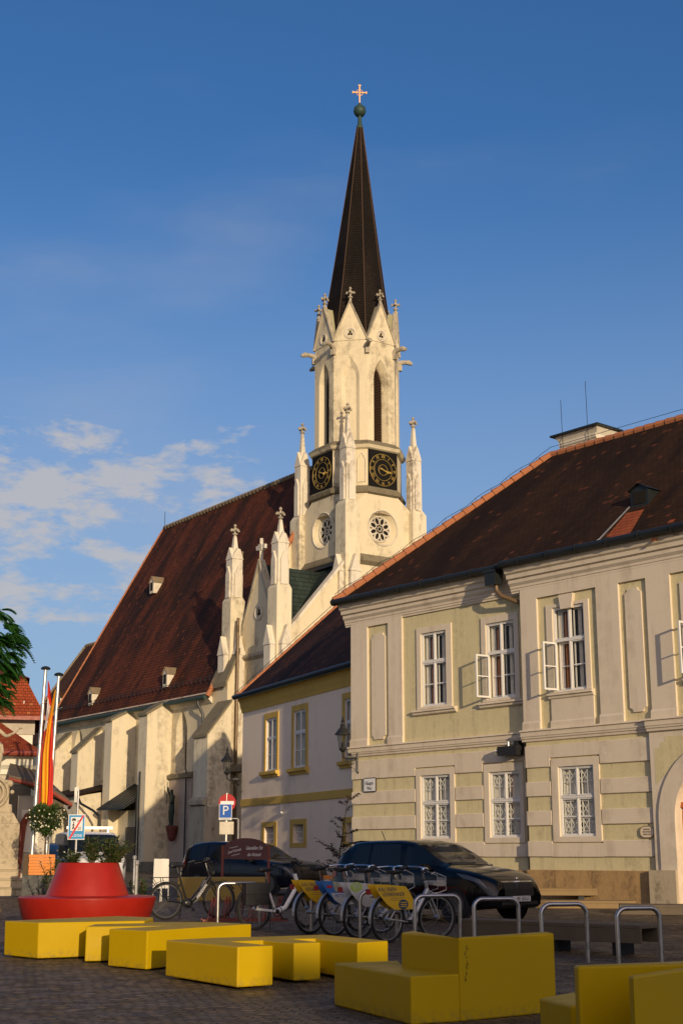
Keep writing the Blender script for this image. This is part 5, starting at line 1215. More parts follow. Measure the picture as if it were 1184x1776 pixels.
    for pts,T in ((f(0,R+.03,.7,pi+.15,0),None),(f(wb,R+.03,.55 if kind!='share' else .2,pi-.15,0),ST)):
        q.M=T or Matrix.Identity(4)
        q=MB(); q.M=T or Matrix.Identity(4)
        for a,b in zip(pts,pts[1:]): q.face([(a[0],-.03,a[2]),(b[0],-.03,b[2]),(b[0],.03,b[2]),(a[0],.03,a[2])])
        q.build('mudguard',M['bike_silver'] if kind=='share' else M['black'],t,fix=False)
    if kind=='share':
        cols=ad
        for s in (-1,1):
            q=MB(); pts=[(-.36,.87),(-.1,.865),(.33,.83),(.42,.74),(.50,.62),(.56,.49),(.08,.49),(-.08,.57),(-.22,.69),(-.31,.79)]; y=s*.075
            i0=q.add([(a,y-.004,b) for a,b in pts]+[(a,y+.004,b) for a,b in pts]); n=len(pts); q.idx([i0+i for i in range(n)]); q.idx([i0+n+i for i in range(n)]); [q.idx([i0+i,i0+(i+1)%n,i0+n+(i+1)%n,i0+n+i]) for i in range(n)]
            sk=q.build('wheel_skirt',M[{'y':'ad_yellow','b':'ad_blue','w':'ad_white'}[ad]],t)
            if s<0:
                yy=y-.006
                def patch(P,m,nm,d=0): 
                    r=MB(); r.face([(a,yy-d,b) for a,b in P]); return r.build(nm,m,sk)
                if ad=='y':
                    text('KALORIEN-',.085,'lettering',M['navy'],sk,facing(-.27,yy,.79),.001,align='LEFT',sx=.95); text('VERBRENNER',.085,'lettering',M['navy'],sk,facing(-.19,yy,.715),.001,align='LEFT',sx=.95)
                    for k_ in range(2): patch([(-.02,.665-.03*k_),(.28,.665-.03*k_),(.28,.657-.03*k_),(-.02,.657-.03*k_)],M['plank'],'small_print')
                    patch([(.27+.105*cos(2*pi*i/20),.565+.073*sin(2*pi*i/20)) for i in range(20)],M['navy'],'round_sticker',.002)
                    for k_ in range(3): patch([(.20,.60-.03*k_),(.34,.60-.03*k_),(.34,.588-.03*k_),(.20,.588-.03*k_)],M['ad_yellow'],'small_print',.004)
                elif ad=='b':
                    patch([(-.12,.86),(.33,.825),(.42,.735),(.46,.69),(-.05,.70)],M['ad_photo'],'printed_photo',.001); patch([(-.15,.68),(.47,.67),(.55,.495),(.08,.495),(-.07,.57)],M['ad_white'],'white_field',.001)
                    patch([(-.24,.80),(-.12,.80),(-.12,.76),(-.24,.76)],M['sign_red'],'red_label',.002); text('MITTELWALD',.08,'lettering',M['ad_blue'],sk,facing(.16,yy-.003,.63),.001,sx=.9)
                else:
                    text('W',.16,'lettering',M['ad_white'],sk,facing(-.13,yy-.004,.80),.001); patch([(-.13+.13*cos(2*pi*i/20),.80+.075*sin(2*pi*i/20)) for i in range(20)],M['ad_green'],'green_emblem',.002)
                    for k_,s_ in enumerate(('Radfahren', 'in Niederösterreich','erleben')): text(s_,.05,'lettering',M['ink'],sk,facing(.24,yy,.76-.06*k_),.001,sx=.8)
        q=MB(); q.M=ST
        for s in (-1,1): q.tube([(hx+.02,s*.11,hz+.14),(hx+.06,s*.12,hz+.17),(hx+.28,s*.12,hz+.10),(hx+.30,s*.12,hz-.10),(hx+.10,s*.12,hz-.16),(hx+.02,s*.03,hz-.12)],.009,6)
        q.build('front_carrier',M['bike_silver'],t); q=MB(); q.M=ST; q.prism([(hx+.05,-.13),(hx+.28,-.13),(hx+.28,.13),(hx+.05,.13)],hz-.03,hz+.02); q.box(hx+.285,hx+.295,-.12,.12,hz-.05,hz+.08); q.box(hx+.10,hx+.26,-.135,-.125,hz-.04,hz+.05); q.build('number_plate',M['grey_box'],t)
        q=MB(); q.box(-.42,-.39,-.04,.04,.72,.80); q.build('rear_light',M['taillight'],t)
    else:
        q=MB(); 
        for s in (-1,1): q.tube([(-.35,s*.06,.78),(.20,s*.06,.78)],.008,6); q.tube([(-.1,s*.06,.78),(0,s*.07,R)],.007,6); q.tube([(-.3,s*.06,.78),(0,s*.07,R)],.006,6)
        for X in (-.35,-.2,-.05,.1,.2): q.tube([(X,-.06,.78),(X,.06,.78)],.007,6)
        q.build('rear_rack',M['bike_black'],t)
        if kind=='white':
            q=MB(); q.box(-.30,.16,-.22,-.08,.42,.76); q.box(-.31,.17,-.235,-.08,.60,.78); q.box(-.11,-.03,-.245,-.235,.5,.7); q.build('pannier',M['black'],t,bevel=.015); 
            q=MB(); q.hull([(.55+x,-.0+y,.36+z) for x in (0,.24) for y in (-.03,.03) for z in (0,.0)]+[(.62,-.03,.30),(.62,.03,.30),(.80,-.03,.72),(.80,.03,.72),(.72,.03,.72),(.72,-.03,.72)]); q.build('battery',M['black'],t)
        else:
            q=MB(); q.hull([(x,y,z) for x,z in ((.55,.30),(.62,.30),(.84,.70),(.78,.74)) for y in (-.035,.035)]); q.build('battery',M['rim'],t)
            text('MERIDIAN',.07,'lettering',M['sign_white'],t,facing(.72,-.052,.52,(.6,0,.8),(-.8,0,.6)),.001)
        q=MB(); q.tube([(.30,-.05,.28),(.22,-.16,.0)],.012,6); q.build('kickstand',M['bike_black'],t)
    return t
ZG=lambda p:(p[0],p[1],g(p[1]))
bike('black',ZG((-3.35,27.4)),radians(28),'black electric bicycle leaning on its stand beside the red round bench','electric bicycles',steer=.1)
bike('white',ZG((-1.50,24.75)),radians(36),'white framed electric bicycle with a black pannier','electric bicycles',steer=.2)
bike('share',ZG((-.52,23.85)),radians(44),'silver rental bicycle with yellow skirt beside the white electric bicycle','rental bicycles','y',steer=.15)
bike('share',ZG((-.12,23.35)),radians(44),'silver rental bicycle with blue and white photo skirt','rental bicycles','b',steer=-.1)
bike('share',ZG((.27,22.75)),radians(44),'silver rental bicycle with white skirt and green emblem','rental bicycles','w',steer=.1)
bike('share',ZG((.70,22.0)),radians(43),'silver rental bicycle with yellow skirt nearest to the camera, behind the tall yellow bench','rental bicycles','y',steer=-.25)
rk=empty('bicycle_rack',ZG((-2.5,26.9)),radians(8),'low rusty red bicycle rack behind the steel hoop','bicycle rack')
q=MB(); q.box(-.1,1.5,-.02,.02,.0,.04); q.box(-.1,1.5,.46,.50,.0,.04); q.build('base_rail',M['rust_red'],rk)
for i in range(6):
    q=MB(); x=.0+i*.25; q.tube([(x,.0,.04),(x+.06,.06,.28),(x+.12,.22,.44),(x+.14,.36,.30),(x+.12,.48,.04)],.012,6); q.tube([(x+.05,.0,.04),(x+.11,.06,.28),(x+.17,.22,.44),(x+.19,.36,.30),(x+.17,.48,.04)],.012,6); q.build('wheel_holder',M['rust_red'],rk)
# ------------------------------------------------------------------ cars
def lerp(t,P):
    # monotone cubic through the points
    n=len(P); h=[P[i+1][0]-P[i][0] for i in range(n-1)]; d=[(P[i+1][1]-P[i][1])/h[i] for i in range(n-1)]
    if t<=P[0][0]: return P[0][1]
    if t>=P[-1][0]: return P[-1][1]
    for i in range(n-1):
        if t<=P[i+1][0]: break
    def sl(j):
        if j==0: return d[0]
        if j==n-1: return d[-1]
        if d[j-1]*d[j]<=0: return 0
        w1=2*h[j]+h[j-1]; w2=h[j]+2*h[j-1]; return (w1+w2)/(w1/d[j-1]+w2/d[j])
    s=(t-P[i][0])/h[i]; m0,m1=sl(i),sl(i+1)
    return (2*s**3-3*s*s+1)*P[i][1]+(s**3-2*s*s+s)*h[i]*m0+(-2*s**3+3*s*s)*P[i+1][1]+(s**3-s*s)*h[i]*m1
def car(name,label,loc,heading,L,Wd,prof,belt,paint,glass_x,wheels=(.78,3.35),R=.31,van=False,plate=None,front=True,cat='car',roofbars=False):
    t=empty(name,loc,heading,label,cat)
    hw=Wd/2
    def ring(x):
        zt=lerp(x,prof); zb=min(lerp(x,belt),zt-.02); zl=.20+.10*max(0,1-x/.5)+.05*max(0,1-(L-x)/.5)
        e=min(x,L-x); k=1-.24*max(0,1-(L-x)/.55)**2.2-.16*max(0,1-x/.5)**2
        W_=hw*k; up=max(0,zt-zb); gh=min(1,up/.45)
        rw=W_*(1-.22*gh) if not van else W_*(1-.10*gh)
        P=[(W_*.80,zl),(W_*.96,zl+.05),(W_*1.0,zl+.22),(W_*1.0,(zb+zl)/2+.06),(W_*.985,zb-.07),(W_*.95,zb)]
        s=min(1,max(0,(up-.06)/.26)); s=s*s*(3-2*s)
        c=[(W_*.95+(rw-W_*.95)*f,zb+(zt-.07-zb)*f) for f in (.33,.66,1.0)]+[(rw*.90,zt-.025),(rw*.65,zt-.006),(0,zt)]
        d=[(W_*.90,zb+up*.45),(W_*.84,zb+up*.68),(W_*.76,zb+up*.82),(W_*.62,zb+up*.93),(W_*.38,zb+up*.985),(0,zt)]
        return P+[(a[0]*s+b[0]*(1-s),a[1]*s+b[1]*(1-s)) for a,b in zip(c,d)]
    n=64; xs=[L*(.5-.5*cos(pi*i/n))*.6+.4*L*i/n for i in range(n+1)]
    q=MB(); rows=[]
    for x in xs:
        P=ring(x); row=[(x,-a,b) for a,b in P]+[(x,a,b) for a,b in reversed(P[:-1])]; rows.append(q.add(row)); m=len(row)
    for a,b in zip(rows,rows[1:]):
        for j in range(m-1): q.idx([a+j,b+j,b+j+1,a+j+1])
    q.idx([rows[0]+j for j in range(m)]); q.idx([rows[-1]+j for j in range(m)][::-1])
    body=q.build('body',paint,t,smooth=True)
    def patch(xa,xb,fa,fb,nm,mat,side,off=.006,na=10,nb=6,par=None,xa2=None,xb2=None):
        # strip of the body surface between ring parameters fa..fb (index units) and stations xa..xb
        r=MB(); G_=[]
        for i in range(nb+1):
            f=fa+(fb-fa)*i/nb; row=[]; A=xa+( (xa2 if xa2 is not None else xa)-xa)*i/nb; B=xb+((xb2 if xb2 is not None else xb)-xb)*i/nb
            for j in range(na+1):
                x=A+(B-A)*j/na; P=ring(x); k=min(int(f),len(P)-2); u=f-k; y=P[k][0]*(1-u)+P[k+1][0]*u; z=P[k][1]*(1-u)+P[k+1][1]*u
                row.append((x,side*(y+off) if f<10 else side*y,z+(off if f>8 else off*.4)))
            G_.append(row)
        for a,b in zip(G_,G_[1:]):
            for j in range(na): r.face([a[j],a[j+1],b[j+1],b[j]])
        return r.build(nm,mat,par or t,smooth=True)
    for s in (-1,1):
        for (xa,xb,xa2,xb2) in glass_x['side']: patch(xa,xb,5.15,7.85,'side_window',M['car_glass'],s,xa2=xa2,xb2=xb2)
    def across(xa,xb,nm,mat,fa=7.6,off=.008,slope=0):
        r=MB(); G_=[]
        for j in range(9):
            x=xa+(xb-xa)*j/8; P=ring(x); row=[]
            k=int(fa); u=fa-k; pts=[(P[k][0]*(1-u)+P[k+1][0]*u,P[k][1]*(1-u)+P[k+1][1]*u)]+P[k+1:]
            row=[(x,-a,b+off) for a,b in pts]+[(x,a,b+off) for a,b in reversed(pts[:-1])]; G_.append(row)
        for a,b in zip(G_,G_[1:]):
            for j in range(len(a)-1): r.face([a[j],a[j+1],b[j+1],b[j]])
        return r.build(nm,mat,t,smooth=True)
    across(*glass_x['front'],'windscreen',M['car_glass'],6.0 if van else 6.6); across(*glass_x['rear'],'rear_window',M['car_glass'],6.8)
    for X in wheels:
        for s in (-1,1):
            q=MB(); q.M=Matrix.Translation((X,s*(hw-.10),R)); 
            q.lathe([(R*.55,-.10),(R*.93,-.10),(R,-.06),(R,.06),(R*.93,.10),(R*.66,.105)],0,0,28); q.v=[q.M@Matrix.Rotation(-s*pi/2,4,'X')@(q.M.inverted()@v) for v in q.v]; w_=q.build('wheel',M['tyre'],t,smooth=True)
            q=MB(); q.M=Matrix.Translation((X,s*(hw-.10),R))@Matrix.Rotation(-s*pi/2,4,'X')
            q.lathe([(.02,.07),(R*.62,.08),(R*.68,.108),(R*.64,.108)],0,0,24)
            for i in range(5):
                a=2*pi*i/5; c,s_=cos(a),sin(a); q.prism([(.04*c-.03*s_,.04*s_+.03*c),(.04*c+.03*s_,.04*s_-.03*c),(R*.66*c+.045*s_,R*.66*s_-.045*c),(R*.66*c-.045*s_,R*.66*s_+.045*c)],.07,.115)
            q.build('rim',M['rim'],w_)
            q=MB(); q.M=Matrix.Translation((X,s*(hw+.004),R))@Matrix.Rotation(-s*pi/2,4,'X')
            i0=q.add([((R+.065)*cos(pi*i/16-.12+ (0 if i<17 else 0)),-s*0+(R+.065)*sin(pi*i/16),0) for i in range(17)]) if False else None
            pts=[((R+.07)*cos(2*pi*i/28),(R+.07)*sin(2*pi*i/28)) for i in range(28)]; i0=q.add([(a,b,-.035) for a,b in pts]); q.idx([i0+i for i in range(28)]); q.build('wheel_arch',M['black'],t)
    for s in (-1,1):
        q=MB(); xm=glass_x['mirror']; P=ring(xm); q.hull([(xm+dx,s*(P[5][0]+dy),P[5][1]+dz) for dx,dy,dz in ((-.06,.03,.0),(.08,.05,.02),(-.07,.2,.02),(.05,.2,.03),(-.06,.04,.13),(.03,.05,.12),(-.07,.21,.12),(.02,.2,.12))]); q.build('wing_mirror',paint,t,smooth=True)
        # head lights and tail lights follow the body
        patch(L-.62,L-.13,4.0,5.0,'headlight',M['lamp_glass'],s,off=.010,xa2=L-.80,xb2=L-.28) if not van else patch(L-.42,L-.08,3.6,5.0,'headlight',M['lamp_glass'],s,off=.01)
        patch(.04,.30,3.4,5.0,'tail_light',M['taillight'],s,off=.008)
        for X in glass_x['doors']: patch(X,X+.012,1.5,5.0,'door_seam',M['black'],s,off=.003,na=2)
    # grille, bumper intake, plate: wrapped on the rounded nose
    def nose(za,zb,hwf,nm,mat,off=.01,par=None):
        r=MB(); k=14; A=[]
        for i in range(k+1):
            y=(-1+2*i/k)*hwf
            def nx_(z):
                lo,hi=L-1.2,L
                for _ in range(22):
                    m_=(lo+hi)/2; P=ring(m_)
                    # half width at height z
                    wz=0
                    for (a,b),(c,d) in zip(P,P[1:]):
                        if (b-z)*(d-z)<=0 and abs(d-b)>1e-6: wz=max(wz,a+(c-a)*(z-b)/(d-b))
                    if wz>=abs(y): lo=m_
                    else: hi=m_
                return lo
            A.append([(nx_(z)+off,y,z) for z in (za,(za+zb)/2,zb)])
        for a,b in zip(A,A[1:]):
            for j in range(2): r.face([a[j],b[j],b[j+1],a[j+1]])
        return r.build(nm,mat,par or t)
    zf=lerp(L-.05,prof)
    return t,nose,patch
HB=[(0,.80),(.06,1.0),(.22,1.13),(.50,1.36),(.62,1.44),(1.1,1.475),(1.7,1.48),(2.15,1.43),(2.6,1.24),(3.05,1.0),(3.35,.96),(3.75,.88),(4.0,.78),(4.10,.70),(4.16,.55)]
HBb=[(0,.78),(.3,.98),(1.0,.96),(2.0,.92),(3.0,.88),(3.5,.84),(3.9,.74),(4.16,.52)]
gx={'side':[(.62,1.12,.75,1.12),(1.18,1.98,1.18,1.90),(2.06,2.92,2.06,2.40)],'front':(2.20,3.02),'rear':(.10,.50),'mirror':2.72,'doors':(1.14,2.02,3.0)}
cz=g(27)
t,nose,patch=car('parked_car','black five door hatchback parked in front of the cream house','x' and (.28,29.3,g(28)),radians(-44),4.16,1.76,HB,HBb,M['black_car'],gx)
gq=nose(.46,.70,.44,'grille',M['black'],.012); q=MB()
nose(.70,.725,.47,'grille_trim',M['chrome'],.018,gq); nose(.445,.465,.40,'grille_trim',M['chrome'],.016,gq); nose(.24,.36,.55,'air_intake',M['black'],.010)
pl_=nose(.36,.455,.27,'number_plate',M['sign_white'],.05); text('ME 583GD',.10,'lettering',M['ink'],pl_,facing(4.25,.0,.408,(0,1,0),(0,0,1)),.001,sx=.85)
q=MB(); q.ball((4.12,0,.76),.035,8,(.4,1,1)); q.build('badge',M['chrome'],t)
q=MB(); q.tube([(.85,0,1.46),(.74,0,1.66)],.008,5); q.build('aerial',M['black'],t)
q=MB(); q.hull([(.36,y,z) for y in (-.55,.55) for z in (1.40,1.43)]+[(.66,y,z) for y in (-.55,.55) for z in (1.42,1.465)]); q.build('spoiler',M['black_car'],t)
SV=[(0,.85),(.06,1.1),(.25,1.40),(.5,1.52),(1.1,1.57),(1.9,1.56),(2.4,1.45),(2.9,1.16),(3.3,1.02),(3.8,.96),(4.2,.86),(4.35,.6)]
SVb=[(0,.85),(.3,1.02),(2.0,.97),(3.1,.93),(3.8,.88),(4.1,.78),(4.35,.55)]
gx2={'side':[(.35,1.05,.5,1.05),(1.12,2.0,1.12,1.95),(2.08,3.05,2.08,2.55)],'front':(2.35,3.2),'rear':(.08,.40),'mirror':2.85,'doors':(1.08,2.04,3.1)}
t2,nose2,_=car('parked_car','dark blue estate car behind the maroon notice board',(-4.2,42.0,.4),radians(-38),4.35,1.78,[(a,b*.93) for a,b in SV],[(a,b*.93) for a,b in SVb],M['blue_car'],gx2,wheels=(.8,3.5))
nose2(.45,.68,.45,'grille',M['black'],.012)
VN=[(0,1.0),(.05,1.70),(.25,1.80),(1.5,1.83),(2.6,1.80),(2.9,1.70),(3.5,1.20),(3.75,1.08),(4.2,.98),(4.35,.8),(4.40,.6)]
VNb=[(0,.98),(.3,1.10),(2.5,1.08),(3.4,1.05),(3.9,1.0),(4.2,.88),(4.4,.58)]
gx3={'side':[(2.35,3.45,2.35,2.9)],'front':(2.86,3.55),'rear':(.02,.06),'mirror':3.15,'doors':(1.3,2.3,3.4)}
t3,nose3,_=car('delivery_van','white small van with a roof bar coming towards the square past the church',(-9.0,48.5,.4),radians(-70),4.40,1.80,VN,VNb,M['van_white'],gx3,wheels=(.8,3.5),van=True,cat='van')
nose3(.55,.75,.5,'grille',M['black'],.012); nose3(.38,.48,.26,'number_plate',M['sign_white'],.03)
q=MB(); q.box(2.2,2.32,-.75,.75,1.90,1.98); [q.box(2.22,2.3,y-.03,y+.03,1.80,1.90) for y in (-.6,.6)]; q.build('roof_bar',M['alu'],t3)
t4,_,_=car('parked_car','dark car half hidden behind the wooden planter and shrubs at the left',(-11.2,46.5,.4),radians(-30),4.16,1.76,HB,HBb,M['black_car'],gx)
# ------------------------------------------------------------------ timber benches and platforms at the right
def plat(name,label,a,b,dep,z0,z1,mat,legs=True,endmat=None,cat='bench'):
    t=empty(name,(a[0],a[1],g(a[1])),atan2(b[1]-a[1],b[0]-a[0]),label,cat); L=hypot(b[0]-a[0],b[1]-a[1])
    q=MB(); n=max(3,int(dep/.12)); 
    for i in range(n): q.box(0,L,dep*i/n+.003,dep*(i+1)/n-.003,z1-.05,z1)
    q.box(.0,L,.004,.05,z0,z1-.051); q.box(0,L,dep-.05,dep-.004,z0,z1-.051); q.build('seat',mat,t,bevel=.006)
    if endmat: q=MB(); q.box(L+.003,L+.42,0,dep,z0,z1); q.build('end_block',endmat,t,bevel=.01)
    if legs:
        for X in (.35,L/2,L-.5): q=MB(); q.box(X,X+.14,.10,dep-.10,-.05,z0-.002); q.build('leg',M['steel_dark'],t)
    return t
plat('timber_bench','long timber bench with a yellow end block against the stone plinth',(4.0,33.6),(7.02,33.2),.6,.16,.32,M['plank'],endmat=M['yellow'])
plat('timber_platform','low timber step in front of the long bench, right of the black hatchback',(4.2,31.2),(6.35,31.0),.8,.0,.16,M['plank'],legs=False,cat='step')
plat('timber_platform','low dark timber step running out of the right edge',(5.6,29.0),(9.5,28.3),.9,.0,.19,M['plank_dark'],legs=False,cat='step')
plat('timber_bench','heavy dark timber bench behind the steel hoops, in front of the black hatchback',(1.75,21.6),(4.05,19.6),.55,.14,.38,M['plank_dark'])
plat('timber_bench','dark timber bench end at the left edge beside the round bench',(-9.4,27.8),(-6.70,27.6),.6,.10,.22,M['plank_dark'])
plat('timber_bench','short dark timber bench end at the right edge',(4.75,19.0),(6.5,18.0),.55,.14,.38,M['plank_dark'])
# ------------------------------------------------------------------ red round bench with planter
rb=empty('round_bench',(-4.60,26.0,g(26)),0,'round red bench with a tapering red planter in its middle','bench')
q=MB(); q.lathe([(1.09,.0),(1.11,.02),(1.235,.46),(1.235,.49),(1.20,.505),(.74,.52)],0,0,64); q.build('seat',M['red'],rb,smooth=True)
q=MB(); q.lathe([(.75,.50),(.55,1.06),(.53,1.09),(.49,1.09),(.48,1.0),(.30,.98)],0,0,64); q.build('planter',M['red'],rb,smooth=True)
q=MB(); q.lathe([(.48,.99),(.30,1.02),(.01,1.03)],0,0,24); q.build('soil',M['bark'],rb)
def leaf(mb,p,d,L,w_,droop=0):
    d=Vector(d).normalized(); s=d.cross(Vector((0,0,1)))
    if s.length<.1: s=Vector((1,0,0))
    s.normalize(); s=(s+Vector((random.uniform(-.5,.5) for _ in range(3)))).normalized(); p=Vector(p); dr=Vector((0,0,-droop*L))
    mb.face([p,p+d*L*.45+s*w_/2+dr*.3,p+d*L+dr,p+d*L*.45-s*w_/2+dr*.3])
def oleander(loc,label,h,n,grp=None,spread=.35,mat='leaf_olive'):
    t=empty('oleander_shrub',loc,random.uniform(0,6),label,'shrub',grp); st=MB(); lf=MB()
    for i in range(n):
        a=random.uniform(0,2*pi); r=random.uniform(.2,1)*spread; top=Vector((r*cos(a),r*sin(a),h*random.uniform(.6,1)*(1-.25*r/spread))); b=Vector((r*.15*cos(a),r*.15*sin(a),0)); mid=(top+b)/2+Vector((0,0,.08*h)); st.tube([b,mid,top],.007,4)
        for k in range(34):
            u=random.uniform(.2,1.02); p=b*(1-u)**2+mid*2*u*(1-u)+top*u*u; aa=random.uniform(0,2*pi); leaf(lf,p,(cos(aa),sin(aa),random.uniform(.1,1.1)),random.uniform(.09,.16),.036,.25)
    st.build('stem',M['bark'],t,fix=False); lf.build('foliage',M[mat],t,fix=False); return t
cz=g(26)+1.0
oleander((-4.92,26.0,cz),'small oleander sprig at the left of the red planter',.36,9,'oleanders in the red planter',.18)
oleander((-4.52,25.9,cz),'upright oleander in the middle of the red planter',.66,14,'oleanders in the red planter',.18)
oleander((-4.22,26.1,cz-.05),'bushy spreading oleander at the right of the red planter',.62,30,'oleanders in the red planter',.42)
oleander((-4.05,29.0,g(29)),'oleander growing low behind the right rim of the round bench',.85,12,None,.28)
oleander((-6.7,33.5,g(33)),'tall thin shrub with white flowers beside the wooden planter',1.2,16,None,.35,'leaf_mid')
# thin metal posts near the shrubs
for x,y,lb in ((-4.78,33.0,'left of the upright oleander'),(-4.05,28.3,'right of the red round bench')):
    q=MB(); q.lathe([(.03,0),(.03,.98),(.045,1.0),(.05,1.05),(.03,1.08)],0,0,10); o=q.build('slim_post',M['alu']); o.location=(x,y,g(y)); tag(o,'slim pale metal post '+lb,'post','slim metal posts')
# white folding board
wb=empty('folding_board',(-4.28,34.0,.4),radians(15),'white folding board standing behind the black electric bicycle','sign')
for s in (-1,1):
    q=MB(); q.prism([(-.10,-.012),(.10,-.012),(.10,.012),(-.10,.012)],.30,.99); q.box(-.10,-.08,-.01,.01,0,.3); q.box(.08,.10,-.01,.01,0,.3); q.v=[Matrix.Translation((s*.10,0,0))@Matrix.Rotation(-s*.12,4,'X')@Matrix.Rotation(s*.35,4,'Z')@v for v in q.v]; q.build('panel',M['paper'],wb,bevel=.01)
ob=empty('flower_crate',(-.25,31.0,g(31)),.2,'small orange crate behind the bicycles at the rear of the black hatchback','crate')
q=MB(); q.box(-.14,.14,-.12,.12,.62,.70); q.build('rim',M['orange_wood'],ob); q=MB(); q.box(-.13,.13,-.11,.11,.38,.618); q.build('label_panel',M['ad_white'],ob); q=MB(); q.box(-.12,.12,-.10,.10,0,.379); q.build('base',M['grey_box'],ob)
# ------------------------------------------------------------------ traffic signs
zs_=empty('zone_sign',(-7.09,38.0,.4),radians(2),'blue end of zone sign crossed by a red bar, in front of the church niche','sign')
q=MB(); q.tube([(0,.03,0),(0,.03,2.75)],.03,8); q.box(-.10,.02,.02,.06,2.45,2.85); q.build('post',M['alu'],zs_)
q=MB(); q.box(-.225,.225,-.01,.01,1.47,2.13); sp_=q.build('plate',M['sign_white'],zs_)
def quad_(x0,x1,z0,z1,m,nm,par,y=-.013): r=MB(); r.face([(x0,y,z0),(x1,y,z0),(x1,y,z1),(x0,y,z1)]); return r.build(nm,m,par)
quad_(-.205,.205,1.49,2.11,M['zone_blue'],'blue_field',sp_); quad_(-.16,.16,1.70,2.06,M['sign_white'],'white_field',sp_,-.015)
r=MB(); Y=-.018
r.face([(-.13,Y,1.97),(-.02,Y,1.97),(-.02,Y,2.0),(-.045,Y,2.03),(-.105,Y,2.03),(-.13,Y,2.0)]); r.face([(-.12,Y,1.955),(-.09,Y,1.955),(-.09,Y,1.97),(-.12,Y,1.97)]); r.face([(-.06,Y,1.955),(-.03,Y,1.955),(-.03,Y,1.97),(-.06,Y,1.97)])
r.tube([(-.08,Y,1.90),(-.085,Y,1.82),(-.11,Y,1.74)],.012,5); r.tube([(-.085,Y,1.82),(-.05,Y,1.74)],.012,5); r.tube([(-.12,Y,1.84),(-.08,Y,1.88),(-.05,Y,1.84)],.009,5); r.ball((-.078,Y,1.925),.017,6)
r.tube([(.02,Y,1.93),(.05,Y,1.98),(.09,Y,1.97),(.13,Y,2.02)],.008,5)
r.build('pictogram',M['ink'],sp_); text('20',.12,'lettering',M['ink'],sp_,facing(.075,-.018,1.76),.001,sx=.8); text('Zone',.15,'lettering',M['sign_white'],sp_,facing(0,-.016,1.59),.001,sx=.95)
r=MB(); r.face([(-.205,-.021,1.49),(-.15,-.021,1.49),(.205,-.021,2.11),(.15,-.021,2.11)]); r.build('red_bar',M['zone_red'],sp_)
ps=empty('parking_sign',(-3.58,44.0,.4),radians(-4),'blue parking sign with a no entry disc behind it on one pole','sign')
q=MB(); q.tube([(.0,.05,0),(.0,.05,2.95)],.035,8); q.build('post',M['alu'],ps)
q=MB(); n=32; q.lathe([(.27,-.01),(.27,.01)],0,0,n); q.v=[Matrix.Translation((.02,.03,2.66))@Matrix.Rotation(pi/2,4,'X')@v for v in q.v]; nd=q.build('no_entry_disc',M['sign_red'],ps)
quad_(-.19,.23,2.60,2.71,M['sign_white'],'white_bar',nd,.012)
q=MB(); q.box(-.22,.18,-.03,-.01,2.13,2.62); pp_=q.build('parking_plate',M['sign_white'],ps); quad_(-.205,.165,2.20,2.605,M['sign_blue'],'blue_field',pp_,-.033)
text('P',.40,'lettering',M['sign_white'],pp_,facing(-.02,-.036,2.41),.001); text('Kurzparkzone',.065,'lettering',M['ink'],pp_,facing(-.02,-.036,2.165),.001,sx=.8)
q=MB(); q.box(-.2,.24,.0,.02,1.70,2.08); q.build('info_plate',M['churchwhite'],ps)
q=MB(); q.tube([(.36,.2,0),(.36,.2,2.15),(.33,.2,2.18),(.05,.2,2.18)],.02,6); q.build('bracket',M['alu'],ps)
# ------------------------------------------------------------------ left side of the square
LR=radians(13)
lh=empty('corner_house',(-16.45,45.5,.4),LR,'white house with a steep red tiled roof at the left edge','house')
q=MB(); q.box(0,6.25,0,6,0,5.6); q.build('wall',M['white_wall'],lh)
q=MB(); q.box(-.02,6.30,-.05,0,5.0,5.6); q.build('frieze',M['beige_wall'],lh)
e=.42; q=MB(); a=(-e,-e,5.6); b=(6.25+e-.05,-e,5.6); c=(6.25+e-.05,6+e,5.6); d=(-e,6+e,5.6)
A=(.4,.6,7.0); B=(5.9,.6,7.0); C_=(5.9,5.4,7.0); D=(.4,5.4,7.0)
roofquad(q,[a,b,B,A]); roofquad(q,[b,c,C_,B]); roofquad(q,[c,d,D,C_]); roofquad(q,[d,a,A,D])
A2=(.3,.45,6.96);B2=(6.05,.45,6.96);C2=(6.05,5.5,6.96);D2=(.3,5.5,6.96);T1=(2.0,3,7.9);T2=(4.6,3,7.9)
roofquad(q,[A2,B2,T2,T1]); roofquad(q,[B2,C2,T2]); roofquad(q,[C2,D2,T1,T2]); roofquad(q,[D2,A2,T1])
lr=q.build('roof',M['roof_red'],lh)
q=MB(); q.box(-.5,6.7,-.52,-.42,5.45,5.58); q.box(6.62,6.72,-.5,6.5,5.45,5.58); q.build('gutter',M['red_pipe'],lr)
q=MB()
for i in range(11): q.tube([(.4+i*.55,-.1+.12*(i%2),6.0+.12*(i%2)),(.4+i*.55,-.1+.12*(i%2),6.12+.12*(i%2))],.02,4)
q.build('snow_guard',M['white_wall'],lr)
ph=empty('pavilion',(-17.42,41.5,.4),LR,'low beige house with red tiled lean-to roof and cornice behind the stone monument','house')
q=MB(); q.box(0,8.05,0,4.0,0,4.05); q.build('wall',M['beige_wall'],ph)
q=MB(); roofquad(q,[(-.4,-.55,4.15),(8.35,-.55,4.15),(7.0,3.6,5.4),(-.4,3.6,5.9)]); roofquad(q,[(8.35,-.55,4.15),(8.5,3.9,4.2),(7.0,3.6,5.4)]); pr=q.build('roof',M['roof_red'],ph)
q=MB(); q.tube([(-.4,-.62,4.08),(8.4,-.62,4.08)],.09,8); q.build('gutter',M['red_pipe'],pr)
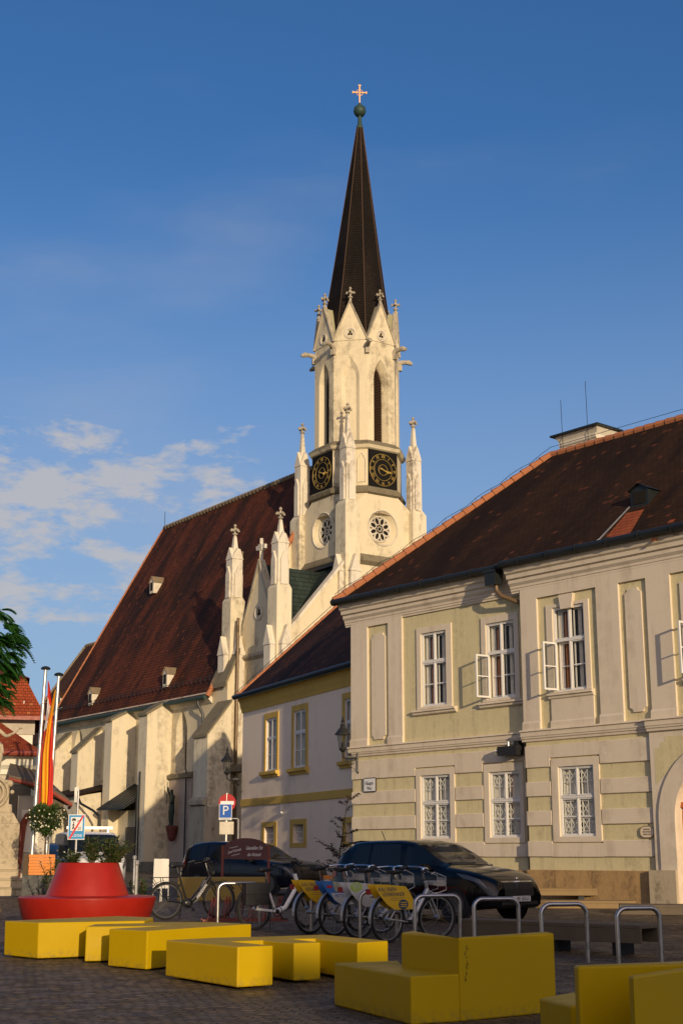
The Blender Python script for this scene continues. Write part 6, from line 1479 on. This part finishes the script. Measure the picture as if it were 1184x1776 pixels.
q=MB(); q.ext([(0,3.45),(-.10,3.48),(-.10,3.62),(-.25,3.75),(-.30,3.92),(-.45,4.0),(-.45,4.05),(0,4.05)],-.1,8.1,'x'); q.ext([(0,3.15),(-.06,3.17),(-.06,3.25),(0,3.28)],0,8.07,'x'); q.build('cornice',M['white_wall'],ph)
for X in (1.2,3.4,5.4): window(ph,X,X+.9,1.0,2.5,y=-.07,depth=.05,curt='none')
q=MB(); q.box(7.45,8.09,-.06,0,0,3.15); q.build('pilaster',M['beige_wall'],ph)
q=MB(); q.box(5.4,6.6,-.55,-.05,2.95,3.0); q.hull([(4.5,-.9,2.9),(7.3,-.9,2.86),(4.5,0,3.25),(7.3,0,3.2),(4.5,-.9,2.94),(7.3,-.9,2.9)]); q.build('awning',M['grey_box'],ph)
lw=empty('annex_house',(-9.38,41.0,.4),LR,'small rendered annex with overhanging tiled eaves and a red downpipe behind the flagpoles','house')
q=MB(); q.box(0,.95,0,3,0,2.75); q.build('wall',M['beige_wall'],lw)
q=MB(); q.box(.12,.62,-.02,.0,1.15,2.35); q.build('blind_panel',M['white_wall'],lw)
q=MB(); q.hull([(-.3,-.35,3.22),(-.3,-.35,3.32),(.7,-.42,2.98),(.7,-.42,3.10),(1.45,-.3,2.52),(1.45,-.3,2.64),(1.5,2.5,2.55),(1.5,2.5,2.68),(-.3,2.5,3.9),(.6,2.5,3.6)]); ar=q.build('roof',M['plank_dark'],lw)
q=MB(); q.tube([(-.3,-.42,3.2),(.7,-.48,2.98),(1.5,-.34,2.50),(1.56,2.6,2.5)],.055,8); q.build('gutter',M['red_pipe'],ar)
q=MB(); q.hull([(.95,-.1,2.35),(.95,2.5,2.35),(.95,-.1,2.72),(.95,2.5,2.72),(1.3,-.15,2.45),(1.3,2.5,2.45),(1.3,-.15,2.52),(1.3,2.5,2.52)]); q.build('soffit',M['plank_dark'],ar)
q=MB(); q.tube([(.72,-.5,2.95),(.70,-.42,2.55),(.62,-.3,2.35),(.28,-.2,2.15),(.18,-.16,1.95),(.15,-.15,1.6),(.02,-.15,-.3)],.10,10); q.build('downpipe',M['red_pipe'],lw)
# stone monument with a cherub, on its steps
st=empty('monument_steps',(-10.6,38.2,.4),LR,'worn stone steps under the monument at the left edge','steps')
for i,(x1,y0,z0,z1) in enumerate(((2.75,0,0,.22),(2.45,.35,.22,.44),(1.95,.7,.44,.68))):
    q=MB(); q.box(-1,x1,y0,4.0,z0,z1-.03); q.box(-1.0,x1+.04,y0-.04,4.0,z1-.03,z1); q.build('step',M['statue'],st,bevel=.01)
mo=empty('monument',(-9.6,40.0,1.08),LR,'weathered stone pedestal with scroll relief at the left edge of the square','monument')
q=MB(); q.box(-1.6,.52,-.4,.6,0,1.25); q.box(-1.62,.56,-.45,.6,0,.16); q.prism([(-1.6,-.36),(.5,-.36),(.5,.6),(-1.6,.6)],1.25,1.55,[(-1.6,-.3),(.32,-.3),(.32,.5),(-1.6,.5)]); q.build('pedestal',M['statue'],mo,bevel=.015)
q=MB()
for k,r in enumerate((.47,.36,.25,.14)): q.tube([(-.35+r*1.05*cos(2*pi*i/26),-.34-.04*k,2.10+r*.95*sin(2*pi*i/26)) for i in range(26)],.045,6,closed=True)
q.box(-1.4,.28,-.3,.5,1.55,1.70); q.box(-1.3,.18,-.28,.4,1.70,2.45); q.ball((.18,-.30,2.35),.10,8); q.ball((.26,-.3,2.12),.06,8)
q.build('scroll_relief',M['statue'],mo)
ck=empty('cherub',(-9.98,40.0,3.95),LR,'stone cherub reaching out to the right on top of the monument','statue')
nd=[(0,0,.55,.17,.15),(0,-.02,.80,.16,.14),(0,0,1.02,.15,.12),(.02,0,1.15,.06),(.05,-.03,1.30,.13),(.06,-.03,1.40,.11),
 (.17,0,1.0,.06),(.38,-.06,.82,.055),(.58,-.10,.92,.038),(.72,-.11,1.02,.03),(-.18,0,1.0,.07),(-.36,-.05,.75,.055),(-.42,-.1,.5,.04),
 (.10,-.05,.45,.12),(.24,-.22,.30,.10),(.20,-.16,-.05,.065),(.24,-.24,-.22,.045),(-.12,-.05,.42,.12),(-.2,-.25,.25,.1),(-.18,-.2,-.1,.06),(-.18,-.3,-.2,.045)]
ed=[(0,1),(1,2),(2,3),(3,4),(4,5),(2,6),(6,7),(7,8),(8,9),(2,10),(10,11),(11,12),(0,13),(13,14),(14,15),(15,16),(0,17),(17,18),(18,19),(19,20)]
cb=skin_body('body',nd,ed,M['statue'],ck)
q=MB()
for i in range(26): a=random.uniform(0,2*pi); b=random.uniform(0,1.3); q.ball((.05+.12*cos(a)*cos(b),-.0+.12*sin(a)*cos(b),1.40+.12*sin(b)),.042,6)
q.build('curly_hair',M['statue'],ck)
q=MB(); q.ball((.09,-.155,1.345),.018,6); q.ball((.0,-.155,1.345),.018,6); q.tube([(.05,-.16,1.34),(.055,-.19,1.30),(.05,-.165,1.285)],.016,6); q.tube([(.02,-.16,1.245),(.09,-.16,1.245)],.012,6); q.build('face',M['statue'],ck)
q=MB()
for i,(a,l) in enumerate(((.5,.10),(.25,.12),(0,.12),(-.25,.10),(1.2,.07))): q.tube([(.72,-.11,1.02),(.72+l*.6*cos(.6+a*.5),-.11-.03*a,1.02+l*.6*sin(.6+a*.5)),(.72+l*cos(.4+a*.5),-.11-.05*a,1.02+l*sin(.4+a*.5)-.01)],[.018,.014,.010],6)
q.build('hand',M['statue'],ck)
q=MB(); q.hull([(x,y,z) for x,y,z in ((-.3,-.2,.62),(.3,-.22,.58),(.34,-.2,.34),(-.32,-.22,.36),(.25,.2,.4),(-.25,.2,.4),(.2,.15,.7),(-.2,.15,.7),(.0,-.3,.45))]); q.build('loincloth',M['statue'],ck,smooth=True)
q=MB(); q.hull([(x,y,z) for x in (-.9,.12) for y in (-.2,.35) for z in (-.45,.28)]+[(.25,-.1,-.3),(-.3,0,.45)]); q.build('rock',M['statue'],ck)
# flagpoles with limp flags
def flagpole(x,y,h,lean,label):
    t=empty('flagpole',(x,y,.4),0,label,'flagpole','flagpoles beside the monument'); t.rotation_euler=(0,lean,0)
    q=MB(); q.tube([(0,0,0),(0,0,h*.6),(0,0,h)],[.060,.055,.042],12); q.build('pole',M['alu'],t,smooth=True)
    q=MB(); q.lathe([(.12,0),(.13,.03),(.09,.07),(.02,.09)],0,0,14,h); q.build('cap',M['gutter'],t)
    q=MB()
    for k in range(5): z=h-.9-k*1.05; q.tube([(.0,-.05,z),(.10,-.08,z+.03),(.17,-.04,z+.06)],.008,5)
    q.build('ring',M['alu'],t); return t
flagpole(-7.97,36.6,5.85,radians(1.3),'left pale metal flagpole carrying the red and white flag'); flagpole(-7.67,36.9,5.72,radians(1.3),'right pale metal flagpole carrying the orange yellow flag')
def flag(name,x,y,ztop,zbot,w0,w1,cols,label,ph=0,lean=.023):
    t=empty(name,(x,y,0),0,label,'flag'); nz_,nx=60,18
    for ci,(u0,u1,v0,v1,m,nm) in enumerate(cols):
        r=MB(); G_=[]
        for i in range(nz_+1):
            v=v0+(v1-v0)*i/nz_; z=ztop+(zbot-ztop)*v; row=[]; wdt=w0+(w1-w0)*min(1,v*1.6)**.8
            for j in range(nx+1):
                u=u0(v)+(u1(v)-u0(v))*j/nx; X=u*wdt; fold=.07*min(1,v*3)*sin(u*11+ph+v*2.5)+.03*sin(u*23+v*5+ph)
                row.append((X+.03*sin(v*7+ph)+lean*(z-3),fold-.10*u,z-.28*u*u*(1-v*.3)+ (.10*sin(u*9) if v>.97 else 0)))
            G_.append(row)
        for a,b in zip(G_,G_[1:]):
            for j in range(nx): r.face([a[j],a[j+1],b[j+1],b[j]])
        r.build(nm,M[m],t,smooth=True)
    return t
one=lambda v:1.0; zer=lambda v:0.0
wl=lambda v: max(0,min(.45,(v-.10)*2.6)) if v<.30 else max(0,.45-(v-.30)*4); wr_=lambda v: min(1,max(0,(v-.12)*5)) if v<.28 else max(wl(v),.95-(v-.28)*3.2)
flag('flag',-7.84,36.55,5.95,2.55,.10,.37,[(zer,one,0,1,'flag_red','red_field'),],'limp red flag with white field hanging from the left pole',0.5)
fw=[o for o in C.objects if o.name=='flag'][0]
r=MB(); G_=[]
for i in range(31):
    v=.14+.30*i/30; z=5.95+(2.55-5.6)*v; wdt=.10+.27*min(1,v*1.6)**.8; row=[]
    a_=.10+.0*i; b_=.10+.75*sin(pi*i/30)
    for j in range(9):
        u=a_+(b_-a_)*j/8; fold=.07*min(1,v*3)*sin(u*11+.5+v*2.5)+.03*sin(u*23+v*5+.5)
        row.append((u*wdt+.03*sin(v*7+.5)+.023*(z-3),fold-.10*u-.012,z-.28*u*u*(1-v*.3)))
    G_.append(row)
for a,b in zip(G_,G_[1:]):
    for j in range(8): r.face([a[j],a[j+1],b[j+1],b[j]])
r.build('white_field',M['flag_white'],fw,smooth=True)
flag('flag',-7.60,36.42,5.70,2.45,-.04,-.16,[(zer,one,0,1,'flag_yellow','yellow_field')],'limp orange yellow flag hanging from the right pole',1.7)
# wooden planter and its standard tree
pb_=empty('wooden_planter',(-7.62,36.2,.98),LR,'bright orange planter box of rough wooden slats','planter')
q=MB()
for i in range(7):
    z=.005+i*.072; j=random.uniform(-.012,.012); q.box(-.30+j,.34+j,-.28,-.24,z,z+.066); q.box(-.30,-.26,-.238,.26,z,z+.066); q.box(.30,.34,-.238,.26,z,z+.066); q.box(-.30,.34,.262,.30,z,z+.066)
q.build('slats',M['orange_wood'],pb_)
q=MB(); q.box(-.44,-.305,-.22,.24,.0,.50); q.build('side_box',M['bark'],pb_)
q=MB(); q.box(-.255,.295,-.235,.255,.38,.42); q.build('soil',M['bark'],pb_)
q=MB(); q.box(-.44,.4,-.3,.3,-.58,-.002); q.build('stand',M['steel_dark'],pb_)
tt=empty('standard_tree',(-7.55,36.2,1.40),0,'small round-headed tree with white blossom growing in the orange planter','tree')
q=MB(); q.tube([(0,0,-.02),(.02,0,.3),(.0,.01,.62)],[.018,.016,.014],6); q.tube([(.06,0,-.02),(.0,.0,.55)],.012,5)
for i in range(9): a=i*.7; q.tube([(0,0,.5),(.15*cos(a),.15*sin(a),.75),(.32*cos(a),.32*sin(a),1.0+.1*sin(i*3))],[.012,.008,.004],5)
q.build('trunk',M['bark'],tt,fix=False)
q=MB(); bl=MB()
for i in range(3600):
    while True:
        p=Vector((random.uniform(-1,1),random.uniform(-1,1),random.uniform(-1,1)))
        if p.length<1: break
    k=.88+.14*sin(p.x*7+1)*sin(p.z*6)+.08*sin(p.y*9); 
    if p.length>k: continue
    P=Vector((p.x*.48,p.y*.46,.96+p.z*.42)); leaf(q,P,(p.x+random.uniform(-.6,.6),p.y+random.uniform(-.6,.6),p.z+random.uniform(-.3,.7)),random.uniform(.055,.10),.045,.1)
    if random.random()<.035: bl.ball(P*1.0+Vector((p.x*.08,p.y*.08,p.z*.05)),.022,5)
for i in range(60): a=random.uniform(0,6.28); r_=random.uniform(.05,.3); leaf(q,(r_*cos(a),r_*sin(a),random.uniform(.35,.6)),(cos(a),sin(a),random.uniform(-.5,.5)),.07,.035)
q.build('crown',M['leaf_mid'],tt,fix=False); bl.build('blossom',M['blossom'],tt)
# copper-leaved young tree in front of the white house
ct=empty('young_tree',(-.10,38.3,.4),0,'sparse dark-leaved young tree in front of the grey white house','tree')
q=MB(); lf=MB(); random.seed(11)
trunk=[(0,0,0),(.02,0,.5),(.05,.0,1.1),(.16,0,1.8),(.28,.0,2.65)]; q.tube(trunk,[.028,.024,.02,.014,.006],6)
for i in range(40):
    u=random.uniform(.15,.98); k=min(3,int(u*4)); f=u*4-k; b=Vector(trunk[k])*(1-f)+Vector(trunk[k+1])*f; a=random.uniform(0,2*pi); L=random.uniform(.35,.75)*(1.15-u*.6); tip=b+Vector((L*cos(a),L*sin(a)*.7,L*random.uniform(.15,.7))); mid=(b+tip)/2+Vector((0,0,-.04)); q.tube([b,mid,tip],[.010,.007,.003],4)
    for j in range(24):
        t_=random.uniform(.25,1.05); P=b+(tip-b)*t_; aa=random.uniform(0,2*pi); leaf(lf,P,(cos(aa),sin(aa),random.uniform(-.2,.5)),random.uniform(.07,.12),.05,.2)
q.build('trunk',M['bark'],ct,fix=False); lf.build('crown',M['leaf_dark'],ct,fix=False)
# feathery tree reaching in from the left
ft=empty('feathery_tree',(-7.2,17.0,.06),0,'dark green tree with feathery leaves reaching in at the left edge','tree')
random.seed(5); q=MB(); lf=MB(); q.tube([(0,0,0),(.05,0,1.2),(.0,.1,2.4),(.1,0,3.3)],[.14,.11,.09,.06],10)
def frond(base,d,L,droop=.5):
    d=Vector(d).normalized(); s=d.cross(Vector((0,0,1))).normalized(); n=13; prev=None
    for i in range(n+1):
        t=i/n; p=base+d*L*t+Vector((0,0,-droop*L*t*t))
        if prev is not None: lf.tube([prev,p],.004,3,cap=False)
        prev=p
        if i>1:
            for sg_ in (-1,1):
                w_=L*.28*sin(pi*min(1,.12+t*.86))+.025; dd=(s*sg_*.9+d*.45+Vector((0,0,-.35))).normalized(); lf.face([p,p+dd*w_*.5+d*.022,p+dd*w_,p+dd*w_*.5-d*.018])
def limb(a,b,r0,r1): m=(a+b)/2+Vector((random.uniform(-.1,.1),random.uniform(-.1,.1),.12)); q.tube([a,m,b],[r0,(r0+r1)/2,r1],6)
limbs=[]
for i in range(16):
    a=random.uniform(0,2*pi) if i>5 else random.uniform(-.5,.5); z0=random.uniform(2.0,3.2); L=random.uniform(1.8,2.9); tip=Vector((L*cos(a),L*.8*sin(a),z0+random.uniform(-.1,1.4))); b=Vector((0,.05,z0)); limb(b,tip,.05,.012); limbs.append((b,tip))
for b,tip in limbs:
    for k in range(22):
        u=random.uniform(.35,1.0); p=b+(tip-b)*u+Vector((0,0,.1)); a=random.uniform(0,2*pi); dd=Vector((cos(a),sin(a),random.uniform(-.2,.7)))+(tip-b).normalized()*.5; frond(p,dd,random.uniform(.38,.6),random.uniform(.3,.8))
# the sprays that show at the picture's edge
for (px,py,k) in ((6,1062,3),(22,1085,7),(30,1100,7),(10,1110,6),(34,1120,4),(22,1135,6),(8,1150,6),(26,1155,4),(12,1175,5),(4,1195,5),(8,1212,4),(-6,1130,6),(-8,1100,6),(-10,1180,6)):
    P=at(px-14,py,17)-Vector((-7.2,17.0,.06))
    for j in range(int(k*2.2)): a=random.uniform(-1.2,1.2); frond(P+Vector((random.uniform(-.05,.05),random.uniform(-.1,.1),random.uniform(-.05,.05))),(cos(a),sin(a)*.9,random.uniform(-.3,.5)),random.uniform(.16,.27),random.uniform(.4,1.0))
q.build('trunk',M['bark'],ft,fix=False); lf.build('crown',M['leaf_acacia'],ft,fix=False)
# ------------------------------------------------------------------ unseen houses added behind the viewer, shaped to cast shade on the square
for (x0,x1,y0,hh,lb,nf) in ((16.4,19.8,-32,9.0,'narrow low house added behind the viewer to shade the near yellow benches',0),(19.85,24.9,-32,15.6,'tall slim house added behind the viewer to shade the cars and notice board',0),(24.95,56,-32,10.0,'long rendered house added behind the viewer to shade the right foreground',4)):
    t=empty('town_house',(x0,y0,0),0,lb,'house'); L=x1-x0
    q=MB(); q.box(0,L,-9,0,0,hh-2.2); q.build('wall',M['beige_wall'],t)
    q=MB(); roofquad(q,[(L,.4,hh-2.3),(-.0,.4,hh-2.3),(0,-4.5,hh+1.7),(L,-4.5,hh+1.7)]); roofquad(q,[(0,-9.4,hh-2.3),(L,-9.4,hh-2.3),(L,-4.5,hh+1.7),(0,-4.5,hh+1.7)])
    q.face([(0,.4,hh-2.3),(0,-9.4,hh-2.3),(0,-4.5,hh+1.7)]); q.face([(L,.4,hh-2.3),(L,-9.4,hh-2.3),(L,-4.5,hh+1.7)]); q.build('roof',M['roof_red'],t)
    for r_ in range(2):
        for i in range(nf+2):
            X=1.2+i*(L-2.4)/(nf+1); q=MB(); q.box(X-.5,X+.5,0,.06,1.2+r_*2.6,2.8+r_*2.6); w_=q.build('window',M['window_white'],t); q=MB(); q.box(X-.42,X+.42,.06,.07,1.28+r_*2.6,2.72+r_*2.6); q.build('pane',M['car_glass'],w_)

# unseen house row added on the left to block sky light over the square
t=empty('town_house',(-15.5,-28,0),pi/2,'long rendered house added out of view on the left to cut sky light','house'); L=52
q=MB(); grid_wall(q,0,L,0,8.2,[(2+i*3.6,3.1+i*3.6,z,z+1.7) for i in range(14) for z in (1.1,4.9)],0,.2); q.face([(0,9,0),(L,9,0),(L,9,8.2),(0,9,8.2)]); q.face([(0,0,0),(0,9,0),(0,9,8.2),(0,0,8.2)]); q.face([(L,0,0),(L,9,0),(L,9,8.2),(L,0,8.2)]); q.build('wall',M['beige_wall'],t)
q=MB(); roofquad(q,[(-.2,-.4,8.1),(L+.2,-.4,8.1),(L+.2,4.5,12.2),(-.2,4.5,12.2)]); roofquad(q,[(L+.2,9.4,8.1),(-.2,9.4,8.1),(-.2,4.5,12.2),(L+.2,4.5,12.2)]); q.face([(0,0,8.2),(0,9,8.2),(0,4.5,12.0)]); q.face([(L,0,8.2),(L,9,8.2),(L,4.5,12.0)]); q.build('roof',M['roof_white'],t)
for i in range(14):
    for z in (1.1,4.9):
        X=2+i*3.6; q=MB(); q.box(X,X+1.1,.12,.16,z,z+1.7); w_=q.build('window',M['window_white'],t)
        q=MB()
        for a,b in ((X+.08,X+.51),(X+.59,X+1.02)):
            for c,d in ((z+.08,z+1.0),(z+1.08,z+1.62)): q.box(a,b,.10,.119,c,d)
        q.build('pane',M['car_glass'],w_,fix=False)
